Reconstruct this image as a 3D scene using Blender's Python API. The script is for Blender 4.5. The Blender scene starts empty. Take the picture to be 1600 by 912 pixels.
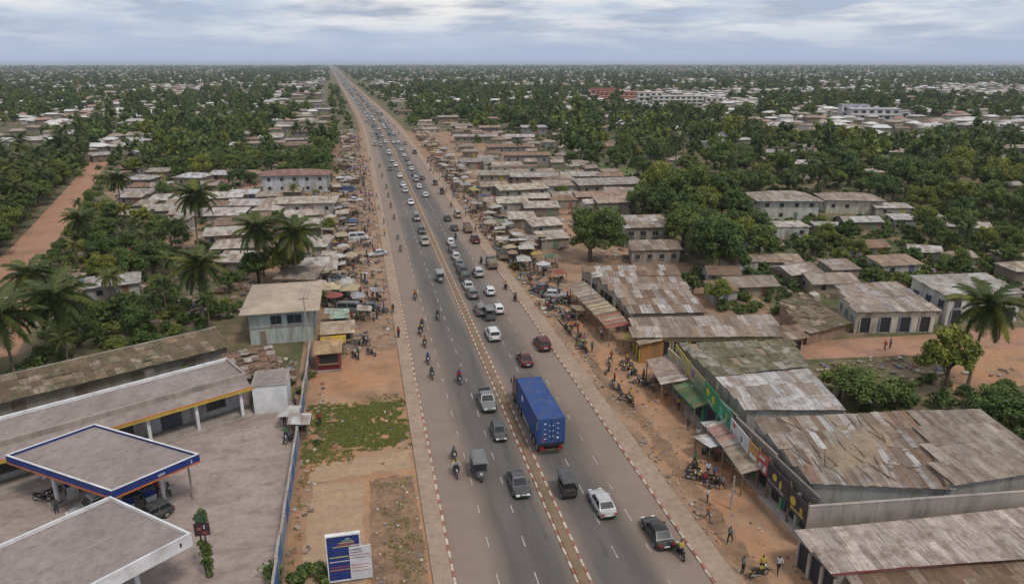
import bpy, bmesh, math, random
import numpy as np
from mathutils import Vector, Matrix
random.seed(7); rng = np.random.default_rng(11)
R = math.radians
scene = bpy.context.scene
COL = scene.collection

# ------------------------------------------------------------------ camera, sky, sun, exposure
cam_data = bpy.data.cameras.new('camera'); cam = bpy.data.objects.new('camera', cam_data)
COL.objects.link(cam)
cam.location = (0, 0, 38); cam.rotation_euler = (math.pi/2 - math.atan(358/1100), 0, -math.atan(247/1100/1.0517))
cam_data.sensor_width = 36; cam_data.lens = 24.75; cam_data.clip_start = .5; cam_data.clip_end = 40000
scene.camera = cam
SUN_EL, SUN_AZ = R(58), R(150)          # azimuth clockwise from +Y
world = bpy.data.worlds.new('World'); scene.world = world; world.use_nodes = True
wn = world.node_tree; wn.nodes.clear()
def wnode(t, **k):
    n = wn.nodes.new(t)
    for a, b in k.items(): setattr(n, a, b)
    return n
def build_sky():
    L = wn.links.new
    out = wnode('ShaderNodeOutputWorld'); bg = wnode('ShaderNodeBackground'); bg.inputs[1].default_value = .085
    sky = wnode('ShaderNodeTexSky', sky_type='NISHITA', sun_disc=False, sun_elevation=SUN_EL, sun_rotation=SUN_AZ, air_density=1.3, dust_density=1.2, ozone_density=2.0)
    tc = wnode('ShaderNodeTexCoord'); sep = wnode('ShaderNodeSeparateXYZ'); L(tc.outputs['Generated'], sep.inputs[0])
    mz = wnode('ShaderNodeMath', operation='MAXIMUM'); L(sep.outputs[2], mz.inputs[0]); mz.inputs[1].default_value = 0
    # low stratocumulus seen edge-on: heaps several times wider than tall
    cmb = wnode('ShaderNodeVectorMath', operation='MULTIPLY'); L(tc.outputs['Generated'], cmb.inputs[0]); cmb.inputs[1].default_value = (5.2, 5.2, 34)
    n1 = wnode('ShaderNodeTexNoise'); n1.inputs['Scale'].default_value = .8; n1.inputs['Detail'].default_value = 9; n1.inputs['Roughness'].default_value = .5; n1.inputs['Distortion'].default_value = .25
    L(cmb.outputs[0], n1.inputs['Vector'])
    n2 = wnode('ShaderNodeTexNoise'); n2.inputs['Scale'].default_value = 1.5; n2.inputs['Detail'].default_value = 7; n2.inputs['Roughness'].default_value = .55
    ad = wnode('ShaderNodeVectorMath', operation='ADD'); L(cmb.outputs[0], ad.inputs[0]); ad.inputs[1].default_value = (13.1, 4.7, 2.2)
    L(ad.outputs[0], n2.inputs['Vector'])
    cov = wnode('ShaderNodeValToRGB'); cov.color_ramp.elements[0].position = .33; cov.color_ramp.elements[1].position = .56
    L(n1.outputs[0], cov.inputs[0])
    tone = wnode('ShaderNodeValToRGB')
    tone.color_ramp.elements[0].position = .40; tone.color_ramp.elements[0].color = (3.9, 4.4, 5.4, 1)
    tone.color_ramp.elements[1].position = .58; tone.color_ramp.elements[1].color = (7.9, 7.85, 7.8, 1)
    L(n2.outputs[0], tone.inputs[0])
    veil = wnode('ShaderNodeMixRGB'); veil.inputs[0].default_value = .8; L(sky.outputs[0], veil.inputs[1]); veil.inputs[2].default_value = (4.0, 5.0, 7.1, 1)
    # cloud base fades into the pale blue band along the horizon
    hz = wnode('ShaderNodeMapRange'); L(mz.outputs[0], hz.inputs[0]); hz.inputs[1].default_value = .010; hz.inputs[2].default_value = .065
    hz.inputs[3].default_value = .05; hz.inputs[4].default_value = 1.0
    # the deck closes overhead, as on any overcast day
    up_ = wnode('ShaderNodeMapRange'); L(mz.outputs[0], up_.inputs[0]); up_.inputs[1].default_value = .06; up_.inputs[2].default_value = .30; up_.inputs[3].default_value = 0; up_.inputs[4].default_value = .95
    full = wnode('ShaderNodeMath', operation='MAXIMUM'); L(cov.outputs[0], full.inputs[0]); L(up_.outputs[0], full.inputs[1])
    cf = wnode('ShaderNodeMath', operation='MULTIPLY'); L(full.outputs[0], cf.inputs[0]); L(hz.outputs[0], cf.inputs[1])
    mx = wnode('ShaderNodeMixRGB'); L(cf.outputs[0], mx.inputs[0]); L(veil.outputs[0], mx.inputs[1]); L(tone.outputs[0], mx.inputs[2])
    L(mx.outputs[0], bg.inputs[0]); L(bg.outputs[0], out.inputs[0])
build_sky()
sun_d = bpy.data.lights.new('sun', 'SUN'); sun_d.energy = 1.5; sun_d.angle = R(11); sun_d.color = (1, .93, .83)
sun = bpy.data.objects.new('sun', sun_d); COL.objects.link(sun)
sd = Vector((math.sin(SUN_AZ)*math.cos(SUN_EL), math.cos(SUN_AZ)*math.cos(SUN_EL), math.sin(SUN_EL)))
sun.rotation_euler = sd.to_track_quat('Z', 'Y').to_euler()
vs = scene.view_settings; vs.view_transform = 'Standard'; vs.look = 'None'; vs.exposure = 0.36; vs.gamma = 1.0; vs.use_curve_mapping = False
cy = scene.cycles
cy.max_bounces = 5; cy.diffuse_bounces = 2; cy.glossy_bounces = 2; cy.transmission_bounces = 2; cy.volume_bounces = 0; cy.transparent_max_bounces = 4
cy.use_denoising = True; cy.caustics_reflective = False; cy.caustics_refractive = False

# ------------------------------------------------------------------ mesh helpers
class MB:
    def __init__(s): s.v = []; s.f = []; s.m = []
    def add(s, vs, fs, m=0):
        b = len(s.v); s.v += [tuple(p) for p in vs]
        for f in fs: s.f.append(tuple(b+i for i in f)); s.m.append(m)
        return s
    def box(s, x0, x1, y0, y1, z0, z1, m=0):
        return s.add([(x0,y0,z0),(x1,y0,z0),(x1,y1,z0),(x0,y1,z0),(x0,y0,z1),(x1,y0,z1),(x1,y1,z1),(x0,y1,z1)],
                     [(0,3,2,1),(4,5,6,7),(0,1,5,4),(1,2,6,5),(2,3,7,6),(3,0,4,7)], m)
    def rbox(s, c, size, rz=0, m=0, tilt=0):
        M = Matrix.Translation(c) @ Matrix.Rotation(rz, 4, 'Z') @ Matrix.Rotation(tilt, 4, 'X')
        h = [q/2 for q in size]; b = MB().box(-h[0], h[0], -h[1], h[1], -h[2], h[2])
        return s.add([M @ Vector(p) for p in b.v], b.f, m)
    def tube(s, p0, p1, r0, r1=None, n=6, m=0, cap=True):
        r1 = r0 if r1 is None else r1
        p0, p1 = Vector(p0), Vector(p1); d = (p1-p0)
        q = d.to_track_quat('Z', 'Y'); ring = []
        for p, r in ((p0, r0), (p1, r1)):
            for i in range(n):
                a = 2*math.pi*i/n; ring.append(p + q @ Vector((r*math.cos(a), r*math.sin(a), 0)))
        fs = [(i, (i+1) % n, n+(i+1) % n, n+i) for i in range(n)]
        if cap: fs += [tuple(range(n))[::-1], tuple(range(n, 2*n))]
        return s.add(ring, fs, m)
    def loft(s, rings, m=0, cap=True):
        n = len(rings[0]); vs = [p for r in rings for p in r]; fs = []
        for k in range(len(rings)-1):
            for i in range(n): fs.append((k*n+i, k*n+(i+1) % n, (k+1)*n+(i+1) % n, (k+1)*n+i))
        if cap: fs += [tuple(range(n))[::-1], tuple(range((len(rings)-1)*n, len(rings)*n))]
        return s.add(vs, fs, m)
    def prism(s, pts, z0, z1, m=0):
        n = len(pts); vs = [(p[0], p[1], z0) for p in pts]+[(p[0], p[1], z1) for p in pts]
        return s.add(vs, [tuple(range(n))[::-1], tuple(range(n, 2*n))]+[(i, (i+1) % n, n+(i+1) % n, n+i) for i in range(n)], m)
    def join(s, o, M=None, m=None):
        b = len(s.v); s.v += [tuple(M @ Vector(p)) if M else p for p in o.v]
        for f, k in zip(o.f, o.m): s.f.append(tuple(b+i for i in f)); s.m.append(k if m is None else m)
        return s
    def mesh(s, name, mats, smooth=None):
        me = bpy.data.meshes.new(name); me.from_pydata(s.v, [], s.f)
        for q in (mats if isinstance(mats, (list, tuple)) else [mats]): me.materials.append(q)
        me.polygons.foreach_set('material_index', np.array(s.m, dtype=np.int32))
        if smooth:
            me.polygons.foreach_set('use_smooth', np.ones(len(s.f), dtype=bool)); me.set_sharp_from_angle(angle=R(smooth))
        me.update(); return me
    def build(s, name, mats, parent=None, loc=(0,0,0), rz=0, color=None, smooth=None):
        return place(name, s.mesh(name, mats, smooth), parent, loc, rz, color)
def place(name, me, parent=None, loc=(0,0,0), rz=0, color=None, scale=None, rot=None):
    o = bpy.data.objects.new(name, me); COL.objects.link(o)
    o.location = loc; o.rotation_euler = rot if rot else (0, 0, rz)
    if scale: o.scale = scale if isinstance(scale, (tuple, list)) else (scale,)*3
    if color: o.color = (*color, 1)
    if parent: o.parent = parent
    return o
def tag(o, label=None, cat=None, group=None, kind=None):
    if label: o['label'] = label
    if cat: o['category'] = cat
    if group: o['group'] = group
    if kind: o['kind'] = kind
    return o
def thing(name, label, cat, loc=(0,0,0), rz=0, group=None):
    return tag(place(name, None, None, loc, rz), label, cat, group)
# labels that are worked out at the end from what stands around: (object, description, category word, x, y)
AUTO = []
LANDMARKS = []
def landmark(phrase, x, y): LANDMARKS.append((phrase, x, y))
def auto(o, desc, word, x, y): AUTO.append((o, desc, word, x, y)); return o
def shift(Y):
    """sideways drift of the highway's centre line at distance Y: straight, then a slow bend"""
    Y = np.asarray(Y, dtype=float)
    return np.where(Y < 300, 0, np.where(Y < 600, -.033*(Y-300)**2/600, -.033*(Y-450)))
def sh(Y): return float(shift(Y))

# ------------------------------------------------------------------ materials
def material(name): 
    m = bpy.data.materials.new(name); m.use_nodes = True; nt = m.node_tree
    return m, nt, nt.nodes['Principled BSDF']
def nnode(nt, t, **k):
    n = nt.nodes.new(t)
    for a, b in k.items(): setattr(n, a, b)
    return n
def noise(nt, scale, detail=4, rough=.55, vec=None, stretch=None):
    n = nnode(nt, 'ShaderNodeTexNoise'); n.inputs['Scale'].default_value = scale; n.inputs['Detail'].default_value = detail; n.inputs['Roughness'].default_value = rough
    if vec is None: vec = nnode(nt, 'ShaderNodeNewGeometry').outputs['Position']
    if stretch:
        v = nnode(nt, 'ShaderNodeVectorMath', operation='MULTIPLY'); nt.links.new(vec, v.inputs[0]); v.inputs[1].default_value = stretch; vec = v.outputs[0]
    nt.links.new(vec, n.inputs['Vector']); return n.outputs[0]
def ramp(nt, fac, stops):
    r = nnode(nt, 'ShaderNodeValToRGB'); e = r.color_ramp.elements
    while len(e) < len(stops): e.new(.5)
    for k, (p, c) in enumerate(stops): e[k].position = p; e[k].color = (c, c, c, 1) if not isinstance(c, tuple) else (*c, 1)
    nt.links.new(fac, r.inputs[0]); return r.outputs[0]
def mix(nt, fac, a, b, mode='MIX'):
    n = nnode(nt, 'ShaderNodeMixRGB', blend_type=mode)
    for i, q in enumerate((fac, a, b)):
        if hasattr(q, 'is_output'): nt.links.new(q, n.inputs[i])
        else: n.inputs[i].default_value = q if i == 0 else (*q, 1)
    return n.outputs[0]
def bump(nt, b, h, strength=.4, dist=.05):
    n = nnode(nt, 'ShaderNodeBump'); n.inputs['Strength'].default_value = strength; n.inputs['Distance'].default_value = dist
    nt.links.new(h, n.inputs['Height']); nt.links.new(n.outputs[0], b.inputs['Normal'])
def surf(name, col=None, col2=None, scale=1.0, rough=.8, dirt=None, dirt_amt=.5, dirt_scale=.6, metal=0, spec=.3, bmp=0, grime=None, obj_rand=.0, stretch=None, fine=0, streak=False):
    """colour from the object when col is None, mottled towards col2, with stains of colour dirt"""
    m, nt, b = material(name)
    if col is None: base = nnode(nt, 'ShaderNodeObjectInfo').outputs['Color']
    else:
        rgb = nnode(nt, 'ShaderNodeRGB'); rgb.outputs[0].default_value = (*col, 1); base = rgb.outputs[0]
    n1 = noise(nt, scale, 6, .6, stretch=stretch)
    if col2 is not None: base = mix(nt, ramp(nt, n1, [(.38, 0.), (.62, 1.)]), base, col2)
    else:
        base = mix(nt, 1.0, base, ramp(nt, n1, [(.25, .74), (.75, 1.16)]), 'MULTIPLY')
    if dirt is not None:
        d = ramp(nt, noise(nt, dirt_scale, 7, .68, stretch=stretch), [(.47, 0.), (.66, 1.)])
        mm = nnode(nt, 'ShaderNodeMath', operation='MULTIPLY'); nt.links.new(d, mm.inputs[0]); mm.inputs[1].default_value = dirt_amt
        base = mix(nt, mm.outputs[0], base, dirt)
    if fine: base = mix(nt, 1.0, base, ramp(nt, noise(nt, fine, 8, .72), [(.25, .66), (.5, .98), (.75, 1.2)]), 'MULTIPLY')
    if streak:                                   # rain and rust run down each sheet along its ribs
        tc = nnode(nt, 'ShaderNodeTexCoord'); oi = nnode(nt, 'ShaderNodeObjectInfo'); ad = nnode(nt, 'ShaderNodeVectorMath', operation='ADD'); mu = nnode(nt, 'ShaderNodeVectorMath', operation='SCALE')
        mu.inputs[0].default_value = (37., 91., 53.); nt.links.new(oi.outputs['Random'], mu.inputs['Scale']); nt.links.new(tc.outputs['Object'], ad.inputs[0]); nt.links.new(mu.outputs[0], ad.inputs[1])
        st = noise(nt, 1.0, 6, .65, ad.outputs[0], (7., .9, 1.))
        base = mix(nt, ramp(nt, st, [(.50, 0.), (.66, .75)]), base, (.12,.08,.055)); base = mix(nt, ramp(nt, st, [(.30, .45), (.40, 0.)]), base, (.44,.40,.36))
    if obj_rand:
        oi = nnode(nt, 'ShaderNodeObjectInfo'); mr = nnode(nt, 'ShaderNodeMapRange'); nt.links.new(oi.outputs['Random'], mr.inputs[0])
        mr.inputs[3].default_value = 1-obj_rand; mr.inputs[4].default_value = 1+obj_rand
        base = mix(nt, 1.0, base, mr.outputs[0], 'MULTIPLY')
    nt.links.new(base, b.inputs['Base Color'])
    b.inputs['Roughness'].default_value = rough; b.inputs['Metallic'].default_value = metal; b.inputs['Specular IOR Level'].default_value = spec
    if bmp: bump(nt, b, noise(nt, scale*6, 5), bmp)
    return m
M = {}
M['wall'] = surf('plaster', None, scale=.8, dirt=(.13,.10,.075), dirt_amt=.65, dirt_scale=.6, rough=.9, stretch=(1.4,1.4,.3))
def patchwork(m, cell=(1.15, .45, 1.0)):
    """sheet by sheet differences in age: weathered tones over a roof too far off to count its sheets"""
    nt = m.node_tree; b = nt.nodes['Principled BSDF']; src = b.inputs['Base Color'].links[0].from_socket
    tc = nnode(nt, 'ShaderNodeNewGeometry'); v = nnode(nt, 'ShaderNodeVectorMath', operation='MULTIPLY'); nt.links.new(tc.outputs['Position'], v.inputs[0]); v.inputs[1].default_value = cell
    vo = nnode(nt, 'ShaderNodeTexVoronoi', distance='CHEBYCHEV'); vo.inputs['Scale'].default_value = 1.0; vo.inputs['Randomness'].default_value = .55; nt.links.new(v.outputs[0], vo.inputs['Vector'])
    sp = nnode(nt, 'ShaderNodeSeparateColor'); nt.links.new(vo.outputs['Color'], sp.inputs[0])
    c = mix(nt, 1.0, src, ramp(nt, sp.outputs[0], [(0., .76), (.5, .97), (1., 1.17)]), 'MULTIPLY')
    c = mix(nt, ramp(nt, sp.outputs[1], [(.74, 0.), (.80, .55)]), c, (.19,.125,.085))
    nt.links.new(c, b.inputs['Base Color']); return m
M['tin'] = surf('tin_sheet', None, scale=1.4, dirt=(.17,.115,.08), dirt_amt=.75, dirt_scale=.55, rough=.75, spec=.12, obj_rand=.22)
patchwork(M['tin'])
M['sheet'] = surf('roofing_sheet', None, scale=2.2, dirt=(.15,.09,.055), dirt_amt=.7, dirt_scale=.9, rough=.7, spec=.15, obj_rand=.16, streak=True)
M['moss'] = surf('mossy_sheet', None, col2=(.115,.105,.05), scale=.7, dirt=(.06,.05,.04), dirt_amt=.75, dirt_scale=1.4, rough=.9, obj_rand=.16, streak=True)
M['slab'] = surf('roof_felt', fine=1.6, col=(.27,.228,.212), scale=.35, dirt=(.19,.158,.145), dirt_amt=.5, dirt_scale=1.1, rough=.9, stretch=(1,.5,1), bmp=.2)
M['plaintin'] = surf('plain_tan_roof', None, scale=.5, dirt=(.30,.24,.19), dirt_amt=.5, dirt_scale=.3, rough=.8, spec=.1)
M['white'] = surf('white_paint', (.66,.67,.69), scale=.7, dirt=(.3,.27,.24), dirt_amt=.35, dirt_scale=.9, rough=.6)
M['conc'] = surf('concrete', (.34,.295,.265), scale=.5, dirt=(.12,.11,.10), dirt_amt=.6, dirt_scale=.55, rough=.9, stretch=(1,1,.4), bmp=.15)
M['paint'] = surf('car_paint', None, scale=3, rough=.28, spec=.5, dirt=(.22,.17,.13), dirt_amt=.3, dirt_scale=1.3)
M['obj'] = surf('coloured_paint', None, scale=1.5, rough=.65, dirt=(.2,.17,.14), dirt_amt=.22, dirt_scale=1.0)
M['cloth'] = surf('cloth', None, scale=2.0, rough=.95, dirt=(.2,.15,.11), dirt_amt=.4, dirt_scale=.8)
M['glass'] = surf('tinted_glass', (.02,.024,.028), scale=2, rough=.08, spec=.6)
M['pane'] = surf('window_pane', (.035,.04,.045), scale=.8, rough=.25, spec=.5)
M['dark'] = surf('dark_metal', (.03,.03,.032), scale=2, rough=.6)
M['rubber'] = surf('rubber', (.02,.02,.02), scale=4, rough=.85, dirt=(.16,.12,.09), dirt_amt=.5, dirt_scale=2)
M['metal'] = surf('grey_metal', (.38,.38,.38), scale=2, rough=.4, metal=.5)
M['wood'] = surf('weathered_wood', (.22,.165,.115), scale=3, rough=.9, dirt=(.09,.065,.045), dirt_amt=.6, obj_rand=.3)
M['bark'] = surf('bark', (.13,.10,.075), scale=5, rough=.95, dirt=(.05,.04,.03), dirt_amt=.6, stretch=(1,1,.3))
M['palmbark'] = surf('palm_bark', (.20,.165,.13), scale=4, rough=.95, dirt=(.08,.065,.05), dirt_amt=.6, stretch=(.5,.5,2))
M['redlamp'] = surf('red_lens', (.35,.02,.015), scale=3, rough=.25)
M['lamp'] = surf('clear_lens', (.75,.75,.72), scale=3, rough=.2)
M['skin'] = surf('skin', (.075,.042,.028), scale=4, rough=.6)
M['hair'] = surf('hair', (.012,.010,.010), scale=6, rough=.9)
M['trouser'] = surf('trousers', (.035,.04,.06), scale=3, rough=.95, obj_rand=.6)
M['red'] = surf('red_paint', (.40,.07,.05), scale=1, rough=.7, dirt=(.24,.17,.12), dirt_amt=.6, dirt_scale=1.6)
M['kwhite'] = surf('kerb_white', (.50,.43,.36), scale=2, rough=.8, dirt=(.27,.2,.15), dirt_amt=.75, dirt_scale=1.3)
M['kred'] = surf('kerb_red', (.30,.115,.075), scale=2, rough=.8, dirt=(.27,.2,.15), dirt_amt=.8, dirt_scale=1.1)
M['line'] = surf('road_paint', (.42,.39,.35), scale=3, rough=.8, dirt=(.17,.145,.125), dirt_amt=1., dirt_scale=1.2)
M['pave'] = surf('pavement_dust', fine=1.6, col=(.33,.245,.185), col2=(.29,.215,.16), scale=.35, rough=.95, dirt=(.23,.17,.13), dirt_amt=.5, dirt_scale=.25, bmp=.1)
M['dirt'] = surf('orange_dirt', fine=1.6, col=(.38,.19,.095), col2=(.34,.215,.135), scale=.12, rough=1, dirt=(.19,.12,.08), dirt_amt=.8, dirt_scale=.2, bmp=.35)
M['sand'] = surf('sandy_ground', fine=1.6, col=(.33,.215,.14), col2=(.27,.17,.11), scale=.10, rough=1, dirt=(.17,.115,.08), dirt_amt=.85, dirt_scale=.2, bmp=.35)
M['apron'] = surf('dusty_concrete', fine=1.6, col=(.345,.28,.255), col2=(.30,.24,.215), scale=.13, rough=.95, dirt=(.20,.155,.13), dirt_amt=.75, dirt_scale=.3, stretch=(1,2.2,1), bmp=.15)
M['redroad'] = surf('laterite', fine=1.6, col=(.37,.20,.125), col2=(.34,.20,.135), scale=.2, rough=1, dirt=(.19,.12,.085), dirt_amt=.6, dirt_scale=.14, bmp=.3)
M['land'] = surf('scrubby_land', fine=.7, col=(.07,.085,.032), col2=(.20,.14,.09), scale=.08, rough=1, dirt=(.055,.07,.026), dirt_amt=.75, dirt_scale=.2, bmp=.4)
M['blue'] = surf('blue_paint', (.018,.04,.19), scale=1.1, rough=.45, dirt=(.05,.06,.12), dirt_amt=.35, dirt_scale=1.5)
M['cblue'] = surf('container_blue', (.026,.07,.225), scale=.9, rough=.6, dirt=(.12,.10,.095), dirt_amt=.6, dirt_scale=1.0, stretch=(1,1,.5))
M['orange'] = surf('orange_band', (.50,.15,.035), scale=1, rough=.6)
M['yellow'] = surf('yellow_paint', (.50,.36,.05), scale=1, rough=.7, dirt=(.2,.15,.1), dirt_amt=.5)
M['green'] = surf('green_paint', (.03,.15,.06), scale=1, rough=.7, dirt=(.12,.11,.08), dirt_amt=.5)
def leafmat(name, dark, light, warm):
    m, nt, b = material(name)
    at = nnode(nt, 'ShaderNodeAttribute', attribute_name='tone'); oi = nnode(nt, 'ShaderNodeObjectInfo')
    c = mix(nt, at.outputs['Fac'], dark, light)
    rr = nnode(nt, 'ShaderNodeMapRange'); nt.links.new(oi.outputs['Random'], rr.inputs[0]); rr.inputs[3].default_value = .0; rr.inputs[4].default_value = .4
    c = mix(nt, rr.outputs[0], c, warm)
    sh_ = nnode(nt, 'ShaderNodeMath', operation='MULTIPLY'); nt.links.new(oi.outputs['Random'], sh_.inputs[0]); sh_.inputs[1].default_value = 7.31
    fr = nnode(nt, 'ShaderNodeMath', operation='FRACT'); nt.links.new(sh_.outputs[0], fr.inputs[0])
    c = mix(nt, 1.0, c, ramp(nt, fr.outputs[0], [(0., (.62,.74,.70)), (.35, (.85,.95,.9)), (.7, (1.05,1.05,.95)), (.9, (1.4,1.28,.95)), (1., (1.85,1.5,.9))]), 'MULTIPLY')
    nt.links.new(c, b.inputs['Base Color']); b.inputs['Roughness'].default_value = .55; b.inputs['Specular IOR Level'].default_value = .25
    tr = nnode(nt, 'ShaderNodeBsdfTranslucent'); nt.links.new(c, tr.inputs[0])
    ms = nnode(nt, 'ShaderNodeMixShader'); ms.inputs[0].default_value = .22
    nt.links.new(b.outputs[0], ms.inputs[1]); nt.links.new(tr.outputs[0], ms.inputs[2]); nt.links.new(ms.outputs[0], nt.nodes['Material Output'].inputs[0])
    return m
M['leaf'] = leafmat('leaf', (.034,.058,.016), (.175,.225,.058), (.115,.14,.038))
M['frond'] = leafmat('palm_leaf', (.040,.058,.018), (.14,.165,.05), (.10,.11,.038))
M['grass'] = leafmat('grass_blade', (.11,.14,.04), (.24,.26,.09), (.19,.19,.08))
def road_material():
    m, nt, b = material('asphalt')
    uv = nnode(nt, 'ShaderNodeUVMap'); sp = nnode(nt, 'ShaderNodeSeparateXYZ'); nt.links.new(uv.outputs[0], sp.inputs[0])
    w = noise(nt, .22, 5, .6, stretch=(1, .18, 1)); ws = nnode(nt, 'ShaderNodeMath', operation='MULTIPLY_ADD'); nt.links.new(w, ws.inputs[0]); ws.inputs[1].default_value = .30; ws.inputs[2].default_value = -.15
    sm = nnode(nt, 'ShaderNodeMath', operation='ADD'); nt.links.new(sp.outputs[0], sm.inputs[0]); nt.links.new(ws.outputs[0], sm.inputs[1])
    asp = mix(nt, ramp(nt, noise(nt, .5, 6, .65, stretch=(1.6, .12, 1)), [(.3, 0.), (.7, 1.)]), (.083,.074,.070), (.125,.113,.106))
    asp = mix(nt, ramp(nt, noise(nt, .9, 4, .6, stretch=(1.3, .35, 1)), [(.62, 0.), (.66, .5)]), asp, (.062,.056,.053))
    asp = mix(nt, ramp(nt, noise(nt, .06, 3, .5, stretch=(1.2, .5, 1)), [(.5, 0.), (.62, .55)]), asp, (.155,.132,.115))
    dust = mix(nt, ramp(nt, noise(nt, .3, 6, .6), [(.3, 0.), (.7, 1.)]), (.207,.158,.127), (.242,.186,.150))
    # dust lies along the outer edge (u=0) and a little beside the median (u=1)
    fac = ramp(nt, sm.outputs[0], [(.0, 1.), (.30, .92), (.50, .10), (.88, .0), (.97, .55), (1., .8)])
    nt.links.new(mix(nt, fac, asp, dust), b.inputs['Base Color']); b.inputs['Roughness'].default_value = .85; b.inputs['Specular IOR Level'].default_value = .3
    bump(nt, b, noise(nt, 8, 3), .12, .02)
    return m
M['road'] = road_material()
def attrmat(name):
    m, nt, b = material(name); at = nnode(nt, 'ShaderNodeAttribute', attribute_name='tint')
    c = mix(nt, 1.0, at.outputs['Color'], ramp(nt, noise(nt, .7, 5), [(.3, .72), (.7, 1.12)]), 'MULTIPLY')
    nt.links.new(c, b.inputs['Base Color']); b.inputs['Roughness'].default_value = .85; return m
M['tint'] = attrmat('weathered_mixed')
def haze_box():
    b = MB().box(-13500, 13500, -800, 13500, -1.6, 46); o = b.build('haze', [])
    m, nt, p = material('haze_air'); nt.nodes.remove(p); v = nnode(nt, 'ShaderNodeVolumePrincipled')
    v.inputs['Color'].default_value = (.80, .88, 1, 1); v.inputs['Density'].default_value = 9.5e-5; v.inputs['Anisotropy'].default_value = .2
    nt.links.new(v.outputs[0], nt.nodes['Material Output'].inputs['Volume']); o.data.materials.append(m)
    tag(o, 'thin bluish haze over the distant town', 'haze', kind='stuff')
# ------------------------------------------------------------------ ground, roads, kerbs
def sheet(name, pts, z, m, kind='structure', parent=None):
    b = MB(); b.add([(p[0], p[1], z) for p in pts], [tuple(range(len(pts)))])
    o = b.build(name, m, parent); 
    if not parent: tag(o, kind=kind)
    return o
def strip_mesh(x0, x1, ys, z, m, name, uv=False, flip=False):
    """a band between offsets x0 and x1 of the highway that follows its bend"""
    b = MB(); n = len(ys)
    vs = [(x0+sh(y), y, z) for y in ys]+[(x1+sh(y), y, z) for y in ys]
    b.add(vs, [(i, n+i, n+i+1, i+1) for i in range(n-1)])
    o = b.build(name, m)
    if uv:
        l = o.data.uv_layers.new(name='UVMap')
        for lp in o.data.loops:
            vi = lp.vertex_index; u = 0. if vi < n else 1.
            l.data[lp.index].uv = (1-u if flip else u, ys[vi % n]*.1)
    return tag(o, kind='structure')
YS = [-60, 0, 30, 60, 100, 150, 200, 250, 300, 340, 380, 420, 460, 500, 550, 600, 800, 1200, 2000, 4000, 8000, 12000]
land = MB().add([(-13000,-600,-.06),(13000,-600,-.06),(13000,13000,-.06),(-13000,13000,-.06)], [(0,1,2,3)]).build('ground', M['land']); tag(land, kind='structure')
RL0, RL1, RR0, RR1 = 5.1, 14.15, 15.35, 24.4
strip_mesh(RL0-.05, RL1+.05, YS, .012, M['road'], 'road', uv=True)
strip_mesh(RR0-.05, RR1+.05, YS, .012, M['road'], 'road', uv=True, flip=True)
YN = [y for y in YS if y <= 420]; YF = [y for y in YS if y >= 420]
strip_mesh(-9.5, 3.5, YN, -.03, M['sand'], 'verge_left'); strip_mesh(26.4, 36, YN, -.03, M['sand'], 'verge_right')
strip_mesh(1.8, 3.5, YF, -.03, M['sand'], 'verge_left'); strip_mesh(26.4, 28.2, YF, -.03, M['sand'], 'verge_right')
b = MB()
for x0, x1, nm in ((3.4, 4.88, 'pavement_left'), (24.62, 26.5, 'pavement_right')):
    n = len(YS); b = MB(); z0, z1 = -.06, .13
    vs = []
    for y in YS: s_ = sh(y); vs += [(x0+s_, y, z0), (x0+s_, y, z1), (x1+s_, y, z1), (x1+s_, y, z0)]
    b.add(vs, [(4*i+k, 4*i+4+k, 4*i+5+k, 4*i+1+k) for i in range(n-1) for k in range(3)])
    tag(b.build(nm, M['pave']), kind='structure')
# median: raised strip of packed earth
b = MB(); n = len(YS); vs = []
for y in YS: s_ = sh(y); vs += [(14.35+s_, y, 0), (14.4+s_, y, .17), (14.75+s_, y, .22), (15.1+s_, y, .17), (15.15+s_, y, 0)]
b.add(vs, [(5*i+k, 5*i+5+k, 5*i+6+k, 5*i+1+k) for i in range(n-1) for k in range(4)])
tag(b.build('median_strip', surf('median_earth', (.215,.155,.10), col2=(.175,.125,.082), scale=.6, rough=1, dirt=(.17,.12,.075), dirt_amt=.6, dirt_scale=.5, bmp=.3)), kind='structure')
# kerbs: red and white blocks, each a stone of its own as far as they can be told apart
def stone_mesh(L, m, seed):
    rr = random.Random(seed); w, h = .11, .14; j = lambda: rr.uniform(-.008, .008)
    ring = lambda y, c: [(-w+c+j(), y, -.04), (-w+c+j(), y, h-.03), (-w+.035+c, y, h+j()), (w-.035-c, y, h+j()), (w-c+j(), y, h-.03), (w-c, y, -.04)]
    return MB().loft([ring(-L/2, .012), ring(-L/2+.03, 0), ring(L/2-.03, 0), ring(L/2, .012)]).mesh('kerb_stone', m)
stones = {c: [stone_mesh(L, M[c], i) for i in range(3)] for c, L in (('kwhite', .86), ('kred', .68))}
def kerb(name, x, y0=36, y_near=104, y_far=1500, rseed=0):
    rr = random.Random(rseed)
    root = tag(place(name, None, None, (x, 0, 0)), kind='structure')
    y = y0; far = MB(); k = 0
    while y < y_far:
        for c, L in (('kwhite', .9), ('kred', .72)):
            if y < y_near:
                o = place('kerb_stone', rr.choice(stones[c]), root, (rr.uniform(-.02, .02), y+L/2, rr.uniform(-.012, .012)), rot=(0, rr.uniform(-.03, .03), rr.uniform(-.02, .02)))
            else:
                s_ = sh(y); h = .15+rr.uniform(-.02, .02)
                far.box(-.11+s_, .11+s_, y+.02, y+L-.02, -.04, h, 0 if c == 'kwhite' else 1)
            y += L
    tag(far.build('distant_kerb_stone_row', [M['kwhite'], M['kred']], root), kind='stuff')
kerb('kerb_left', 5.0, rseed=1); kerb('kerb_right', 24.5, rseed=2)
kerb('kerb_median_left', 14.25, rseed=3, y_near=92); kerb('kerb_median_right', 15.25, rseed=4, y_near=92)
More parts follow.
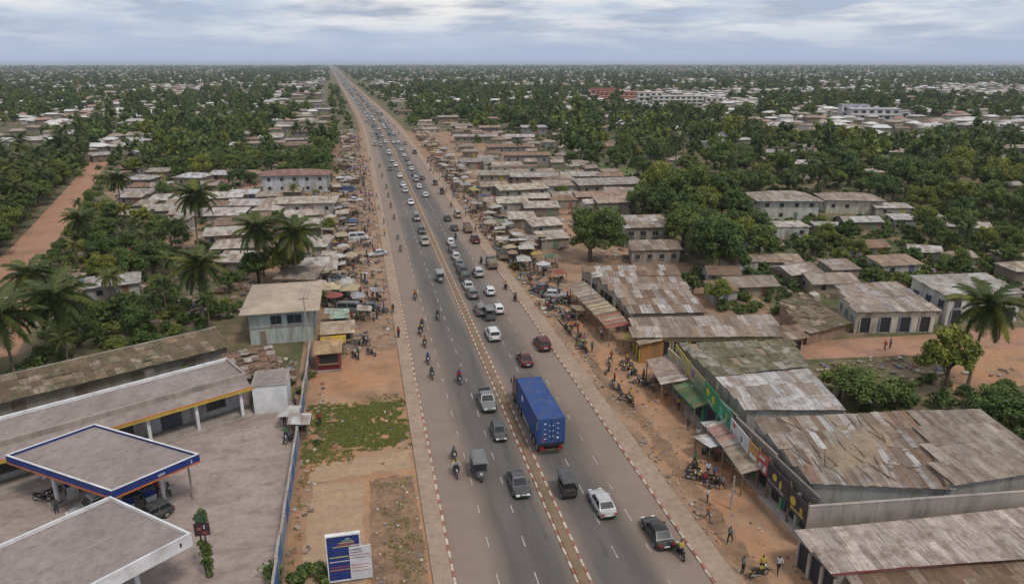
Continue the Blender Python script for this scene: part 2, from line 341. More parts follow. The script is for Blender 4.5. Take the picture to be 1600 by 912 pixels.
# lane paint: worn dashes
dash = MB().add([(-.05,-.85,0),(.05,-.85,0),(.05,.85,0),(-.05,.85,0)], [(0,1,2,3)]).mesh('lane_dash', M['line'])
dashes = tag(place('lane_markings', None), kind='structure'); far = MB()
for x in (8.35, 11.25, 18.25, 21.15):
    y = 34+random.uniform(0, 3)
    while y < 900:
        if random.random() < .88:
            if y < 100: place('lane_dash', dash, dashes, (x+random.uniform(-.03, .03), y, .018), scale=(1, random.uniform(.6, 1.05), 1))
            else:
                s_ = sh(y); far.add([(x-.06+s_, y-1.1, .018), (x+.06+s_, y-1.1, .018), (x+.06+s_, y+1.1, .018), (x-.06+s_, y+1.1, .018)], [(0,1,2,3)])
        y += 4.6
tag(far.build('distant_lane_dash', M['line'], dashes), kind='stuff')
# dirt plots beside the highway, station apron, side roads
sheet('station_apron', [(-8.4,30),(-8.4,77),(-10,79),(-24,83),(-52,66),(-60,30)], .0, M['apron'])
sheet('dirt_plot', [(-8.0,30),(3.3,30),(3.3,92),(-8.0,92)], -.012, M['dirt'])
sheet('dirt_verge', [(26.6,28),(33.5,28),(34.5,60),(35.5,88),(34,116),(30.5,118),(29,90),(27.6,60)], -.012, M['dirt'])
sheet('market_ground', [(-9.5,92),(3.35,92),(3.35,300),(-2,420),(-14,420),(-12,250)], -.008, M['sand'])
M['soil'] = surf('dark_soil', fine=2., col=(.20,.125,.08), col2=(.27,.17,.105), scale=.5, rough=1, dirt=(.13,.085,.055), dirt_amt=.8, dirt_scale=.45, bmp=.6)
M['pad'] = surf('swept_sand', fine=1.6, col=(.37,.25,.155), col2=(.34,.235,.155), scale=.25, rough=1, dirt=(.28,.2,.14), dirt_amt=.6, dirt_scale=.5, stretch=(.4, 2.5, 1), bmp=.2)
def ragged(name, pts, z, m, amp=.35):
    out = []
    for i, p in enumerate(pts):
        q = pts[(i+1) % len(pts)]; L = math.hypot(q[0]-p[0], q[1]-p[1]); n = max(2, int(L/.8))
        for k in range(n): out.append((p[0]+(q[0]-p[0])*k/n+random.uniform(-amp, amp), p[1]+(q[1]-p[1])*k/n+random.uniform(-amp, amp)))
    return sheet(name, out, z, m)
ragged('soil_patch', [(-1.3,38),(3.1,38),(3.1,58.5),(1.5,60.5),(-1.2,60)], -.004, M['soil'], .18); ragged('sand_pad', [(-6.6,44),(-1.7,44),(-1.7,60),(-6.4,60.5)], -.004, M['pad'], .2)
ragged('sand_strip', [(-7,60.8),(3.1,61.5),(3.1,64.8),(-6.5,64)], -.004, M['pad'], .3); ragged('gully_soil', [(26.8,30),(28.6,30),(29.2,48),(29.8,62),(29.0,78),(29.6,96),(28.4,100),(27.8,80),(28.2,62),(27.3,46)], -.004, M['soil'], .28)
def lane(name, pts, w, z, m):
    b = MB(); L_, R_ = [], []
    for i, p in enumerate(pts):
        a = Vector(pts[max(i-1, 0)]); c = Vector(pts[min(i+1, len(pts)-1)]); d = (c-a).normalized(); nrm = Vector((-d.y, d.x)); ww = w[i]/2
        L_.append(Vector(p)+nrm*ww); R_.append(Vector(p)-nrm*ww)
    n = len(pts); b.add([(*p, z) for p in L_]+[(*p, z) for p in R_], [(i, i+1, n+i+1, n+i) for i in range(n-1)])
    return tag(b.build(name, m), kind='structure')
TRACK = [(-52,100), (-58,124), (-66.89, 144.88), (-71.60, 170.26), (-79.74, 208.13), (-90.99, 259.56), (-107.07, 331.77), (-118.57, 393.87), (-137.84, 480.21)]
lane('laterite_road', TRACK, [9,9,8.5,8,7.5,7,7,6.5,6], -.02, M['redroad'])
lane('laterite_lane', [(36,80.0), (57.08, 80.21), (65.65, 79.56), (77.09, 78.33), (92.57, 77.52), (130,74)], [5,6,6.5,7,8,8], -.02, M['redroad'])
sheet('bare_yard', [(68.25, 64.21), (74.17, 71.67), (81.96, 75.60), (92.45, 73.36), (83.76, 65.55), (73.98, 63.52)], -.014, M['dirt'])
sheet('swept_yard', [(-78.62, 238.15), (-58.45, 266.89), (-9.87, 256.52), (-6.30, 124.92), (-26.57, 129.25), (-62.05, 204.35)], -.03, M['sand'])
sheet('meadow', [(87.82, 283.73), (100.36, 254.15), (90.83, 220.74), (64.07, 236.28)], -.03, surf('meadow_green', (.11,.15,.05), col2=(.15,.15,.07), scale=.1, rough=1, dirt=(.08,.11,.035), dirt_amt=.6))
sheet('shop_yard', [(34,88),(62,86),(66,110),(56,150),(58,230),(62,330),(56,420),(30,420),(33,250),(34,120)], -.034, M['sand'])
# ------------------------------------------------------------------ foliage builders
def leaf_cloud(name, centres, radii, per, size, mat_, seed, flat=.8, droop=0.):
    """leaf-sized quads spread over clump shells; tone varies clump by clump and leaf by leaf"""
    g = np.random.default_rng(seed); C, Rr = np.asarray(centres, float), np.asarray(radii, float)
    n = len(C)*per; idx = np.repeat(np.arange(len(C)), per)
    d = g.normal(size=(n, 3)); d /= np.linalg.norm(d, axis=1)[:, None]
    r = Rr[idx]*(.45+.62*g.random(n)**.6)
    pos = C[idx]+d*r[:, None]*np.array([1, 1, flat])
    nr = d+g.normal(scale=.55, size=(n, 3))+np.array([0, 0, .45]); nr /= np.linalg.norm(nr, axis=1)[:, None]
    t = np.cross(nr, g.normal(size=(n, 3))); t /= np.linalg.norm(t, axis=1)[:, None]; bt = np.cross(nr, t)
    L = size*(.6+.8*g.random(n)); W = L*(.45+.25*g.random(n))
    q = np.empty((n, 4, 3))
    q[:, 0] = pos-t*L[:, None]*.5; q[:, 1] = pos+bt*W[:, None]*.5+nr*W[:, None]*.12; q[:, 2] = pos+t*L[:, None]*.5; q[:, 3] = pos-bt*W[:, None]*.5+nr*W[:, None]*.12
    me = bpy.data.meshes.new(name); me.vertices.add(n*4); me.vertices.foreach_set('co', q.ravel())
    me.loops.add(n*4); me.loops.foreach_set('vertex_index', np.arange(n*4, dtype=np.int32))
    me.polygons.add(n); me.polygons.foreach_set('loop_start', np.arange(0, n*4, 4, dtype=np.int32))
    me.update(calc_edges=True)
    ct = g.random(len(C)); tone = np.clip(ct[idx]*.7+g.random(n)*.4-.05, 0, 1)
    a = me.attributes.new('tone', 'FLOAT', 'FACE'); a.data.foreach_set('value', tone.astype(np.float32))
    me.materials.append(mat_); return me
def crown_points(g, w, h, z0, n):
    """clump centres over an uneven dome of width w, height h, from z0 up"""
    C, Rr = [], []
    lob = [(g.uniform(-.28, .28)*w, g.uniform(-.28, .28)*w, g.uniform(.7, 1.0)) for _ in range(5)]
    while len(C) < n:
        lx, ly, k = lob[g.integers(5)]
        d = g.normal(size=3); d /= np.linalg.norm(d); d[2] = abs(d[2])*1.1-.22
        rr = g.uniform(.55, 1.0)
        C.append((lx*.8+d[0]*w*.34*rr*k, ly*.8+d[1]*w*.34*rr*k, z0+h*.30+d[2]*h*.66*rr*k)); Rr.append(w*g.uniform(.075, .14))
    return C, Rr
def trunk_mesh(g, w, h, z0, n_limb=7, r=.28):
    b = MB(); p = Vector((0, 0, -.2)); lean = Vector((g.uniform(-.08, .08), g.uniform(-.08, .08), 1)); top = lean*(z0+h*.15)
    b.tube(p, p+(top-p)*.5, r*1.25, r*.9, 8); b.tube(p+(top-p)*.5, top, r*.9, r*.6, 8)
    for k in range(n_limb):
        a = 2*math.pi*k/n_limb+g.uniform(-.3, .3); rr = w*g.uniform(.2, .34)
        s = top*g.uniform(.6, 1.0); mid = s+Vector((math.cos(a)*rr*.5, math.sin(a)*rr*.5, h*.2)); e = mid+Vector((math.cos(a)*rr*.6, math.sin(a)*rr*.6, h*.22))
        b.tube(s, mid, r*.42, r*.28, 5); b.tube(mid, e, r*.28, r*.08, 5)
    return b.mesh('trunk', M['bark'], 60)
TREES = []      # (trunk mesh, crown mesh, width)
for i in range(7):
    g = np.random.default_rng(100+i); w = (7, 8, 9, 6.5, 7.5, 10, 6)[i]; h = (5.5, 5, 6, 5.5, 6.5, 6, 6)[i]; z0 = (2.0, 2.2, 2.4, 1.8, 2.0, 2.6, 2.2)[i]
    C, Rr = crown_points(g, w, h, z0, 46)
    TREES.append((trunk_mesh(g, w, h, z0), leaf_cloud('crown', C, Rr, 105, .46, M['leaf'], 200+i), w))
BIGTREES = []
for i in range(3):
    g = np.random.default_rng(130+i); w = 13; h = 9; z0 = 2.0
    C, Rr = crown_points(g, w, h, z0, 95)
    BIGTREES.append((trunk_mesh(g, w, h, z0, 10, .45), leaf_cloud('crown', C, [q*.85 for q in Rr], 150, .46, M['leaf'], 230+i), w))
FAR = []        # light trees for the distant canopy, each one mesh with stem and crown
for i in range(6):
    g = np.random.default_rng(160+i); w = (8, 9, 7, 10, 8, 6)[i]; h = (6, 5.5, 7, 6.5, 5, 8)[i]
    C, Rr = crown_points(g, w, h, 1.4, 26)
    FAR.append(leaf_cloud('far_crown', C, [q*1.15 for q in Rr], 16, 1.25, M['leaf'], 260+i))
SHRUBS = []
for i in range(4):
    g = np.random.default_rng(180+i); w = (2.4, 3.2, 2.0, 2.8)[i]
    C, Rr = crown_points(g, w, w*.62, .05, 14)
    SHRUBS.append(leaf_cloud('shrub_leaves', C, [q*1.3 for q in Rr], 30, .36, M['leaf'], 280+i))
def frond_mesh(L, seed, pairs=22):
    g = random.Random(seed); vs, fs, tn = [], [], []
    def pt(t): return Vector((0, L*(t-.12*t*t), L*(.30*t-.62*t*t)))
    for k in range(pairs):
        t = .12+.86*k/(pairs-1); p = pt(t); ll = L*.23*(math.sin(math.pi*min(1, t*.93+.08))**.6)+.08
        for s in (-1, 1):
            e = p+Vector((s*ll*.86, ll*.55, -ll*(.25+.45*g.random()))); w = .075*L/3
            i = len(vs); vs += [p+Vector((0, -w, 0)), p+Vector((0, w, 0)), e]; fs.append((i, i+1, i+2))
    for k in range(7):
        a, c = pt(k/7), pt((k+1)/7); w = .05*(1-k/8); i = len(vs)
        vs += [a+Vector((-w, 0, 0)), a+Vector((w, 0, 0)), c+Vector((w*.8, 0, 0)), c+Vector((-w*.8, 0, 0))]; fs.append((i, i+1, i+2, i+3))
    me = bpy.data.meshes.new('frond'); me.from_pydata([tuple(v) for v in vs], [], fs)
    tn = np.clip(np.random.default_rng(seed).normal(.45, .22, len(fs)), 0, 1).astype(np.float32)
    a = me.attributes.new('tone', 'FLOAT', 'FACE'); a.data.foreach_set('value', tn); me.materials.append(M['frond']); return me
FRONDS = [frond_mesh(3.4, s, 34) for s in (1, 2, 3)]
def palm_trunk(h, lean, seed):
    g = random.Random(seed); rings = []
    for k in range(9):
        t = k/8; r = .20-.08*t+(.07 if k == 0 else 0)+g.uniform(-.01, .01)
        c = Vector((lean[0]*t*t, lean[1]*t*t, -.15+(h+.15)*t)); rings.append([(c.x+r*math.cos(a*math.pi/4), c.y+r*math.sin(a*math.pi/4), c.z) for a in range(8)])
    return MB().loft(rings).mesh('trunk', M['palmbark'], 60)
def palm(x, y, h, lean=(0, 0), nf=24, s=1.0, seed=0, desc='coconut palm with drooping fronds'):
    g = random.Random(seed); t = thing('coconut_palm', None, 'palm tree', (x, y, 0), 0, 'coconut palms')
    place('trunk', palm_trunk(h, lean, seed), t)
    c = place('crown', None, t, (lean[0], lean[1], h))
    for k in range(nf):
        az = k*2.399+g.uniform(-.2, .2); up = .95-1.75*(k/nf)+g.uniform(-.12, .12)
        place('frond', FRONDS[k % 3], c, (0, 0, .0), rot=(up, 0, az), scale=s*g.uniform(.85, 1.1))
    auto(t, desc, 'palm', x, y); return t
def far_palm_meshes():
    out = []
    for i in range(3):
        g = random.Random(50+i); h = (7.5, 9, 6.5)[i]; b = []
        vs, fs, tn = [], [], []
        for k in range(16):
            Mx = Matrix.Translation((0, 0, h)) @ Matrix.Rotation(k*2.399, 4, 'Z') @ Matrix.Rotation(.95-1.7*k/16, 4, 'X')
            f = FRONDS[k % 3]; o = len(vs); vs += [tuple(Mx @ v.co) for v in f.vertices]
            fs += [tuple(o+q for q in p.vertices) for p in f.polygons]; tn += [g.uniform(.2, .7)]*len(f.polygons)
        me = bpy.data.meshes.new('crown'); me.from_pydata(vs, [], fs); a = me.attributes.new('tone', 'FLOAT', 'FACE'); a.data.foreach_set('value', np.array(tn, dtype=np.float32)); me.materials.append(M['frond'])
        out.append((palm_trunk(h, (0, 0), i), me))
    return out
FARPALM = far_palm_meshes()
OCC = []        # footprints kept free of trees: (x, y, radius)
def occ(x, y, r): OCC.append((x, y, r))
def clear_of(x, y, pad=0):
    for a, b_, r in OCC:
        if (a-x)**2+(b_-y)**2 < (r+pad)**2: return False
    return True
def tree(x, y, kind='tree', i=0, s=1.0, rz=0, desc='leafy green tree', sz=None):
    src = BIGTREES if kind == 'big' else TREES
    tm, cm, w = src[i % len(src)]
    t = thing('broadleaf_tree', None, 'tree', (x, y, 0), rz, 'broadleaf trees around the town'); t.scale = (s, s, sz or s)
    place('trunk', tm, t); place('crown', cm, t); auto(t, desc, 'tree', x, y); return t
def shrub(x, y, s=1.0, i=0, desc='low leafy shrub'):
    o = place('shrub', SHRUBS[i % 4], None, (x, y, -.05), random.uniform(0, 6), scale=(s, s, s*random.uniform(.8, 1.2)))
    tag(o, None, 'shrub', 'shrubs between the houses'); return auto(o, desc, 'shrub', x, y)
def scatter(name, meshes, P_, S_, Rz, idx, kind='stuff', label=None, cat=None, Sz=None):
    """one object whose points carry copies of the given meshes"""
    co = bpy.data.collections.new(name+'_kinds')
    for k, me in enumerate(meshes): co.objects.link(bpy.data.objects.new('%s_%02d' % (name, k), me))
    n = len(P_); me = bpy.data.meshes.new(name); me.vertices.add(n); me.vertices.foreach_set('co', np.asarray(P_, np.float32).ravel())
    me.attributes.new('siz', 'FLOAT', 'POINT').data.foreach_set('value', np.asarray(S_, np.float32))
    me.attributes.new('rz', 'FLOAT', 'POINT').data.foreach_set('value', np.asarray(Rz, np.float32))
    S3 = np.asarray(S_, np.float32)*(1 if Sz is None else np.asarray(Sz, np.float32)); me.attributes.new('tall', 'FLOAT', 'POINT').data.foreach_set('value', S3.astype(np.float32))
    me.attributes.new('pick', 'INT', 'POINT').data.foreach_set('value', np.asarray(idx, np.int32))
    o = place(name, me); ng = bpy.data.node_groups.new(name, 'GeometryNodeTree')
    ng.interface.new_socket('Geometry', in_out='INPUT', socket_type='NodeSocketGeometry'); ng.interface.new_socket('Geometry', in_out='OUTPUT', socket_type='NodeSocketGeometry')
    N = ng.nodes.new; gi, go = N('NodeGroupInput'), N('NodeGroupOutput'); iop = N('GeometryNodeInstanceOnPoints'); ci = N('GeometryNodeCollectionInfo')
    ci.inputs['Collection'].default_value = co; ci.inputs['Separate Children'].default_value = True; ci.inputs['Reset Children'].default_value = True
    def att(nm, ty):
        a = N('GeometryNodeInputNamedAttribute'); a.data_type = ty; a.inputs['Name'].default_value = nm; return a.outputs['Attribute']
    cx = N('ShaderNodeCombineXYZ'); ng.links.new(att('rz', 'FLOAT'), cx.inputs[2])
    L = ng.links.new; L(gi.outputs[0], iop.inputs['Points']); L(ci.outputs[0], iop.inputs['Instance']); iop.inputs['Pick Instance'].default_value = True
    L(att('pick', 'INT'), iop.inputs['Instance Index']); L(cx.outputs[0], iop.inputs['Rotation'])
    cs = N('ShaderNodeCombineXYZ'); a = att('siz', 'FLOAT')
    for k in range(2): L(a, cs.inputs[k])
    L(att('tall', 'FLOAT'), cs.inputs[2])
    L(cs.outputs[0], iop.inputs['Scale']); L(iop.outputs[0], go.inputs[0])
    o.modifiers.new('scatter', 'NODES').node_group = ng
    return tag(o, label, cat, None, kind)
def vnoise(x, y, s, seed=0):
    """smooth value noise in 0..1"""
    x = np.asarray(x, float)/s; y = np.asarray(y, float)/s; xi, yi = np.floor(x).astype(np.int64), np.floor(y).astype(np.int64); fx, fy = x-xi, y-yi
    def h(a, b): q = (a*374761393+b*668265263+seed*974711) & 0x7fffffff; q = ((q ^ (q >> 13))*1274126177) & 0x7fffffff; return ((q ^ (q >> 16)) & 0xffff)/65535.
    u, v = fx*fx*(3-2*fx), fy*fy*(3-2*fy)
    return (h(xi, yi)*(1-u)+h(xi+1, yi)*u)*(1-v)+(h(xi, yi+1)*(1-u)+h(xi+1, yi+1)*u)*v
def in_poly(x, y, poly):
    c = False; n = len(poly)
    for i in range(n):
        (x0, y0), (x1, y1) = poly[i], poly[i-1]
        if (y0 > y) != (y1 > y) and x < (x1-x0)*(y-y0)/(y1-y0)+x0: c = not c
    return c
def fill(poly, spacing, tries=30):
    """points spread over a polygon, no two closer than spacing"""
    xs, ys = [p[0] for p in poly], [p[1] for p in poly]; out = []; grid = {}
    area = (max(xs)-min(xs))*(max(ys)-min(ys)); n = int(area/spacing**2*tries/10)+20
    for _ in range(n):
        x, y = random.uniform(min(xs), max(xs)), random.uniform(min(ys), max(ys))
        if not in_poly(x, y, poly): continue
        k = (int(x//spacing), int(y//spacing))
        if any((a-x)**2+(b_-y)**2 < spacing**2 for i in (-1, 0, 1) for j in (-1, 0, 1) for a, b_ in grid.get((k[0]+i, k[1]+j), ())): continue
        grid.setdefault(k, []).append((x, y)); out.append((x, y))
    return out
# ------------------------------------------------------------------ building helpers
def vec(p): return Vector(p)
def corr_mesh(waves, m):
    b = MB(); n = waves*2+1; vs = []
    for j in (0, 1):
        for i in range(n): vs.append((i/(n-1)-.5, j-.5, .022 if i % 2 else -.022))
    return b.add(vs, [(i, i+1, n+i+1, n+i) for i in range(n-1)]).mesh('roof_sheet', m)
SHEET = {'sheet': corr_mesh(4, M['sheet']), 'moss': corr_mesh(4, M['moss']), 'cloth': corr_mesh(3, M['obj'])}
def sheets(parent, org, quad, su, sv, tones, mat_='sheet', jit=1.0, name='roof_sheet', skip=0., lift=.0):
    """a roof of separate corrugated sheets laid over quad (eave start, eave end, ridge end, ridge start)"""
    a, b_, c, d = [vec(q) for q in quad]; nu = max(1, round(((b_-a).length+(c-d).length)/2/su)); nv = max(1, round(((d-a).length+(c-b_).length)/2/sv))
    at = lambda s, t: (a*(1-s)+b_*s)*(1-t)+(d*(1-s)+c*s)*t
    for i in range(nu):
        for j in range(nv):
            if random.random() < skip: continue
            s, t = (i+.5)/nu, (j+.5)/nv; ctr = at(s, t); u = at(s+.5/nu, t)-at(s-.5/nu, t); v = at(s, t+.5/nv)-at(s, t-.5/nv)
            n = u.cross(v).normalized(); n = -n if n.z < 0 else n; ux = u.normalized(); vx = n.cross(ux); vx = (vx+v.normalized()*.0).normalized()
            lap = (-.02 if j % 2 else .02); Mx = Matrix((ux, vx, n)).transposed()
            rot = Mx.to_euler(); ctr = ctr+n*(.06+lift+lap*.4+random.uniform(-.012, .02)*jit)
            tn = random.choice(tones); q = random.uniform(.82, 1.15)
            o = place(name, SHEET[mat_], parent, ctr-org, color=tuple(min(1, k*q) for k in tn), rot=(rot.x+random.uniform(-.012, .012)*jit, rot.y+random.uniform(-.01, .01)*jit, rot.z+random.uniform(-.02, .02)*jit))
            o.scale = (u.length*1.05, v.length*1.09, 1)
def slab_quad(quad, th, m=0, b=None):
    b = b or MB(); q = [vec(p) for p in quad]; lo = [p-Vector((0, 0, th)) for p in q]
    return b.add(q+lo, [(0,1,2,3), (7,6,5,4), (0,4,5,1), (1,5,6,2), (2,6,7,3), (3,7,4,0)], m)
class Bld:
    def __init__(s, name, label, cat, x, y, group=None, lm=None):
        s.o = Vector((x, y, 0)); s.r = thing(name, label, cat, (x, y, 0), 0, group)
        if lm: landmark(lm, x, y)
    def part(s, name, mb, mats, color=None, parent=None, smooth=None):
        return place(name, mb.mesh(name, mats, smooth), parent or s.r, (0, 0, 0) if parent else -s.o, color=color)
    def sheets(s, *a, **k): sheets(s.r, s.o, *a, **k)
def opening(B, p, q, t0, t1, z0, z1, kind='window', col=(.3,.3,.3), nside=1, out=.03, bars=False):
    """door or window set in the wall that runs from p to q, outward on the side given by nside"""
    p, q = Vector(p[:2]), Vector(q[:2]); d = (q-p); L = d.length; d.normalize(); n = Vector((d.y, -d.x))*nside; rz = math.atan2(d.y, d.x)
    c = p+d*((t0+t1)/2*L); w = (t1-t0)*L; h = z1-z0
    if kind == 'window':
        b = MB(); f = .07
        for (cx, cz, sx, sz) in ((0, h/2-f/2, w, f), (0, -h/2+f/2, w, f), (-w/2+f/2, 0, f, h-2*f), (w/2-f/2, 0, f, h-2*f), (0, 0, f*.7, h-2*f)):
            b.rbox(Vector((*(c+n*(out+.03)), (z0+z1)/2+cz))+Vector((d.x*cx, d.y*cx, 0)), (sx, .1, sz), rz)
        w_ = B.part('window', b, M['obj'], col)
        g = MB().rbox((*(c+n*(out-.005)), (z0+z1)/2), (w-.02, .05, h-.02), rz); place('pane', g.mesh('pane', M['pane']), w_)
        s_ = MB().rbox((*(c+n*(out+.07)), z0-.05), (w+.2, .2, .08), rz); place('sill', s_.mesh('sill', M['conc']), w_)
    elif kind == 'door':
        b = MB().rbox((*(c+n*out), (z0+z1)/2), (w, .07, h), rz); b.rbox((*(c+n*(out+.05)), (z0+z1)/2), (.05, .05, h-.2), rz); o = B.part('door', b, M['obj'], col)
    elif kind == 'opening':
        b = MB().rbox((*(c+n*(out-.012)), (z0+z1)/2), (w, .03, h), rz); B.part('doorway_shade', b, M['dark'])  # dark panel on the solid wall, coloured as the unlit room behind
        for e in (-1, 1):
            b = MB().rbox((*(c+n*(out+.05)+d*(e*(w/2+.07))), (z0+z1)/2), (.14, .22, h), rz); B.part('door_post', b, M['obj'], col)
def footprint(quad, inset):
    c = sum((vec(q) for q in quad), Vector())/4; out = []
    for q in quad:
        q = vec(q); d = c-q; d.z = 0; d.normalize(); out.append(q+d*inset)
    return out
def qbuilding(name, label, cat, quad, su, sv, tones, wall, mat_='sheet', inset=.6, drop=.12, openings=(), group=None, lm=None, fascia=None, jit=1., skip=0., deck=True):
    c = sum((vec(q) for q in quad), Vector())/4; B = Bld(name, label, cat, c.x, c.y, group, lm)
    f = footprint(quad, inset); top = [p-Vector((0, 0, drop+.1)) for p in f]; base = [Vector((p.x, p.y, -.1)) for p in f]
    b = MB().loft([base, top]); B.part('wall', b, M['wall'], wall)
    if deck: B.part('roof_frame', slab_quad([vec(q)-Vector((0, 0, .05)) for q in footprint(quad, .15)], .07), M['wood'])
    B.sheets(quad, su, sv, tones, mat_, jit, skip=skip)
    if fascia:
        a, e = vec(quad[0]), vec(quad[1]); d = e-a
        B.part('fascia_board', MB().rbox((a+e)/2+Vector((0, 0, -.06)), (d.length, .05, .2), math.atan2(d.y, d.x)), M['obj'], fascia)
    for (e, kind, n, w, z0, z1, col) in openings:
        p, q = f[e], f[(e+1) % 4]; L = (q-p).to_2d().length
        mid = (p+q)/2; ns = 1 if Vector(((q-p).y, -(q-p).x)).dot((mid-c).to_2d()) > 0 else -1
        for k in range(n):
            t = (k+.5)/n; opening(B, p, q, t-w/2/L, t+w/2/L, z0, z1, kind, col if not isinstance(col, list) else random.choice(col), ns)
    occ(c.x, c.y, max((vec(q)-c).to_2d().length for q in quad)*.85)
    return B
GREY = [(.37,.325,.295), (.32,.275,.245), (.41,.37,.345), (.28,.23,.195)]
TAN = [(.31,.265,.22), (.27,.22,.175), (.35,.315,.275), (.24,.185,.14)]
RUST = [(.24,.165,.12), (.20,.13,.09), (.30,.25,.21), (.27,.2,.15)]
PALE = [(.42,.41,.41), (.37,.35,.345), (.46,.445,.44), (.35,.31,.285)]
WALLS = [(.34,.31,.27), (.27,.235,.2), (.30,.26,.21), (.42,.395,.37), (.22,.19,.16), (.32,.27,.2), (.25,.26,.24), (.2,.16,.13)]
# ------------------------------------------------------------------ filling station
def prism_frame(c, ux, uy, lx, ly):
    return lambda a, b_, z: Vector((c[0]+ux[0]*a*lx+uy[0]*b_*ly, c[1]+ux[1]*a*lx+uy[1]*b_*ly, z))
def canopy(label, corner, ang1, l1, ang2, l2, ztop, fh, mats, cols, stripe, lm):
    """flat canopy: corner is the far corner, l1 along ang1, l2 along ang2"""
    u = Vector((math.cos(ang1), math.sin(ang1), 0)); v = Vector((math.cos(ang2), math.sin(ang2), 0)); o = Vector((*corner, 0))
    c = o+u*l1/2+v*l2/2; B = Bld('station_canopy', label, 'canopy', c.x, c.y, None, lm)
    q = lambda a, b_, z: o+u*a+v*b_+Vector((0, 0, z))
    t = .14
    B.part('roof', slab_quad([q(t, t, ztop-.22), q(l1-t, t, ztop-.22), q(l1-t, l2-t, ztop-.22), q(t, l2-t, ztop-.22)], .3), M['slab'])
    B.part('roof_joint', slab_quad([q(l1*.52, t+.05, ztop-.19), q(l1*.52+.12, t+.05, ztop-.19), q(l1*.52+.12, l2-t-.05, ztop-.19), q(l1*.52, l2-t-.05, ztop-.19)], .05), M['conc'])
    for a0, b0, a1, b1 in ((0, 0, l1, t), (0, l2-t, l1, l2), (0, t, t, l2-t), (l1-t, t, l1, l2-t)):
        f = B.part('fascia', slab_quad([q(a0, b0, ztop), q(a1, b0, ztop), q(a1, b1, ztop), q(a0, b1, ztop)], fh), mats[0])
        e = .012
        place('coping', slab_quad([q(a0-e, b0-e, ztop+.05), q(a1+e, b0-e, ztop+.05), q(a1+e, b1+e, ztop+.05), q(a0-e, b1+e, ztop+.05)], .05).mesh('coping', M['white']), f)
        if stripe: place('stripe', slab_quad([q(a0-.02, b0-.02, ztop-fh+.16), q(a1+.02, b0-.02, ztop-fh+.16), q(a1+.02, b1+.02, ztop-fh+.16), q(a0-.02, b1+.02, ztop-fh+.16)], .16).mesh('stripe', stripe), f)
    for a, b_ in cols:
        p = q(a, b_, 0); B.part('column', MB().tube(p+Vector((0, 0, -.1)), p+Vector((0, 0, ztop-.5)), .2, .2, 10), M['white'], smooth=40)
        B.part('column_base', MB().tube(p+Vector((0, 0, -.1)), p+Vector((0, 0, .35)), .34, .32, 10), M['conc'], smooth=40)
    return B, q
A1 = math.atan2(-8.0, 11.3); A2 = math.atan2(-7.7, 10.8); 
cA, qA = canopy('flat canopy with blue fascia and red stripe at the filling station', (-26.61, 67.48), math.atan2(-7.9,10.9), 13.5, math.atan2(-4.6,-5.8), 7.4, 5.0, .82, [M['blue']], [(3, 1.6), (3, 5.8), (10.4, 1.6), (10.4, 5.8)], M['orange'], 'blue-edged station canopy')
# white lettering blocks on the blue fascia
for k, (a, b_) in enumerate(((5.5, 7.42), (9.5, 7.42))):
    pass
def fascia_mark(B, q, l1, b0, b1, z0, z1, m):
    p = q(l1+.015, b0, z0); r = q(l1+.015, b1, z0); up = Vector((0, 0, z1-z0))
    B.part('fascia_emblem', slab_quad([p, r, r+up, p+up], .004), m)
fascia_mark(cA, qA, 13.5, 3.1, 3.7, 4.48, 4.72, M['white']); fascia_mark(cA, qA, 13.5, .7, .85, 4.45, 4.78, M['white'])
cB, qB = canopy('flat canopy with white fascia and grey roof at the filling station', (-21.34, 54.21), math.atan2(-6.3,7.3), 9.7, math.atan2(-4.9,-5.9), 15, 5.0, 1.05, [M['white']], [(2.2, 3), (7.4, 3), (2.2, 11), (7.4, 11)], None, 'white-edged station canopy')
fascia_mark(cB, qB, 9.7, .8, .93, 4.3, 4.65, M['dark'])
def pump(x, y, rz, label):
    t = thing('fuel_pump', label, 'fuel pump', (x, y, .15), rz, 'fuel pumps under the station canopies')
    MB().box(-.45, .45, -.28, .28, 0, 1.25).build('cabinet', M['obj'], t, color=(.55,.56,.57)); MB().box(-.5, .5, -.3, .3, 1.25, 1.75).build('display_head', M['blue'], t)
    MB().box(-.3, .3, -.315, -.302, 1.36, 1.64).build('screen', M['pane'], t)
    for s in (-1, 1):
        MB().tube((s*.48, 0, .5), (s*.48, 0, 1.1), .05, .04, 6).build('nozzle', M['dark'], t); MB().tube((s*.5, .1, 1.2), (s*.62, .1, .25), .025, .025, 5).build('hose', M['rubber'], t)
def island(q, a, b0, b1, label):
    p = q(a, (b0+b1)/2, 0); u = (q(a, b1, 0)-q(a, b0, 0)); rz = math.atan2(u.y, u.x)
    o = MB().rbox((0, 0, .05), (u.length, 1.3, .3), 0).build('pump_island', M['conc'], None, (p.x, p.y, 0), rz); tag(o, label, 'pump island')
    return rz
rz = island(qA, 3, .8, 6.6, 'concrete pump island under the blue canopy, by its inner columns'); island(qA, 10.4, .8, 6.6, 'concrete pump island under the blue canopy, by its outer columns')
for i, (a, b_) in enumerate(((3, 2.7), (3, 4.6), (10.4, 2.7), (10.4, 4.6))):
    p = qA(a, b_, 0); pump(p.x, p.y, rz, ('white pump with blue head, inner island of blue canopy, far side', 'white pump with blue head, inner island of blue canopy, near side', 'white pump with blue head, outer island of blue canopy, far side', 'white pump with blue head, outer island of blue canopy, near side')[i])
island(qB, 7.4, 1.2, 6, 'concrete pump island under the white-edged canopy'); p = qB(7.4, 4.4, 0); pump(p.x, p.y, rz, 'white pump with blue head under the white-edged canopy')
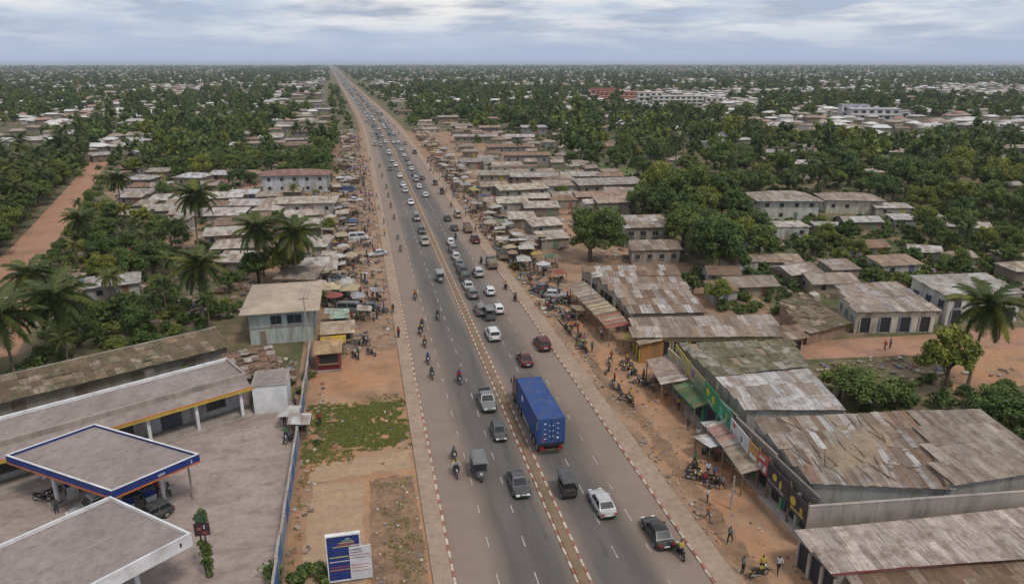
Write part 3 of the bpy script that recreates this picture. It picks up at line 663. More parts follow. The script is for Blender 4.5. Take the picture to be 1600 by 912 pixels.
# long station shop with yellow-edged awning
def station_shop():
    u = Vector((20.2, 11.2, 0)).normalized(); v = Vector((-u.y, u.x, 0)); o = Vector((-14.0, 77.0, 0)); L = 42
    q = lambda a, b_, z: o-u*a+v*b_+Vector((0, 0, z)); c = q(L/2, 3, 0)
    B = Bld('station_shop', 'long flat-roofed station shop with orange-edged awning and white columns', 'shop building', c.x, c.y, None, 'long station shop')
    B.part('wall', MB().loft([[q(.4, 1.8, -.1), q(L, 1.8, -.1), q(L, 6.2, -.1), q(.4, 6.2, -.1)], [q(.4, 1.8, 4.0), q(L, 1.8, 4.0), q(L, 6.2, 4.0), q(.4, 6.2, 4.0)]]), M['wall'], (.44,.44,.45))
    B.part('roof', slab_quad([q(0, .9, 4.3), q(L, .9, 4.3), q(L, 6.3, 4.3), q(0, 6.3, 4.3)], .3), M['slab'])
    for a0, b0, a1, b1 in ((-.1, 6.3, L, 6.55), (-.1, .65, L, .9), (-.1, .9, .12, 6.3)):
        B.part('parapet', slab_quad([q(a0, b0, 4.62), q(a1, b0, 4.62), q(a1, b1, 4.62), q(a0, b1, 4.62)], .62), M['white'] if b0 > 6 else M['conc'])
    B.part('awning', slab_quad([q(0, .63, 4.05), q(L, .63, 4.05), q(L, -1.0, 3.45), q(0, -1.0, 3.45)], .12), M['slab'])
    B.part('awning_edge', slab_quad([q(-.02, -1.0, 3.5), q(L, -1.0, 3.5), q(L, -1.16, 3.5), q(-.02, -1.16, 3.5)], .26), M['yellow'])
    B.part('awning_trim', slab_quad([q(-.02, -1.02, 3.60), q(L, -1.02, 3.60), q(L, -1.14, 3.60), q(-.02, -1.14, 3.60)], .08), M['orange'])
    for k in range(9):
        p = q(1.2+k*4.8, -.5, 0); B.part('column', MB().rbox((p.x, p.y, 1.7), (.32, .32, 3.4), math.atan2(u.y, u.x)), M['white'])
    for k in range(8):
        a = 2.2+k*4.8; kind = 'door' if k % 2 else 'window'
        opening(B, q(L, 1.8, 0), q(.4, 1.8, 0), (L-a-2.1)/(L-.4), (L-a)/(L-.4), .05 if k % 2 else .9, 2.4, kind, (.08,.09,.12), 1)
    B.part('plinth', slab_quad([q(.2, -1.2, .18), q(L, -1.2, .18), q(L, 1.75, .18), q(.2, 1.75, .18)], .3), M['conc'])
    for k in range(6): occ(*q(k*7, 3, 0).to_2d(), 6)
station_shop()
def mossy_shed():
    u = Vector((24.6, 13.3, 0)).normalized(); v = Vector((-u.y, u.x, 0)); o = Vector((-18.6, 91.6, 0)); L = 34
    q = lambda a, b_, z: o-u*a+v*b_+Vector((0, 0, z)); c = q(L/2, 2, 0)
    B = Bld('old_shed', 'long derelict shed with mossy brown tin roof behind the station shop', 'shed', c.x, c.y, None, 'long mossy-roofed shed')
    B.part('wall', MB().loft([[q(0, .5, -.1), q(L, .5, -.1), q(L, 5, -.1), q(0, 5, -.1)], [q(0, .5, 2.5), q(L, .5, 2.5), q(L, 5, 3.2), q(0, 5, 3.2)]]), M['wall'], (.26,.235,.21))
    B.part('roof_frame', slab_quad([q(-.2, .1, 2.58), q(L, .1, 2.58), q(L, 5.3, 3.38), q(-.2, 5.3, 3.38)], .07), M['wood'])
    B.sheets([q(L, -.3, 2.6), q(-.4, -.3, 2.6), q(-.4, 5.6, 3.5), q(L, 5.6, 3.5)], 1.05, 1.55, [(.17,.115,.075), (.21,.145,.095), (.14,.095,.065), (.27,.215,.165), (.19,.12,.085)], 'moss', 2.2, skip=.02)
    B.part('ridge_cap', slab_quad([q(-.5, 5.5, 3.62), q(L, 5.5, 3.62), q(L, 5.8, 3.6), q(-.5, 5.8, 3.6)], .08), M['conc'])
    for k in range(5): opening(B, q(L, .5, 0), q(0, .5, 0), .12+k*.18, .16+k*.18, .1, 2.0, 'door', (.14,.11,.09), 1)
    for k in range(5): occ(*q(k*7, 3, 0).to_2d(), 5)
mossy_shed()
# white store with a collapsed brown roof behind it
B = Bld('white_store', 'small white plastered store with bare flat front beside the station shop', 'store', -11.6, 78.3, None, 'small white store')
B.part('wall', MB().box(-13.6, -9.9, 76.4, 80.6, -.1, 3.4), M['white']); B.part('parapet', MB().box(-13.7, -9.8, 76.3, 80.7, 3.4, 3.5), M['conc'])
B.part('roof_slab', MB().box(-13.4, -10.1, 76.6, 80.4, 3.5, 3.56), M['slab'])
opening(B, (-13.6, 80.6), (-13.6, 76.4), .3, .55, 1.2, 2.1, 'window', (.4,.4,.4), -1)
occ(-11.6, 78.3, 4)
qbuilding('collapsed_shed', 'shed with collapsed brown rusty roof behind the small white store', 'shed', [(-15.57, 79.81, 3.00), (-10.77, 80.42, 3.00), (-12.73, 89.08, 3.20), (-18.73, 87.56, 3.20)], .9, 1.1, [(.20,.12,.085), (.26,.16,.11), (.16,.10,.07), (.32,.29,.27)], (.32,.29,.26), jit=9., skip=.06)
for k in range(26):
    x, y = random.uniform(-18, -10.2), random.uniform(81, 89)
    o = MB().rbox((0, 0, 0), (random.uniform(1, 2.6), .12, .07), 0).build('loose_plank', M['wood'], None, (x, y, random.uniform(.1, .4)+(3.1 if y < 84 and x > -16 else 0)), random.uniform(0, 3.1)); tag(o, None, 'plank', 'loose planks around the collapsed shed'); auto(o, 'broken brown plank lying in the rubble', 'plank', x, y)
# pale green two-storey house
def hip_roof(B, x0, x1, y0, y1, z0, z1, m, col, th=.12, rl=.5, parent=None, name='roof'):
    """hip roof; rl = ridge length share of the long side"""
    cx, cy_ = (x0+x1)/2, (y0+y1)/2; b = MB()
    if x1-x0 > y1-y0: h = (x1-x0)*rl/2; r = [(cx-h, cy_, z1), (cx+h, cy_, z1)]; fs = [(0,1,5,4), (1,2,5), (2,3,4,5), (3,0,4)]
    else: h = (y1-y0)*rl/2; r = [(cx, cy_-h, z1), (cx, cy_+h, z1)]; fs = [(0,1,4), (1,2,5,4), (2,3,5), (3,0,4,5)]
    vs = [(x0,y0,z0),(x1,y0,z0),(x1,y1,z0),(x0,y1,z0)]+r; b.add(vs, fs)
    b.add([(x0,y0,z0-th),(x1,y0,z0-th),(x1,y1,z0-th),(x0,y1,z0-th),(x0,y0,z0),(x1,y0,z0),(x1,y1,z0),(x0,y1,z0)], [(3,2,1,0),(0,1,5,4),(1,2,6,5),(2,3,7,6),(3,0,4,7)])
    return B.part(name, b, m, col)
B = Bld('green_house', 'two-storey pale green house with tan hipped roof beside the market', 'house', -12.5, 104, None, 'pale green two-storey house')
B.part('wall', MB().box(-16.8, -8.2, 98.2, 110, -.1, 4.9), M['wall'], (.40,.46,.43))
hip_roof(B, -17.8, -7.0, 97.0, 111.4, 4.95, 6.1, M['plaintin'], (.40,.325,.255), rl=.42)
for t0, t1, c in ((.34, .52, (.25,.3,.4)), (.6, .84, (.2,.3,.5))): opening(B, (-16.8, 98.2), (-8.2, 98.2), t0, t1, 2.8, 4.2, 'window', c, 1)
for t0, t1, z0, z1, kd in ((.08,.2,2.8,4.2,'window'), (.3,.42,2.8,4.2,'window'), (.55,.67,2.8,4.2,'window'), (.78,.9,2.8,4.2,'window'), (.15,.27,.6,1.9,'window'), (.45,.55,0,2.0,'door'), (.75,.87,.6,1.9,'window')): opening(B, (-16.8, 110), (-16.8, 98.2), t0, t1, z0, z1, kd, (.2,.25,.24), -1)
opening(B, (-16.8, 98.2), (-8.2, 98.2), .15, .25, 0, 2.0, 'door', (.25,.2,.16), 1); opening(B, (-8.2, 98.2), (-8.2, 110), .3, .42, 2.8, 4.2, 'window', (.3,.3,.3), 1)
B.part('floor_band', MB().box(-16.88, -8.12, 98.12, 110.08, 2.35, 2.5), M['conc']); occ(-12.5, 104, 9)
# ------------------------------------------------------------------ left lot: blue perimeter wall, billboard, green totem
def perimeter_wall():
    B = Bld('perimeter_wall', 'long weathered blue wall between station yard and dirt plot', 'wall', -8.3, 68, None, 'blue perimeter wall')
    y = 45.; cols = [(.04,.15,.36), (.06,.18,.38), (.20,.27,.36), (.03,.12,.33), (.05,.17,.40), (.28,.24,.26), (.34,.22,.27), (.3,.3,.28)]
    k = 0
    while y < 93:
        L = 3.0; x = -8.3+random.uniform(-.05, .05); h = 1.75+random.uniform(-.12, .12)
        c = cols[k % 5] if y < 72 else random.choice(cols[2:])
        B.part('wall_panel', MB().box(x-.07, x+.07, y, y+L-.24, -.1, h), M['obj'], c)
        B.part('coping', MB().box(x-.11, x+.11, y, y+L-.24, h, h+.07), M['conc']); B.part('pier', MB().box(-8.44, -8.16, y+L-.24, y+L, -.1, h+.16), M['conc'])
        y += L; k += 1
perimeter_wall()
def billboard():
    B = Bld('billboard', 'blue and white advertising billboard beside the dirt plot', 'billboard', -2.8, 46.4, None, 'blue billboard')
    x0, x1, y, z0, z1 = -4.35, -1.95, 46.3, .3, 4.25
    B.part('panel', MB().box(x0, x1, y, y+.22, z0, z1), M['blue'])
    for a in ((x0-.08, x1+.08, z1, z1+.1), (x0-.08, x1+.08, z0-.1, z0)): B.part('frame', MB().box(a[0], a[1], y-.06, y+.28, a[2], a[3]), M['white'])
    for x in (x0-.08, x1): B.part('frame', MB().box(x, x+.08, y-.06, y+.28, z0, z1), M['white'])
    for x in (x0+.3, x1-.4): B.part('post', MB().box(x, x+.14, y+.04, y+.18, -.1, z0), M['metal'])
    B.part('side_panel', MB().box(-2.75, -1.12, y-.12, y-.02, .25, 3.2), M['obj'], (.55,.57,.62))
    f = y-.015
    for k, (w, dx) in enumerate(((.35, .1), (.8, .05), (1.15, 0), (1.3, -.05), (1.75, -.15))):        # tiered yellow-green emblem
        zc = 3.95-k*.16; cx = -2.9+dx
        B.part('emblem_bar', MB().box(cx-w/2, cx+w/2, f, f+.01, zc-.045, zc+.03), M['obj'], ((.5,.5,.42), (.2,.4,.25), (.5,.46,.15), (.45,.09,.08), (.46,.45,.16))[k])
    for k in range(5):
        B.part('lettering', MB().box(-2.55+k*.13, -2.47+k*.13, f-.004, f+.006, 3.26, 3.36), M['white'])
    g = y-.125
    for k in range(7): B.part('lettering', MB().box(-2.68+k*.12, -2.60+k*.12, g, g+.01, 2.92, 3.02), M['dark'])
    for k, (z, w, c) in enumerate(((2.7, .9, (.08,.08,.12)), (2.45, 1.4, (.4,.1,.15)), (2.2, 1.1, (.06,.06,.1)), (1.55, 1.45, (.4,.09,.16)), (1.3, 1.3, (.45,.22,.08)), (1.0, 1.45, (.4,.08,.2)))):
        B.part('text_line', MB().box(-2.68, -2.68+w, g, g+.01, z, z+.06), M['obj'], c)
    for z, c in ((2.35, (.45,.5,.12)), (1.95, (.5,.5,.55)), (1.45, (.3,.07,.1)), (1.2, (.5,.2,.06))): B.part('text_line', MB().box(x0+.1, -2.8, f, f+.01, z, z+.08), M['obj'], c)
billboard()
def totem():
    B = Bld('price_totem', 'tall green creeper-covered sign post with dark panel beside white canopy', 'sign', -13.6, 49.2, None, 'green sign post')
    for dx in (-.16, .16): B.part('post', MB().rbox((-13.6+dx, 49.2, 2.7), (.1, .1, 5.6)), M['dark'])
    B.part('sign_panel', MB().box(-14.1, -13.0, 49.02, 49.14, 3.9, 4.95), M['obj'], (.05,.025,.035)); B.part('top_panel', MB().box(-13.95, -13.2, 49.04, 49.16, 5.02, 5.8), M['obj'], (.02,.07,.035))
    B.part('price_mark', MB().box(-13.85, -13.6, 49.0, 49.018, 4.4, 4.62), M['red']); B.part('price_mark', MB().box(-13.4, -13.32, 49.0, 49.018, 4.5, 4.8), M['white']); B.part('price_mark', MB().box(-13.5, -13.25, 49.0, 49.018, 4.05, 4.2), M['red'])
    g = np.random.default_rng(3); C = [(g.uniform(-.3, .3), g.uniform(-.2, .2), g.uniform(.3, 4.0)) for _ in range(22)]+[(g.uniform(-.35, .35), .1, g.uniform(4.9, 5.9)) for _ in range(5)]
    place('creeper_foliage', leaf_cloud('creeper_foliage', C, [.26]*27, 45, .22, M['leaf'], 5), B.r)
totem()
def kiosk(name, label, x0, x1, y0, y1, h, wall, roof, front=None, lm=None):
    cx, cy_ = (x0+x1)/2, (y0+y1)/2; B = Bld(name, label, 'kiosk', cx, cy_, None, lm)
    B.part('wall', MB().box(x0, x1, y0, y1, -.05, h), M['obj'], wall); B.part('roof', slab_quad([(x0-.3, y0-.5, h+.05), (x1+.3, y0-.5, h+.05), (x1+.3, y1+.3, h+.35), (x0-.3, y1+.3, h+.35)], .07), M['tin'], roof)
    B.part('counter', MB().box(x0+.2, x1-.2, y0-.35, y0-.02, .9, 1.0), M['wood']); B.part('hatch', MB().box(x0+.4, x1-.4, y0-.03, y0-.005, 1.05, h-.25), M['dark']); B.part('kerbstone', MB().box(x0-.1, x1+.1, y0-.6, y0-.36, -.05, .22), M['conc'])
    for x in (x0+.05, x1-.15): B.part('post', MB().box(x, x+.1, y0-.45, y0-.36, 0, h+.02), M['wood'])
    occ(cx, cy_, 3); return B
kiosk('red_kiosk', 'red painted kiosk with faded white mark beside the perimeter wall', -7.2, -4.2, 87.0, 90.2, 2.5, (.26,.035,.05), (.34,.23,.13), lm='red kiosk')
kiosk('yellow_kiosk', 'low kiosk with bright yellow canopy behind the red kiosk', -6.6, -3.8, 91.6, 93.0, 2.0, (.3,.2,.08), (.36,.22,.03), lm='yellow kiosk')
kiosk('green_kiosk', 'small kiosk with rounded pale green top near the pale green house', -5.6, -3.4, 100.5, 103, 2.4, (.12,.12,.11), (.35,.50,.40))
kiosk('tan_kiosk', 'low kiosk with flat tan roof between yellow and green kiosks', -6.8, -2.6, 95.0, 98.6, 2.1, (.30,.25,.2), (.38,.3,.22))
# ------------------------------------------------------------------ shops along the far verge
DOORC = [(.10,.12,.2), (.25,.10,.07), (.12,.2,.12), (.3,.27,.22), (.35,.28,.06)]
# foreground roofs
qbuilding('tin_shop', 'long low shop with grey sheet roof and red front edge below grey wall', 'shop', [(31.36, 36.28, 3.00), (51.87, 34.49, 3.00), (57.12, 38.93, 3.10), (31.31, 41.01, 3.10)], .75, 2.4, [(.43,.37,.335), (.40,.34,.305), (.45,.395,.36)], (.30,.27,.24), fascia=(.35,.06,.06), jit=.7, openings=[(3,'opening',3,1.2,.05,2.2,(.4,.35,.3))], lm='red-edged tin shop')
qbuilding('brown_shed', 'low shed with brown rusty mossy roof below the red-edged shop', 'shed', [(30.33, 33.27, 2.20), (49.21, 31.10, 2.20), (52.25, 34.70, 2.60), (33.18, 36.53, 2.60)], .95, 1.9, RUST+[(.16,.10,.07), (.19,.12,.08)], (.25,.21,.18), jit=2)
B = Bld('boundary_wall', 'long grey stained concrete wall in front of the big tin-roofed shop', 'wall', 44, 42, None, 'long grey concrete wall')
for k in range(9):
    a, b_ = Vector((33.6+k*2.9, 42.55-k*.29, 0)), Vector((33.6+(k+1)*2.9-.03, 42.55-(k+1)*.29, 0))
    d = (b_-a); B.part('wall_panel', MB().rbox((a+b_)/2+Vector((0, 0, 1.95)), (d.length, .2, 4.1), math.atan2(d.y, d.x)), M['conc']); B.part('coping', MB().rbox((a+b_)/2+Vector((0, 0, 4.04)), (d.length, .26, .08), math.atan2(d.y, d.x)), M['conc'])
qb = [(35.48, 45.02, 4.30), (46.88, 42.18, 4.00), (51.28, 52.81, 5.30), (35.98, 55.60, 4.70)]
R1 = qbuilding('big_tin_shop', 'big shop with patched grey and rusty sheet roof behind grey wall', 'shop', qb, .62, 2.6, PALE[:3]+GREY+TAN+TAN+RUST, (.34,.335,.325), jit=1.8, inset=.35, lm='big tin-roofed shop')
R1b = qbuilding('tan_roof_store', 'store with even tan sheet roof adjoining the big tin-roofed shop', 'shop', [(46.08, 42.25, 4.50), (57.88, 42.22, 4.50), (58.34, 51.51, 5.40), (51.37, 52.59, 5.40)], .6, 2.6, [(.33,.285,.24), (.30,.255,.215), (.35,.31,.265), (.28,.23,.19)], (.36,.35,.33), jit=1.0, inset=.35)
# battens and poles weighing down the big roof
a, b_, c, d = [vec(q) for q in qb]
for k in range(34):
    s, t = random.uniform(.08, .9), random.uniform(.1, .92); p = (a*(1-s)+b_*s)*(1-t)+(d*(1-s)+c*s)*t; u = (b_-a).normalized(); v = (d-a).normalized()
    ang = math.atan2(v.y, v.x)+random.uniform(-.5, .5) if k % 3 else random.uniform(0, 3)
    R1.part('batten', MB().rbox(p+Vector((0, 0, .13)), (random.uniform(1.2, 3.6), .09, .06), ang), M['wood'])
qbuilding('grey_roof_shop', 'shop with pale grey tin roof behind the green signboards', 'shop', [(36.52, 57.74, 4.60), (46.47, 55.62, 4.60), (47.84, 64.05, 5.20), (36.73, 64.61, 5.00)], 1.0, 2.4, PALE+GREY, (.40,.39,.37), jit=1.4, inset=.4, openings=[(0,'window',3,1.0,1.6,2.6,(.35,.33,.3))], lm='grey-roofed shop')
qbuilding('mossy_shop', 'shop with sagging green mossy roof behind the yellow signboards', 'shop', [(37.34, 65.70, 4.60), (48.82, 65.66, 4.80), (51.26, 72.59, 5.20), (36.80, 74.67, 5.00)], 1.0, 2.0, [(.20,.19,.13), (.24,.22,.16), (.30,.28,.25), (.17,.16,.10)], (.36,.34,.30), mat_='moss', jit=2.4, inset=.4, skip=.03, lm='mossy-roofed shop')
def signs(label, lst, lm):
    """a run of upright boards on posts along the shop fronts: (x0, y0, x1, y1, z0, z1, colour, decals)"""
    cx, cy_ = lst[len(lst)//2][0], lst[len(lst)//2][1]; B = Bld('shop_signboard', label, 'signboard', cx, cy_, None, lm)
    for (x0, y0, x1, y1, z0, z1, col, dec) in lst:
        d = Vector((x1-x0, y1-y0)); L = d.length; rz = math.atan2(d.y, d.x); c = Vector(((x0+x1)/2, (y0+y1)/2, (z0+z1)/2))
        bd = B.part('board', MB().rbox(c, (L-.06, .07, z1-z0), rz), M['obj'], col); n = Vector((d.y, -d.x)).normalized()*-1
        if n.x > 0: n = -n
        for (t, zf, w, h, c2, round_) in dec:
            p = Vector((x0, y0, 0))+Vector((d.x, d.y, 0))*t+Vector((n.x, n.y, 0))*.045+Vector((0, 0, z0+(z1-z0)*zf))
            mb = MB()
            if round_: mb.tube(p, p+Vector((n.x, n.y, 0))*.012, w/2, w/2, 14)
            else: mb.rbox(p, (w, .012, h), rz)
            e = place('sign_mark', mb.mesh('sign_mark', M['obj']), bd); e.color = (*c2, 1)
        for e in (0, 1):
            p = Vector((x0, y0, 0))+Vector((d.x, d.y, 0))*(.03 if e == 0 else .97)+Vector((-n.x, -n.y, 0))*.1; B.part('post', MB().rbox(p+Vector((0, 0, z1/2+.1)), (.09, .09, z1+.3), rz), M['wood'])
YL, PU, WH, GR, RD, DK = (.50,.38,.05), (.16,.09,.22), (.60,.60,.58), (.03,.22,.09), (.38,.06,.05), (.045,.035,.04)
wmarks = lambda t0, n, zf, c, w=.16, h=.26: [(t0+k*.085, zf, w*(.5+random.random()*.7), h*(.7+random.random()*.5), c, False) for k in range(n)]
pt = lambda x, y: (x, y)
f0, f1, f2, f3, f4, f5, f6 = (36.82, 75.02), (35.94, 69.24), (35.45, 64.41), (34.65, 57.14), (34.17, 52.72), (34.19, 49.43), (34.01, 43.13)
signs('yellow and purple shop signboards above the tan-striped awning', [
    (*f0, *f1, 2.9, 4.9, (.40,.33,.10), [(.2,.5,.7,.9,PU,False),(.55,.55,.6,.6,WH,False),(.8,.4,.35,.5,RD,False)]), (*f1, *f2, 2.9, 4.9, (.30,.26,.16), [(.25,.55,.8,.9,PU,False),(.65,.5,.7,.7,YL,False)]+wmarks(.15,5,.2,WH))], None)
signs('green shop signboards with round yellow emblems above the green awning', [
    (*f2, *(35.06, 60.74), 2.8, 4.9, GR, [(.3,.6,.9,.9,YL,True),(.72,.5,.9,.9,YL,True)]+wmarks(.2,7,.15,WH)), (*(35.06, 60.74), *f3, 2.7, 4.7, (.035,.20,.13), [(.3,.5,.8,.9,(.05,.35,.2),False),(.7,.5,.3,.8,YL,False)]+wmarks(.25,6,.2,WH))], 'green signboards')
signs('white and orange shop signboards above the striped tin awnings', [
    (*f3, *f4, 2.5, 4.3, (.50,.50,.49), [(.2,.75,.6,.4,RD,False),(.62,.5,.3,.6,(.08,.1,.25),False)]+wmarks(.1,5,.3,(.3,.08,.3))), (*f4, *(34.12, 51.05), 2.4, 4.2, (.42,.22,.08), [(.5,.25,1.2,.6,WH,False)]), (*(34.12, 51.05), *f5, 2.3, 4.1, (.36,.08,.06), [(.5,.3,1.1,.6,WH,False),(.5,.35,.4,.4,(.5,.15,.3),False)]+wmarks(.2,6,.8,WH))], None)
signs('long dark brown shop signboard with yellow emblems beside the big tin roof', [
    (*f5, *(34.03, 45.83), 1.9, 3.9, DK, [(.35,.6,.7,.5,YL,True),(.62,.5,.3,.8,YL,False)]+wmarks(.08,9,.2,(.4,.3,.42))), (*(34.03, 45.83), *f6, 1.7, 3.6, DK, [(.25,.55,.8,.6,YL,True),(.7,.4,.35,.7,(.42,.3,.05),False)]+wmarks(.2,8,.2,(.5,.42,.1)))], 'dark brown signboard')
def awning(label, quad, tones, su=.55, sv=2.6, posts=True, mat_='sheet', jit=1.2, trim=None, goods=True):
    c = sum((vec(q) for q in quad), Vector())/4; B = Bld('shop_awning', label, 'awning', c.x, c.y, 'lean-to awnings in front of the shops')
    B.part('frame', slab_quad([vec(q)-Vector((0, 0, .03)) for q in footprint(quad, .08)], .06), M['wood']); B.sheets(quad, su, sv, tones, mat_, jit)
    for k in range(3):
        p = vec(quad[0]).lerp(vec(quad[1]), k/2*.96+.02); B.part('post', MB().rbox((p.x+.1, p.y, p.z/2-.05), (.11, .11, p.z)), M['wood'])
    if trim: p, q = vec(quad[0]), vec(quad[1]); B.part('fascia_board', MB().rbox((p+q)/2-Vector((0, 0, .1)), ((q-p).length, .05, .24), math.atan2((q-p).y, (q-p).x)), M['obj'], trim)
    occ(c.x, c.y, 2.5); return B
awning('tan striped tin awning with yellow edge below the yellow signboards', [(32.48, 69.00, 2.60), (33.61, 76.36, 2.60), (36.33, 75.21, 3.10), (35.40, 68.35, 3.10)], [(.40,.33,.29), (.33,.26,.23), (.43,.38,.34), (.36,.27,.22)], trim=(.40,.33,.06))
awning('dark green tin awning below the green signboards', [(33.62, 62.94, 2.50), (33.73, 68.78, 2.50), (35.57, 68.18, 3.00), (35.24, 62.67, 3.00)], [(.045,.13,.06), (.06,.16,.07), (.08,.15,.07)], trim=(.03,.16,.07))
awning('reddish grey tin awning beside the white signboards', [(32.79, 54.96, 2.40), (33.22, 59.72, 2.40), (35.55, 58.65, 3.00), (35.01, 54.42, 3.00)], [(.40,.32,.29), (.36,.22,.18), (.42,.38,.35), (.30,.22,.19)])
awning('brown ribbed tin awning beside the dark brown signboard', [(32.29, 50.40, 2.30), (32.88, 54.99, 2.30), (35.11, 54.58, 2.90), (34.74, 50.10, 2.90)], [(.33,.28,.23), (.29,.24,.195), (.26,.21,.17)], trim=(.3,.26,.08))
# shop fronts below the signboards: a recessed wall with doorways painted dark as unlit interiors
def shopfront(label, x, y0, y1, wall, n):
    B = Bld('market_shop', label, 'shop', x+1, (y0+y1)/2, 'shop fronts facing the highway')
    B.part('wall', MB().box(x, x+.25, y0, y1, -.1, 4.2), M['wall'], wall)
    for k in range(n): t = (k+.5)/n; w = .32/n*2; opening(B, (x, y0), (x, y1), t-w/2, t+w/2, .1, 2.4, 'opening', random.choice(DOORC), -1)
    for k in range(n+1): B.part('pier', MB().box(x-.3, x-.05, y0+(y1-y0)*k/n-.15, y0+(y1-y0)*k/n+.15, -.1, 3.2), M['obj'], random.choice([YL, GR, (.45,.42,.36), (.3,.28,.25)]))
    B.part('step', MB().box(x-1.1, x-.02, y0, y1, -.05, .16), M['conc'])
shopfront('yellow-piered shop front below the yellow signboards', 36.0, 67, 75.5, (.34,.3,.2), 3)
shopfront('green-piered dark shop front below the green signboards', 35.4, 57.5, 66.8, (.14,.19,.13), 3)
shopfront('dark shop front below the white and orange signboards', 35.2, 50, 57.3, (.25,.22,.2), 3)
shopfront('dark shop front below the long brown signboard', 34.9, 43.2, 49.8, (.16,.14,.13), 3)
# long tin building across, and the rusty block beyond it
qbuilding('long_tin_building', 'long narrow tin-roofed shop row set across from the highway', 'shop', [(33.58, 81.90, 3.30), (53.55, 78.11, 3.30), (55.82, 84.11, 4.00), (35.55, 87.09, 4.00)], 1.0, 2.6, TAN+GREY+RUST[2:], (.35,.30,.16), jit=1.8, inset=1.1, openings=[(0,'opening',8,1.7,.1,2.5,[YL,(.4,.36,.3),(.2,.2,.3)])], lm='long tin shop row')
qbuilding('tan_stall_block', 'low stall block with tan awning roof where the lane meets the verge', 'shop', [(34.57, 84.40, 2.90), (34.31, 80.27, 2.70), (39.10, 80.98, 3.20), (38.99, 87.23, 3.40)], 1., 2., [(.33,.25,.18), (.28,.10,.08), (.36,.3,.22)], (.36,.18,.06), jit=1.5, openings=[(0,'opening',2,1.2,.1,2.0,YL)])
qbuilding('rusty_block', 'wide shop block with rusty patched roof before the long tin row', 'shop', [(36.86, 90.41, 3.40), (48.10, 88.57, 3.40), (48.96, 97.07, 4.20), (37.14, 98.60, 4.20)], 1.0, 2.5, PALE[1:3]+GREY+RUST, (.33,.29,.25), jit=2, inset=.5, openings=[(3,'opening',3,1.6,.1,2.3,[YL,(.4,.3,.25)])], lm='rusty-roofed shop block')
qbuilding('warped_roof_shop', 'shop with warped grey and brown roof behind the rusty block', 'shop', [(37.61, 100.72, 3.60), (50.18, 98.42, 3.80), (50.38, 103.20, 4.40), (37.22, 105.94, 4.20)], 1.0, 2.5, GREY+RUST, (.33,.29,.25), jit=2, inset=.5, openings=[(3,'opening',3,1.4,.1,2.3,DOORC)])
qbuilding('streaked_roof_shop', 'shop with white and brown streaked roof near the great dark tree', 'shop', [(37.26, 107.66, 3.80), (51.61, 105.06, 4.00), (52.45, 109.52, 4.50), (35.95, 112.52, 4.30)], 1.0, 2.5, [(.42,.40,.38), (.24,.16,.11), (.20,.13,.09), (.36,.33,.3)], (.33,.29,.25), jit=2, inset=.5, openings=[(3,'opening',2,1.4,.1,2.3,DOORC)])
awn = [((890,446),(912,470),(935,462),(908,438),'tan'), ((913,471),(932,492),(962,484),(936,463),'tan'), ((933,493),(950,514),(978,505),(963,485),'rust')]
awning('tan sheet awning beside the streaked roof shop', [(32.54, 99.01, 2.60), (32.75, 107.40, 2.60), (35.20, 108.89, 3.00), (35.49, 100.06, 3.00)], TAN, trim=(.35,.3,.1))
awning('tan and yellow sheet awning beside the warped roof shop', [(32.53, 92.76, 2.60), (32.54, 98.70, 2.60), (35.48, 99.73, 3.00), (35.75, 93.22, 3.00)], TAN+[(.36,.33,.2)])
awning('rust coloured sheet awning beside the rusty shop block', [(32.43, 86.90, 2.60), (32.53, 92.47, 2.60), (35.75, 92.93, 3.00), (35.38, 87.77, 3.00)], RUST+[(.3,.09,.07)])
# stepped old house block behind the great tree
qbuilding('stepped_house', 'old two-storey house with broken balcony and stained roof by great tree', 'house', [(54.02, 138.66, 4.40), (65.35, 137.50, 4.40), (67.09, 146.92, 5.20), (56.06, 147.83, 5.20)], 1.4, 2.6, [(.30,.25,.2), (.24,.18,.14), (.4,.38,.36)], (.31,.27,.23), jit=1.5, inset=.5, openings=[(0,'window',4,1.3,2.6,3.7,(.2,.18,.16)), (0,'opening',4,1.4,.2,2.0,(.3,.3,.3))], lm='old stepped house')
qbuilding('annex_house', 'lower annex with plain tan roof and square windows below the stepped house', 'house', [(50.80, 126.37, 2.80), (61.21, 125.17, 2.80), (62.76, 131.03, 3.40), (52.30, 132.14, 3.40)], 1.4, 2.6, TAN, (.33,.28,.25), inset=.4, openings=[(0,'window',4,1.0,1.0,2.0,(.15,.15,.15))])
# ------------------------------------------------------------------ individual houses further off
UW = MB().box(-.5, .5, -.5, .5, 0, 1).mesh('wall', M['wall'])
def unit_gable():
    b = MB(); t = .06
    b.add([(-.55,-.6,0),(.55,-.6,0),(.55,0,1),(-.55,0,1),(.55,.6,0),(-.55,.6,0)], [(0,1,2,3),(3,2,4,5)]); b.add([(-.5,-.5,.02),(-.5,.5,.02),(-.5,0,.92),(.5,-.5,.02),(.5,.5,.02),(.5,0,.92)], [(1,0,2),(3,4,5)], 1)
    b.add([(-.55,-.6,0),(.55,-.6,0),(.55,-.6,-t),(-.55,-.6,-t),(.55,.6,0),(-.55,.6,0),(-.55,.6,-t),(.55,.6,-t)], [(0,3,2,1),(4,7,6,5)]); return b.mesh('roof', [M['tin'], M['wall']])
def unit_mono():
    return slab_quad([(-.55,-.58,0), (.55,-.58,0), (.55,.58,1), (-.55,.58,1)], .08).mesh('roof', M['tin'])
def unit_hip():
    b = MB(); b.add([(-.56,-.58,0),(.56,-.58,0),(.56,.58,0),(-.56,.58,0),(-.2,0,1),(.2,0,1)], [(0,1,5,4),(1,2,5),(2,3,4,5),(3,0,4),(3,2,1,0)]); return b.mesh('roof', M['tin'])
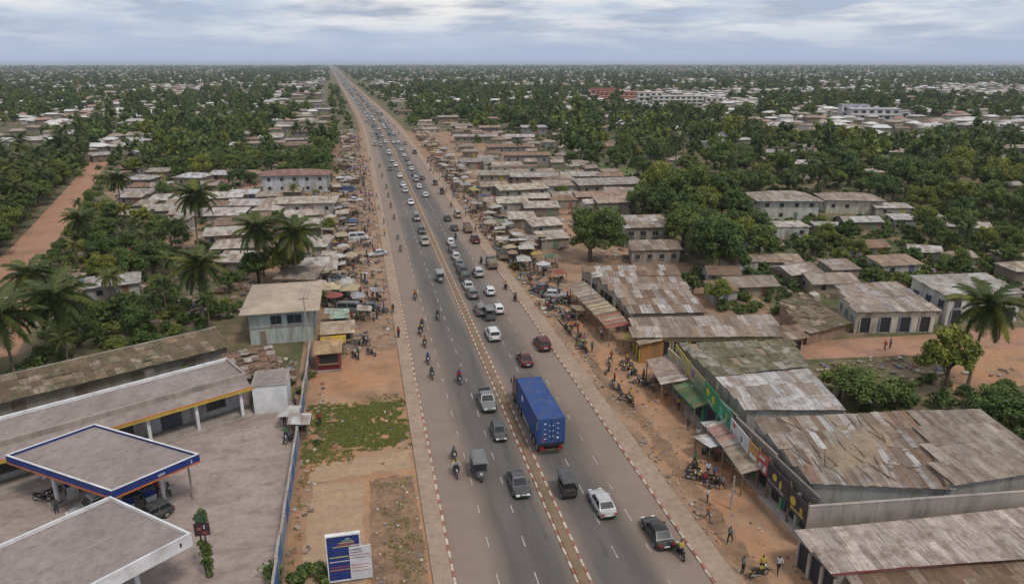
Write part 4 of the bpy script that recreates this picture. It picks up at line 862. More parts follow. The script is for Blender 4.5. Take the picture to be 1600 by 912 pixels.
def unit_flat():
    b = MB().box(-.53, .53, -.53, .53, -.1, .25); b.box(-.49, .49, -.49, .49, .252, .27, 0); return b.mesh('roof', M['tin'])
UR = {'gable': unit_gable(), 'mono': unit_mono(), 'hip': unit_hip(), 'flat': unit_flat()}
UD = MB().box(-.5, .5, -.04, .05, 0, 1).mesh('door', M['obj'])
_w = MB()
for a in ((-.5, .5, -.5, -.42), (-.5, .5, .42, .5), (-.5, -.43, -.42, .42), (.43, .5, -.42, .42)): _w.box(a[0], a[1], -.08, .04, a[2], a[3])
_w.box(-.43, .43, -.03, .02, -.42, .42, 1); UWIN = _w.mesh('window', [M['obj'], M['pane']])
HCOUNT = [0]
DESC = {'gable': 'gabled', 'mono': 'lean-to roofed', 'hip': 'hip-roofed', 'flat': 'flat-roofed'}
def tone_word(c):
    r, g, b_ = c; m = max(c)
    if r > g*1.5: return 'rusty brown'
    if m > .38: return 'pale grey'
    if r > b_*1.22: return 'tan'
    return 'dull grey'
def house(x, y, w, d, h, rz, kind='gable', roof=None, wall=None, rh=None, storeys=1, detail=2, label=None, lm=None, cat='house', name='house', group='small houses of the town'):
    """w along local x, d along local y; windows and doors where the camera side shows them"""
    roof = roof or random.choice(GREY+TAN); wall = wall or random.choice(WALLS); rh = rh if rh is not None else {'gable': .9, 'mono': .6, 'hip': 1.1, 'flat': .3}[kind]
    t = thing(name, label, cat, (x, y, 0), rz, group if not label else None)
    place('wall', UW, t, (0, 0, -.1), color=wall, scale=(w, d, h+.1)); place('roof', UR[kind], t, (0, 0, h), color=roof, scale=(w, d, rh))
    if detail:
        n = max(1, int(w/3.2)); m = max(1, int(d/4))
        for s in range(storeys):
            z = s*(h/storeys); hh = h/storeys
            for k in range(n):
                px = -w/2+w*(k+.5)/n
                if k == n//2 and s == 0: place('door', UD, t, (px, -d/2, 0), color=random.choice(DOORC), scale=(1.0, 1, 2.0))
                else: place('window', UWIN, t, (px, -d/2, z+hh*.55), color=(.35,.33,.3), scale=(1.1, 1, 1.1))
            if detail > 1:
                for k in range(m):
                    for e in (-1, 1):
                        place('window', UWIN, t, (e*w/2, -d/2+d*(k+.5)/m, z+hh*.55), e*math.pi/2, color=(.35,.33,.3), scale=(1.1, 1, 1.1))
    if lm: landmark(lm, x, y)
    if not label: auto(t, '%s %s house' % (tone_word(roof), DESC[kind]), 'house', x, y)
    occ(x, y, max(w, d)*.55); HCOUNT[0] += 1; return t
x, y = (-19.61, 225.55); house(x, y+3, 19, 9, 5.4, R(-6), 'hip', (.27,.16,.14), (.46,.47,.50), 1.3, 2, 2, 'long two-storey house with dull red roof beside the market', 'red-roofed long house')
x, y = (-14.78, 192.51); house(x, y, 15, 7, 3.2, R(-5), 'mono', (.36,.32,.27), (.45,.42,.38), .5, 1, 2, 'long tan lean-to building in front of the red-roofed house')
x, y = (106.17, 158.41); house(x, y+4, 15, 11, 5.0, R(-12), 'hip', (.30,.27,.235), (.50,.49,.45), 1.6, 2, 2, 'large two-storey villa with grey hipped roof among the trees', 'large grey-roofed villa')
x, y = (92.84, 140.05); house(x, y+3, 13, 6, 2.6, R(-12), 'flat', (.38,.36,.33), (.50,.49,.46), .3, 1, 2, 'flat-roofed cream extension in front of the large villa')
x, y = (128.02, 162.03); house(x, y+3, 14, 9, 3.6, R(-18), 'hip', (.29,.245,.205), (.46,.46,.38), 1.3, 1, 2, 'cream house with brownish hipped roof beyond the large villa', 'brown-roofed villa')
qbuilding('torn_roof_house', 'cream house with torn grey tin roof beside the laterite lane', 'house', [(69.00, 84.11, 3.40), (81.93, 81.92, 3.40), (82.50, 92.09, 4.80), (72.25, 92.85, 4.60)], 1.2, 2.6, GREY+PALE[1:2]+TAN[:2], (.47,.44,.36), jit=2, inset=.7, openings=[(0,'opening',4,1.5,.1,2.4,[(.2,.22,.35),(.45,.4,.1),(.4,.38,.33)]), (3,'window',3,1.1,1.2,2.4,(.3,.4,.4))], lm='torn-roofed house')
qbuilding('long_grey_house', 'long white house with smooth grey tin roof beyond the torn-roofed house', 'house', [(84.92, 84.27, 4.60), (98.11, 83.35, 4.60), (97.76, 90.85, 5.60), (84.55, 92.20, 5.60)], 1.6, 3.0, [(.36,.34,.32), (.33,.31,.29), (.38,.365,.35)], (.52,.50,.47), jit=.8, inset=.6, openings=[(0,'window',4,1.2,2.6,3.9,(.25,.25,.3)), (0,'opening',4,1.5,.1,2.3,[(.45,.4,.1),(.3,.3,.3)]), (3,'window',3,1.1,2.4,3.7,(.2,.25,.4))], lm='long white house')
qbuilding('thatched_shed', 'tumbledown brown shed with broken roof beside the laterite lane', 'shed', [(59.63, 81.17, 1.90), (68.23, 83.48, 2.00), (68.51, 94.57, 2.60), (62.73, 93.80, 2.40)], 1., 1.7, RUST+[(.13,.10,.06)], (.30,.2,.15), mat_='moss', jit=3.5, skip=.08)
qbuilding('low_pink_shed', 'small shed with reddish wall and grey roof at the end of tin row', 'shed', [(54.17, 78.88, 2.30), (58.25, 79.20, 2.30), (59.66, 82.88, 2.60), (56.09, 83.12, 2.60)], 1., 2., RUST, (.36,.25,.2), openings=[(0,'opening',2,1.0,.1,1.7,(.4,.3,.3))])
# far landmarks
def block(name, label, x, y, parts, wall, lm=None, rz=0.):
    B = Bld(name, label, 'building', x, y, None, lm); B.r.rotation_euler = (0, 0, rz)
    for (dx, dy, w, d, h, roofc, storeys) in parts:
        place('wall', UW, B.r, (dx, dy, -.1), color=wall, scale=(w, d, h+.1)); place('roof', UR['flat'], B.r, (dx, dy, h), color=roofc, scale=(w, d, 1.2))
        n = max(2, int(w/5))
        for s in range(storeys):
            for k in range(n): place('window', UWIN, B.r, (dx-w/2+w*(k+.5)/n, dy-d/2, h*(s+.5)/storeys), color=(.3,.3,.32), scale=(w/n*.62, 1, h/storeys*.55))
        for s in range(1, storeys): place('balcony_band', UD, B.r, (dx, dy-d/2-.5, h*s/storeys-.35), color=(.62,.6,.58), scale=(w+.5, 10, .8))
        occ(x+dx, y+dy, w*.6)
x, y = (288.79, 620.83); block('white_hotel', 'long white three-storey building in the distant trees', x, y, [(0,0,50,14,9,(.6,.59,.57),3), (-26,6,22,12,12,(.62,.6,.58),3), (30,-4,16,12,8,(.6,.56,.56),2)], (.62,.60,.56), 'long white building', R(-12))
x, y = (263.81, 718.85); block('orange_complex', 'orange-roofed building complex beside the long white building', x, y, [(0,0,36,12,9,(.42,.13,.07),2), (-10,14,30,12,12,(.42,.14,.08),2), (26,8,26,10,9,(.44,.15,.08),1), (4,-24,44,10,6,(.40,.16,.10),1)], (.44,.20,.13), 'orange-roofed complex', R(-12))
x, y = (352.65, 443.18); block('lilac_hotel', 'white two-storey building with lilac-grey roofs among distant trees', x, y, [(0,0,32,11,7.5,(.50,.50,.58),2), (-10,10,18,9,9.5,(.48,.46,.56),2), (18,2,12,10,6,(.5,.46,.46),1)], (.58,.57,.60), 'lilac-roofed white building', R(-18))
# rows of long roofs along both sides of the highway, further off
for (x, y, w, d, h, k, rc, wc, rz) in [
    (-62.7,876.1,34,12,5,'gable',(.36,.20,.17),(.45,.36,.33),-8),(-71.3,677.8,30,12,5,'gable',(.50,.48,.47),(.5,.47,.45),-8),(-74.2,1128.7,28,14,8,'flat',(.42,.2,.17),(.55,.5,.5),-8),(-71.3,1435.0,30,12,6,'gable',(.38,.22,.2),(.45,.4,.38),-8),
    (-45.2,702.5,26,9,4,'mono',(.34,.36,.34),(.35,.33,.3),-6),(-29.1,599.6,22,8,4,'mono',(.40,.38,.36),(.3,.3,.28),-6),(-31.5,507.9,24,9,4,'mono',(.35,.32,.28),(.32,.28,.26),-6),(-38.1,433.2,26,10,4.5,'gable',(.42,.40,.37),(.35,.32,.3),-6),(-23.7,455.8,18,8,4,'mono',(.38,.34,.28),(.35,.3,.26),-6),
    (-28.9,401.0,30,9,4,'mono',(.37,.33,.30),(.33,.28,.25),-6),(-18.8,360.7,20,8,4,'mono',(.33,.29,.26),(.34,.24,.22),-6),(-25.4,325.7,26,8,4,'mono',(.40,.37,.34),(.36,.3,.26),-6),(-41.4,377.4,20,9,4,'gable',(.44,.43,.42),(.4,.38,.35),-8),(-61.7,537.7,20,9,4,'gable',(.42,.44,.44),(.4,.4,.38),-8),
    (-212.9,2283.7,40,14,8,'gable',(.42,.26,.23),(.5,.42,.4),-8),(-145.3,2381.8,36,14,7,'flat',(.5,.45,.44),(.5,.46,.44),-8),(-124.5,2794.5,40,14,8,'gable',(.45,.40,.38),(.4,.38,.36),-8),
    (56.5,538.0,24,9,4,'mono',(.46,.45,.44),(.4,.36,.33),5),(59.9,488.4,24,10,4,'gable',(.30,.20,.17),(.33,.22,.2),4),(60.1,355.7,30,9,4,'mono',(.36,.33,.31),(.33,.3,.27),-3),(65.4,306.3,34,8,4,'mono',(.38,.355,.33),(.33,.3,.28),-4),(65.9,274.4,36,8,4.4,'gable',(.37,.35,.34),(.36,.33,.31),-4),(71.0,401.9,26,10,4,'gable',(.35,.30,.28),(.33,.28,.26),-2),
    (56.5,253.3,30,6,3.4,'flat',(.36,.36,.34),(.38,.37,.36),-4),(60.2,416.3,18,9,4,'gable',(.29,.25,.24),(.3,.26,.24),0),(88.7,450.7,26,10,5,'gable',(.45,.44,.43),(.42,.4,.38),-2),(94.1,389.3,22,10,5,'hip',(.40,.40,.41),(.35,.33,.33),-2),(79.0,351.7,20,10,4,'gable',(.43,.41,.41),(.38,.36,.35),-4),(122.7,424.6,16,9,4,'hip',(.46,.46,.47),(.4,.4,.4),-6)]:
    house(x+random.uniform(-3, 3)*(y < 700), y+random.uniform(-3, 3)*(y < 700), w*(random.uniform(.4, .7) if y < 700 else 1), d*random.uniform(.75, 1.0), h*random.uniform(.65, .95), R(rz+random.uniform(-10, 9)), random.choice((k, k, 'gable', 'mono')) if y < 700 else k, random.choice((rc, rc, random.choice(TAN+RUST))), [q*.75 for q in wc], detail=1 if y < 900 else 0, group='long roofed buildings along the highway')
# stepped terraces of shops and houses between the verge and the trees
for (x, y, w, d, h, k, rc, rz) in [
    (44.6,234.7,16,7,3.6,'mono',(.36,.33,.29),-3),(57.4,227.9,22,6,3.4,'mono',(.35,.33,.31),-4),(39.4,212.9,10,7,3.4,'gable',(.38,.35,.31),-3),(46.9,205.7,16,7,3.4,'mono',(.37,.33,.27),-3),(59.7,208.6,18,7,3.6,'mono',(.34,.30,.28),-4),(74.2,205.5,22,9,4,'mono',(.34,.31,.29),-5),(65.3,188.3,16,7,3.6,'gable',(.27,.19,.15),-5),(76.3,191.9,18,8,4,'gable',(.33,.29,.27),-6),
    (39.0,182.8,9,6,3.4,'mono',(.40,.36,.29),-2),(45.6,177.1,12,6,3.4,'mono',(.39,.35,.32),-3),(37.7,165.4,8,6,3.2,'mono',(.41,.37,.33),-2),(41.4,157.6,9,6,3.2,'mono',(.33,.26,.22),-2),(39.5,143.6,8,5,3.2,'mono',(.36,.31,.28),0),(48.0,192.0,10,6,3.2,'gable',(.31,.24,.2),-3),
    (71.0,225.0,14,7,3.4,'gable',(.4,.38,.36),-5),(55.5,190.4,10,6,3.2,'gable',(.36,.34,.3),-3),(66.0,177.0,14,6,3.5,'mono',(.31,.24,.2),-5),(43.2,266.4,14,7,3.4,'mono',(.33,.31,.3),-2),(52.5,257.5,14,7,3.4,'gable',(.36,.31,.29),-3)]:
    house(x, y, w*random.uniform(.7, .9), d*.95, h*random.uniform(.65, .85), R(rz+random.uniform(-11, 9)), k, random.choice((rc, rc, rc, random.choice(TAN+RUST))), detail=2)
# dense compound of small houses near the market and palms
for (x, y, w, d, h, k, rc, rz) in [
    (-53.1,244.9,13,8,3.8,'hip',(.40,.41,.43),-8),(-44.4,252.3,11,8,3.6,'gable',(.44,.44,.45),-8),(-79.3,259.8,11,7,3.4,'gable',(.42,.42,.44),-6),(-69.3,248.4,9,7,3.2,'hip',(.36,.36,.38),-5),(-60.2,234.2,8,6,3,'gable',(.40,.38,.37),3),(-64.3,222.0,12,6,3,'mono',(.38,.36,.34),-5),(-50.2,209.1,15,6,3,'mono',(.42,.41,.39),-5),(-39.5,210.7,15,7,3.2,'mono',(.46,.44,.41),-5),
    (-33.3,215.3,9,7,3,'gable',(.39,.39,.40),-6),(-30.9,197.7,11,6,3,'mono',(.37,.34,.32),-4),(-51.1,195.2,13,6,3,'mono',(.40,.37,.33),-5),(-42.6,187.8,10,6,3,'gable',(.36,.33,.31),-5),(-34.7,186.1,12,7,3,'mono',(.39,.36,.34),-5),(-29.1,174.0,11,6,3,'mono',(.42,.39,.35),-4),(-29.5,162.5,11,6,3,'mono',(.38,.35,.32),-5),(-26.2,150.5,11,7,3.2,'hip',(.43,.41,.38),-5),
    (-24.3,140.3,10,6,3,'mono',(.35,.31,.28),-4),(-17.8,178.7,9,6,3,'mono',(.36,.32,.29),-3),(-11.8,166.9,8,7,3,'mono',(.37,.34,.31),-3),(-10.2,148.7,7,7,3,'mono',(.34,.30,.27),-2),(-21.6,195.7,10,6,3,'mono',(.33,.29,.27),-4),(-56.1,190.7,9,5,2.8,'gable',(.33,.3,.28),4),(-44.3,171.9,8,5,2.8,'mono',(.37,.34,.33),-5),(-43.1,127.9,11,7,3,'hip',(.40,.385,.37),20),(-45.7,231.1,8,5,3,'gable',(.32,.27,.25),-6),
    (-8.8,131.6,7,7,3,'mono',(.38,.36,.34),-2),(-11.9,126.1,8,6,3,'mono',(.40,.38,.37),-5),(-80.7,276.3,10,7,3.4,'gable',(.33,.29,.28),-5),(-69.1,267.7,9,6,3,'mono',(.4,.36,.35),-5)]:
    house(x, y, w*random.uniform(.7, .9), d*.95, h*random.uniform(.65, .85), R(rz+random.uniform(-11, 9)), k, random.choice((rc, rc, rc, random.choice(TAN+RUST))), detail=2)
for (x, y, w, d, h, k, rc, rz) in [
    (98.0,111.0,9,5,2.8,'mono',(.36,.34,.33),-10),(79.2,104.7,10,6,2.6,'gable',(.22,.16,.12),-12),(102.3,124.7,9,6,2.6,'gable',(.33,.36,.36),-14),(132.4,145.2,14,4,2.6,'mono',(.37,.36,.36),-20),(137.6,137.0,15,4,2.4,'mono',(.37,.34,.31),-22),(135.4,157.9,10,4,2.6,'mono',(.38,.37,.35),-18),(77.7,118.5,12,4,2.2,'mono',(.33,.25,.2),-6),(64.4,106.0,10,6,2.6,'gable',(.32,.29,.27),-8),(117.1,146.3,10,5,2.6,'gable',(.35,.35,.34),-15),(105.3,141.9,8,5,2.8,'flat',(.42,.41,.4),-12),
    (265.1,252.3,22,9,5,'gable',(.48,.48,.5),-20),(291.9,297.2,10,8,6,'flat',(.52,.54,.54),-20),(170.2,262.0,18,8,4,'gable',(.42,.40,.40),-14),(158.2,236.6,14,7,4,'mono',(.4,.36,.36),-14),(118.2,250.3,12,6,4,'hip',(.40,.41,.41),-8),(153.0,269.8,10,6,4,'gable',(.44,.44,.45),-10),(194.2,179.9,9,6,3,'gable',(.35,.33,.32),-20),(111.4,119.1,8,5,2.5,'gable',(.36,.34,.33),-20)]:
    house(x, y, w*random.uniform(.7, .9), d*.95, h*random.uniform(.65, .85), R(rz+random.uniform(-11, 9)), k, random.choice((rc, rc, rc, random.choice(TAN+RUST))), detail=2)

# smaller houses and lean-tos crowding between the larger ones
def crowd(poly, spacing, w0, w1, n):
    k = 0
    for x, y in fill(poly, spacing):
        if k >= n or not clear_of(x, y, -1.2): continue
        house(x, y, random.uniform(w0, w1), random.uniform(3.4, 5.5), random.uniform(2.0, 2.8), R(random.uniform(-14, 10)), random.choice(('mono', 'mono', 'gable', 'hip')), random.choice(GREY+TAN+RUST[:2]), detail=1); k += 1
crowd([(-87.15, 273.02), (-60.75, 278.38), (-11.32, 267.83), (-6.93, 127.05), (-25.78, 131.07), (-46.47, 184.85), (-76.68, 237.73)], 7.5, 4, 7, 20)
crowd([(49.90, 440.12), (98.04, 338.62), (81.96, 203.86), (64.53, 173.03), (50.81, 180.25), (47.69, 223.37), (45.05, 322.77)], 7.5, 4, 8, 44)
crowd([(-86.43, 768.22), (-26.55, 755.43), (-10.93, 277.91), (-31.90, 282.39)], 14, 6, 12, 16)
crowd([(63.98, 118.25), (133.57, 110.34), (121.63, 99.60), (82.78, 107.90), (59.49, 107.06)], 9, 4, 7, 8)
crowd([(-58,300),(-12,300),(-22,620),(-60,1100),(-110,1100)], 21, 9, 18, 34)
crowd([(38,400),(62,400),(60,620),(40,1000),(22,1000),(36,620)], 17, 8, 15, 24)
crowd([(54.40, 99.48), (70.64, 99.34), (80.35, 104.49), (82.78, 107.90), (62.21, 112.29)], 7, 4, 7, 5)
# low yellowish yard walls beside the lane
for k, (p, q) in enumerate((((67.93, 87.03), (71.29, 84.95)), ((71.29, 84.95), (76.80, 84.31)), ((81.01, 85.35), (86.87, 85.52)), ((56.83, 82.16), (60.95, 82.26)))):
    a, c = Vector(p), Vector(q); d = c-a; B = Bld('yard_wall', ('stained yellow yard wall below the thatched shed', 'low yellow yard wall before the torn-roofed house', 'low cream yard wall beside the torn-roofed house', 'low reddish yard wall at the end of the tin row')[k], 'wall', (a.x+c.x)/2, (a.y+c.y)/2)
    B.part('wall_panel', MB().rbox(Vector(((a.x+c.x)/2, (a.y+c.y)/2, .6)), (d.length, .16, 1.4), math.atan2(d.y, d.x)), M['wall'], ((.40,.30,.10), (.42,.33,.12), (.42,.38,.3), (.34,.2,.15))[k]); B.part('coping', MB().rbox(Vector(((a.x+c.x)/2, (a.y+c.y)/2, 1.33)), (d.length, .22, .06), math.atan2(d.y, d.x)), M['conc'])
crowd([(105.89, 406.52), (217.80, 428.17), (365.21, 351.15), (271.75, 240.32), (180.63, 182.79), (170.25, 203.78), (140.27, 224.46), (98.98, 241.04), (89.67, 289.77)], 17, 7, 12, 38)
# ------------------------------------------------------------------ named trees and palms
def near_tree(px, label, kind, i, s, sz=None, lm=None):
    t = tree(px[0], px[1], kind, i, s, random.uniform(0, 6), 'x', sz); AUTO.pop(); t['label'] = label; t['category'] = 'tree'
    if lm: landmark(lm, *px)
    return t
near_tree((43.93, 130.46), 'great round dark green tree standing over the shop roofs', 'big', 0, 1.06, 1.12, 'great round dark tree')
near_tree((65.78, 117.86), 'broad bushy tree mass behind the streaked roof shop', 'big', 1, 1.15, 1.1, 'broad bushy tree')
near_tree((67.42, 132.12), 'darker tree rising behind the broad bushy tree', 'big', 2, .95)
near_tree((76.58, 122.51), 'rounded tree close beside the broad bushy tree', 'tree', 5, 1.0)
near_tree((66.84, 64.16), 'slender leaning tree with clustered leaves in the bare yard', 'tree', 6, 1.05, 1.2, 'slender yard tree')
near_tree((54.88, 62.85), 'dense low dark bush-like tree behind the grey-roofed shop', 'tree', 5, 1.0, .62)
near_tree((53.88, 66.06), 'low leafy tree touching the dense dark bush', 'tree', 2, .62, .5)
near_tree((58.49, 62.08), 'small round tree beside the dense dark bush', 'tree', 4, .6, .5)
near_tree((64.74, 52.05), 'green tree crown behind the tan-roofed store', 'tree', 1, .9, .8)
near_tree((68.71, 58.32), 'leafy tree at the edge of the bare yard', 'tree', 3, .8, .7)
near_tree((-19.40, 128.91), 'dark leafy tree among the palms by the pale green house', 'tree', 0, .95, .9)
near_tree((-14.93, 128.76), 'dark rounded tree behind the pale green house', 'tree', 2, .9, .9)
near_tree((-7.52, 113.35), 'young tree beside the pale green house wall', 'tree', 6, .35)
for k, (px, h, lean, s, lb) in enumerate([((-33.57, 150.01), 11.5, (.5,.4), 1.25, 'tall coconut palm with dense upright crown among grey houses'), ((-25.43, 110.37), 7.6, (.4,-.3), 1.2, 'coconut palm with drooping crown in front of the tall palm'), ((-40.23, 98.26), 7.2, (-.5,.3), 1.25, 'coconut palm with wide crown near the mossy shed'), ((-44.35, 92.51), 7.4, (-.3,0), 1.3, 'coconut palm with dark heavy crown at the shed end'), ((-18.69, 127.57), 9.0, (.2,.2), 1.2, 'coconut palm rising behind the pale green house'), ((-12.44, 125.45), 8.6, (.3,0), 1.25, 'coconut palm with bushy crown nearer the market'), ((71.63, 65.66), 9.0, (.9,.5), 1.15, 'coconut palm with weeping fronds in the bare yard'), ((-56.68, 155.98), 6.5, (0,.3), 1.0, 'coconut palm beside the laterite road bend'), ((-63.73, 204.71), 7.5, (.3,.3), 1.0, 'coconut palm standing above the small houses by laterite road'), ((-49.92, 114.15), 6.5, (.2,.2), 1.1, 'coconut palm between the two crowns near the shed')]):
    p = palm(px[0], px[1], h+1.3, lean, 34, s*1.24, 70+k); AUTO.pop(); p['label'] = lb
# ------------------------------------------------------------------ woods: the trees that show largest stand singly, the rest as one canopy
cand = []
def on_track(x, y, s):
    """whether a tree of size s would stand on or overhang the laterite road"""
    for (ax, ay), (bx, by) in zip(TRACK, TRACK[1:]):
        L = (bx-ax)**2+(by-ay)**2; t = max(0, min(1, ((x-ax)*(bx-ax)+(y-ay)*(by-ay))/L)); qx, qy = x-ax-t*(bx-ax), y-ay-t*(by-ay)
        if math.hypot(qx, qy) < (4.0+1.4*s if qx < 0 else 6.5+7.0*s): return True
    return False
def wood(poly, spacing, s0, s1, palms=.0):
    for x, y in fill(poly, spacing):
        cx = sh(y)
        if -4+cx < x < 36+cx and y < 1500: continue
        if not clear_of(x, y, 2.0): continue
        s = random.uniform(s0, s1)
        if x < -30 and on_track(x, y, s): continue
        cand.append((x, y, s, random.random() < palms))
wood([(-129.53, 294.59), (-120.49, 323.12), (-113.27, 345.89), (-102.78, 326.25), (-88.79, 260.90), (-79.86, 215.11), (-71.34, 186.22), (-66.88, 161.37), (-66.34, 142.89), (-75.40, 136.13), (-147.58, 281.27)], 5.6, .85, 1.35, .5)
wood([(-72.09, 190.39), (-62.64, 192.57), (-43.08, 169.11), (-32.50, 126.97), (-28.56, 106.97), (-45.19, 103.54), (-52.59, 131.26)], 4.6, .5, .95, .4)
wood([(-54.68, 113.93), (-50.23, 115.97), (-20.18, 109.56), (-20.00, 102.32), (-45.37, 91.59)], 4.6, .35, .6, .15)
wood([(-104.29, 351.84), (-12.33, 364.00), (-8.40, 233.86), (-31.80, 230.29), (-80.77, 268.48)], 6.4, .85, 1.25, .06)
wood([(-225.60, 803.01), (-99.02, 775.99), (-36.94, 369.25), (-106.97, 361.36)], 10, .9, 1.3, .05)
wood([(110.17, 423.37), (172.95, 426.30), (212.20, 316.06), (320.45, 261.15), (150.65, 118.34), (141.73, 146.85), (141.61, 171.98), (122.05, 182.01), (101.23, 177.24), (83.93, 143.01), (70.65, 171.33), (85.52, 213.81), (78.24, 252.97)], 7.8, .9, 1.5, .05)
wood([(78.54, 186.05), (94.93, 162.38), (81.88, 131.26), (55.69, 115.34), (62.14, 132.43)], 5.5, .8, 1.2, .0)
wood([(73.61, 119.23), (102.24, 135.93), (105.09, 123.09), (144.16, 120.63), (115.47, 94.84), (101.25, 101.95), (87.28, 100.85), (66.64, 107.27)], 5.6, .4, .8, .05)
wood([(130.95, 155.63), (151.57, 127.55), (125.67, 104.26), (119.09, 121.66)], 6.5, .6, 1.0, .03)
wood([(-78.13, 244.25), (-54.72, 250.25), (-10.24, 240.76), (-6.50, 120.88), (-23.75, 120.73), (-42.80, 170.26)], 8.5, .4, .8, .2)
wood([(48.99, 350.01), (84.63, 313.10), (73.71, 188.15), (51.46, 165.03), (41.63, 195.00)], 9, .35, .75, .1)
wood([(62.92, 58.32), (74.04, 57.58), (67.40, 46.28), (60.53, 45.43)], 4.5, .5, .8, 0)
wood([(93.25, 1296.30), (261.88, 881.20), (104.06, 399.80), (64.84, 460.94), (50.38, 572.71)], 13, .9, 1.4, .03)
wood([(-558.95, 3425.84), (-482.78, 8053.59), (-438.38, 10034.40), (-173.82, 2869.73), (-109.32, 859.62)], 30, 1.0, 1.5, 0)
wood([(54.60, 107.30), (71.92, 103.60), (67.16, 87.92), (50.16, 91.55)], 4.6, .35, .6, 0)
for k in range(40):                              # trees lining the market strip and highway further off
    y = 428+k*20+random.uniform(-8, 8); cand.append((-4+sh(y)+random.uniform(-4, 1.5), y, random.uniform(.45, .8), False))
    y = 300+k*26+random.uniform(-8, 8); cand.append((-12+sh(y)+random.uniform(-3, 1.5), y, random.uniform(.5, .8), False))
    y = 428+k*22+random.uniform(-8, 8); cand.append((33+sh(y)+random.uniform(-1, 6), y, random.uniform(.45, .8), False))
for (ax, ay), (bx, by) in zip(TRACK[1:], TRACK[2:]):      # trees close along the laterite road
    L = math.hypot(bx-ax, by-ay); nx, ny = -(by-ay)/L, (bx-ax)/L; k = 0.
    while k < L:
        for off, s, pp in ((random.uniform(6.5, 8), random.uniform(.75, 1.2), .4), (random.uniform(11, 15), random.uniform(.9, 1.3), .4), (random.uniform(-7.5, -6), random.uniform(.35, .6), .2)):
            x, y = ax+(bx-ax)*k/L+nx*off, ay+(by-ay)*k/L+ny*off
            if random.random() < .85 and clear_of(x, y, 1): cand.append((x, y, s, random.random() < pp))
        k += random.uniform(5, 8)
cand.sort(key=lambda c: math.hypot(c[0], c[1]))
far_t, far_p, nb, npalm = [], [], 0, 0
ADJ = ['dark green', 'mid green', 'olive green', 'dull green']
SHP = ['rounded tree', 'spreading tree', 'tall-crowned tree', 'bushy tree']
for x, y, s, isp in cand:
    if isp:
        if npalm < 90:
            i = npalm % 3; t = thing('coconut_palm', None, 'palm tree', (x, y, 0), random.uniform(0, 6), 'coconut palms'); t.scale = (s,)*3
            place('trunk', FARPALM[i][0], t); place('crown', FARPALM[i][1], t); auto(t, 'slim coconut palm', 'palm', x, y); npalm += 1
        else: far_p.append((x, y, s))
    elif nb < 270: i = random.randrange(7); tree(x, y, 'tree', i, s, random.uniform(0, 6), 'leafy %s' % SHP[i % 4], s*random.uniform(.8, 1.15)); nb += 1
    else: far_t.append((x, y, s))
# distant canopy out to the horizon
D = np.exp(rng.uniform(math.log(380), math.log(11500), 34000)); ang = rng.uniform(-.80, .80, 34000)+.213
# thin towards far: about one tree per metre of distance across the view
keep = rng.random(34000) < np.clip(D/1300., .16, 1.0)
X, Y = D*np.sin(ang), D*np.cos(ang)
dens = vnoise(X, Y, 170, 1)*.55+vnoise(X, Y, 60, 2)*.45+np.clip((D-1500)/5000, 0, .25)
off = X-(14.8+shift(Y)); road = (np.abs(off) < 26) & (Y > 0)
village = dens < .415
keep &= ~road & ~village & (np.hypot(X-60, Y-200) > 150)
keep &= ~((X > -40) & (X < -4+shift(Y)) & (Y < 1100)); keep &= ~((X > 30+shift(Y)) & (off < 55) & (Y < 480))
for a, b_, r in OCC:
    if b_ > 250: keep &= np.hypot(X-a, Y-b_) > r+3; keep &= ~((np.hypot(X-a+16, Y-b_+42) < r+24) & (r > 9.9) & (b_ > 400))
X, Y, D = X[keep], Y[keep], D[keep]
S = rng.uniform(.75, 1.35, len(X))*np.where(D > 4000, 1.35, 1.0)
if far_t: X = np.concatenate([X, [t[0] for t in far_t]]); Y = np.concatenate([Y, [t[1] for t in far_t]]); S = np.concatenate([S, [t[2]*1.0 for t in far_t]])
pk = rng.integers(0, 6, len(X)); pk = np.where(rng.random(len(X)) < .13, 6+rng.integers(0, 3, len(X)), pk)
scatter('forest', FAR+[q[1] for q in FARPALM], np.stack([X, Y, np.zeros(len(X))], 1), S*rng.uniform(.7, 1.25, len(X)), rng.uniform(0, 6.28, len(X)), pk, Sz=rng.uniform(.7, 1.4, len(X)), label='dense green tree canopy reaching to the horizon', cat='forest')
if far_p: scatter('palm_canopy_foliage', [FARPALM[i][1] for i in range(3)], [(a, b_, 0) for a, b_, s in far_p], [s for a, b_, s in far_p], rng.uniform(0, 6, len(far_p)), rng.integers(0, 3, len(far_p)), label='coconut palm crowns among the further trees', cat='palms')
# undergrowth between the houses and along the edges
U = []
for poly, sp in (([(-65.78, 139.61), (-56.48, 126.48), (-20.76, 118.85), (-20.37, 109.29), (-45.64, 91.26)], 1.8), ([(64.16, 116.03), (138.08, 114.39), (111.61, 90.59), (82.78, 107.90), (60.13, 101.58)], 2.0), ([(94.65, 154.72), (180.52, 152.56), (121.63, 99.60), (71.35, 110.33)], 2.6), ([(56.72, 67.57), (70.26, 68.43), (70.03, 59.62), (75.79, 58.38), (65.71, 49.32), (64.46, 59.22), (53.14, 61.64)], 2.0), ([(-102.90, 310.40), (-8.50, 300.15), (-7.39, 241.71), (-80.55, 238.56)], 4), ([(-84.09, 218.23), (-48.57, 201.47), (-29.80, 114.30), (-48.24, 109.67)], 2.4), ([(62.62, 248.81), (98.32, 233.42), (56.55, 131.80), (72.44, 194.86), (59.48, 227.43)], 3.5), ([(57.10, 117.54), (79.46, 112.77), (65.18, 91.02), (54.40, 99.48)], 2.2), ([(-55.40, 233.19), (-9.30, 235.53), (-6.36, 126.93), (-32.64, 132.54)], 4.2)):
    for x, y in fill(poly, sp):
        if clear_of(x, y, -1.5) and random.random() < .95 and not (x < -30 and on_track(x, y, .1)): U.append((x, y))
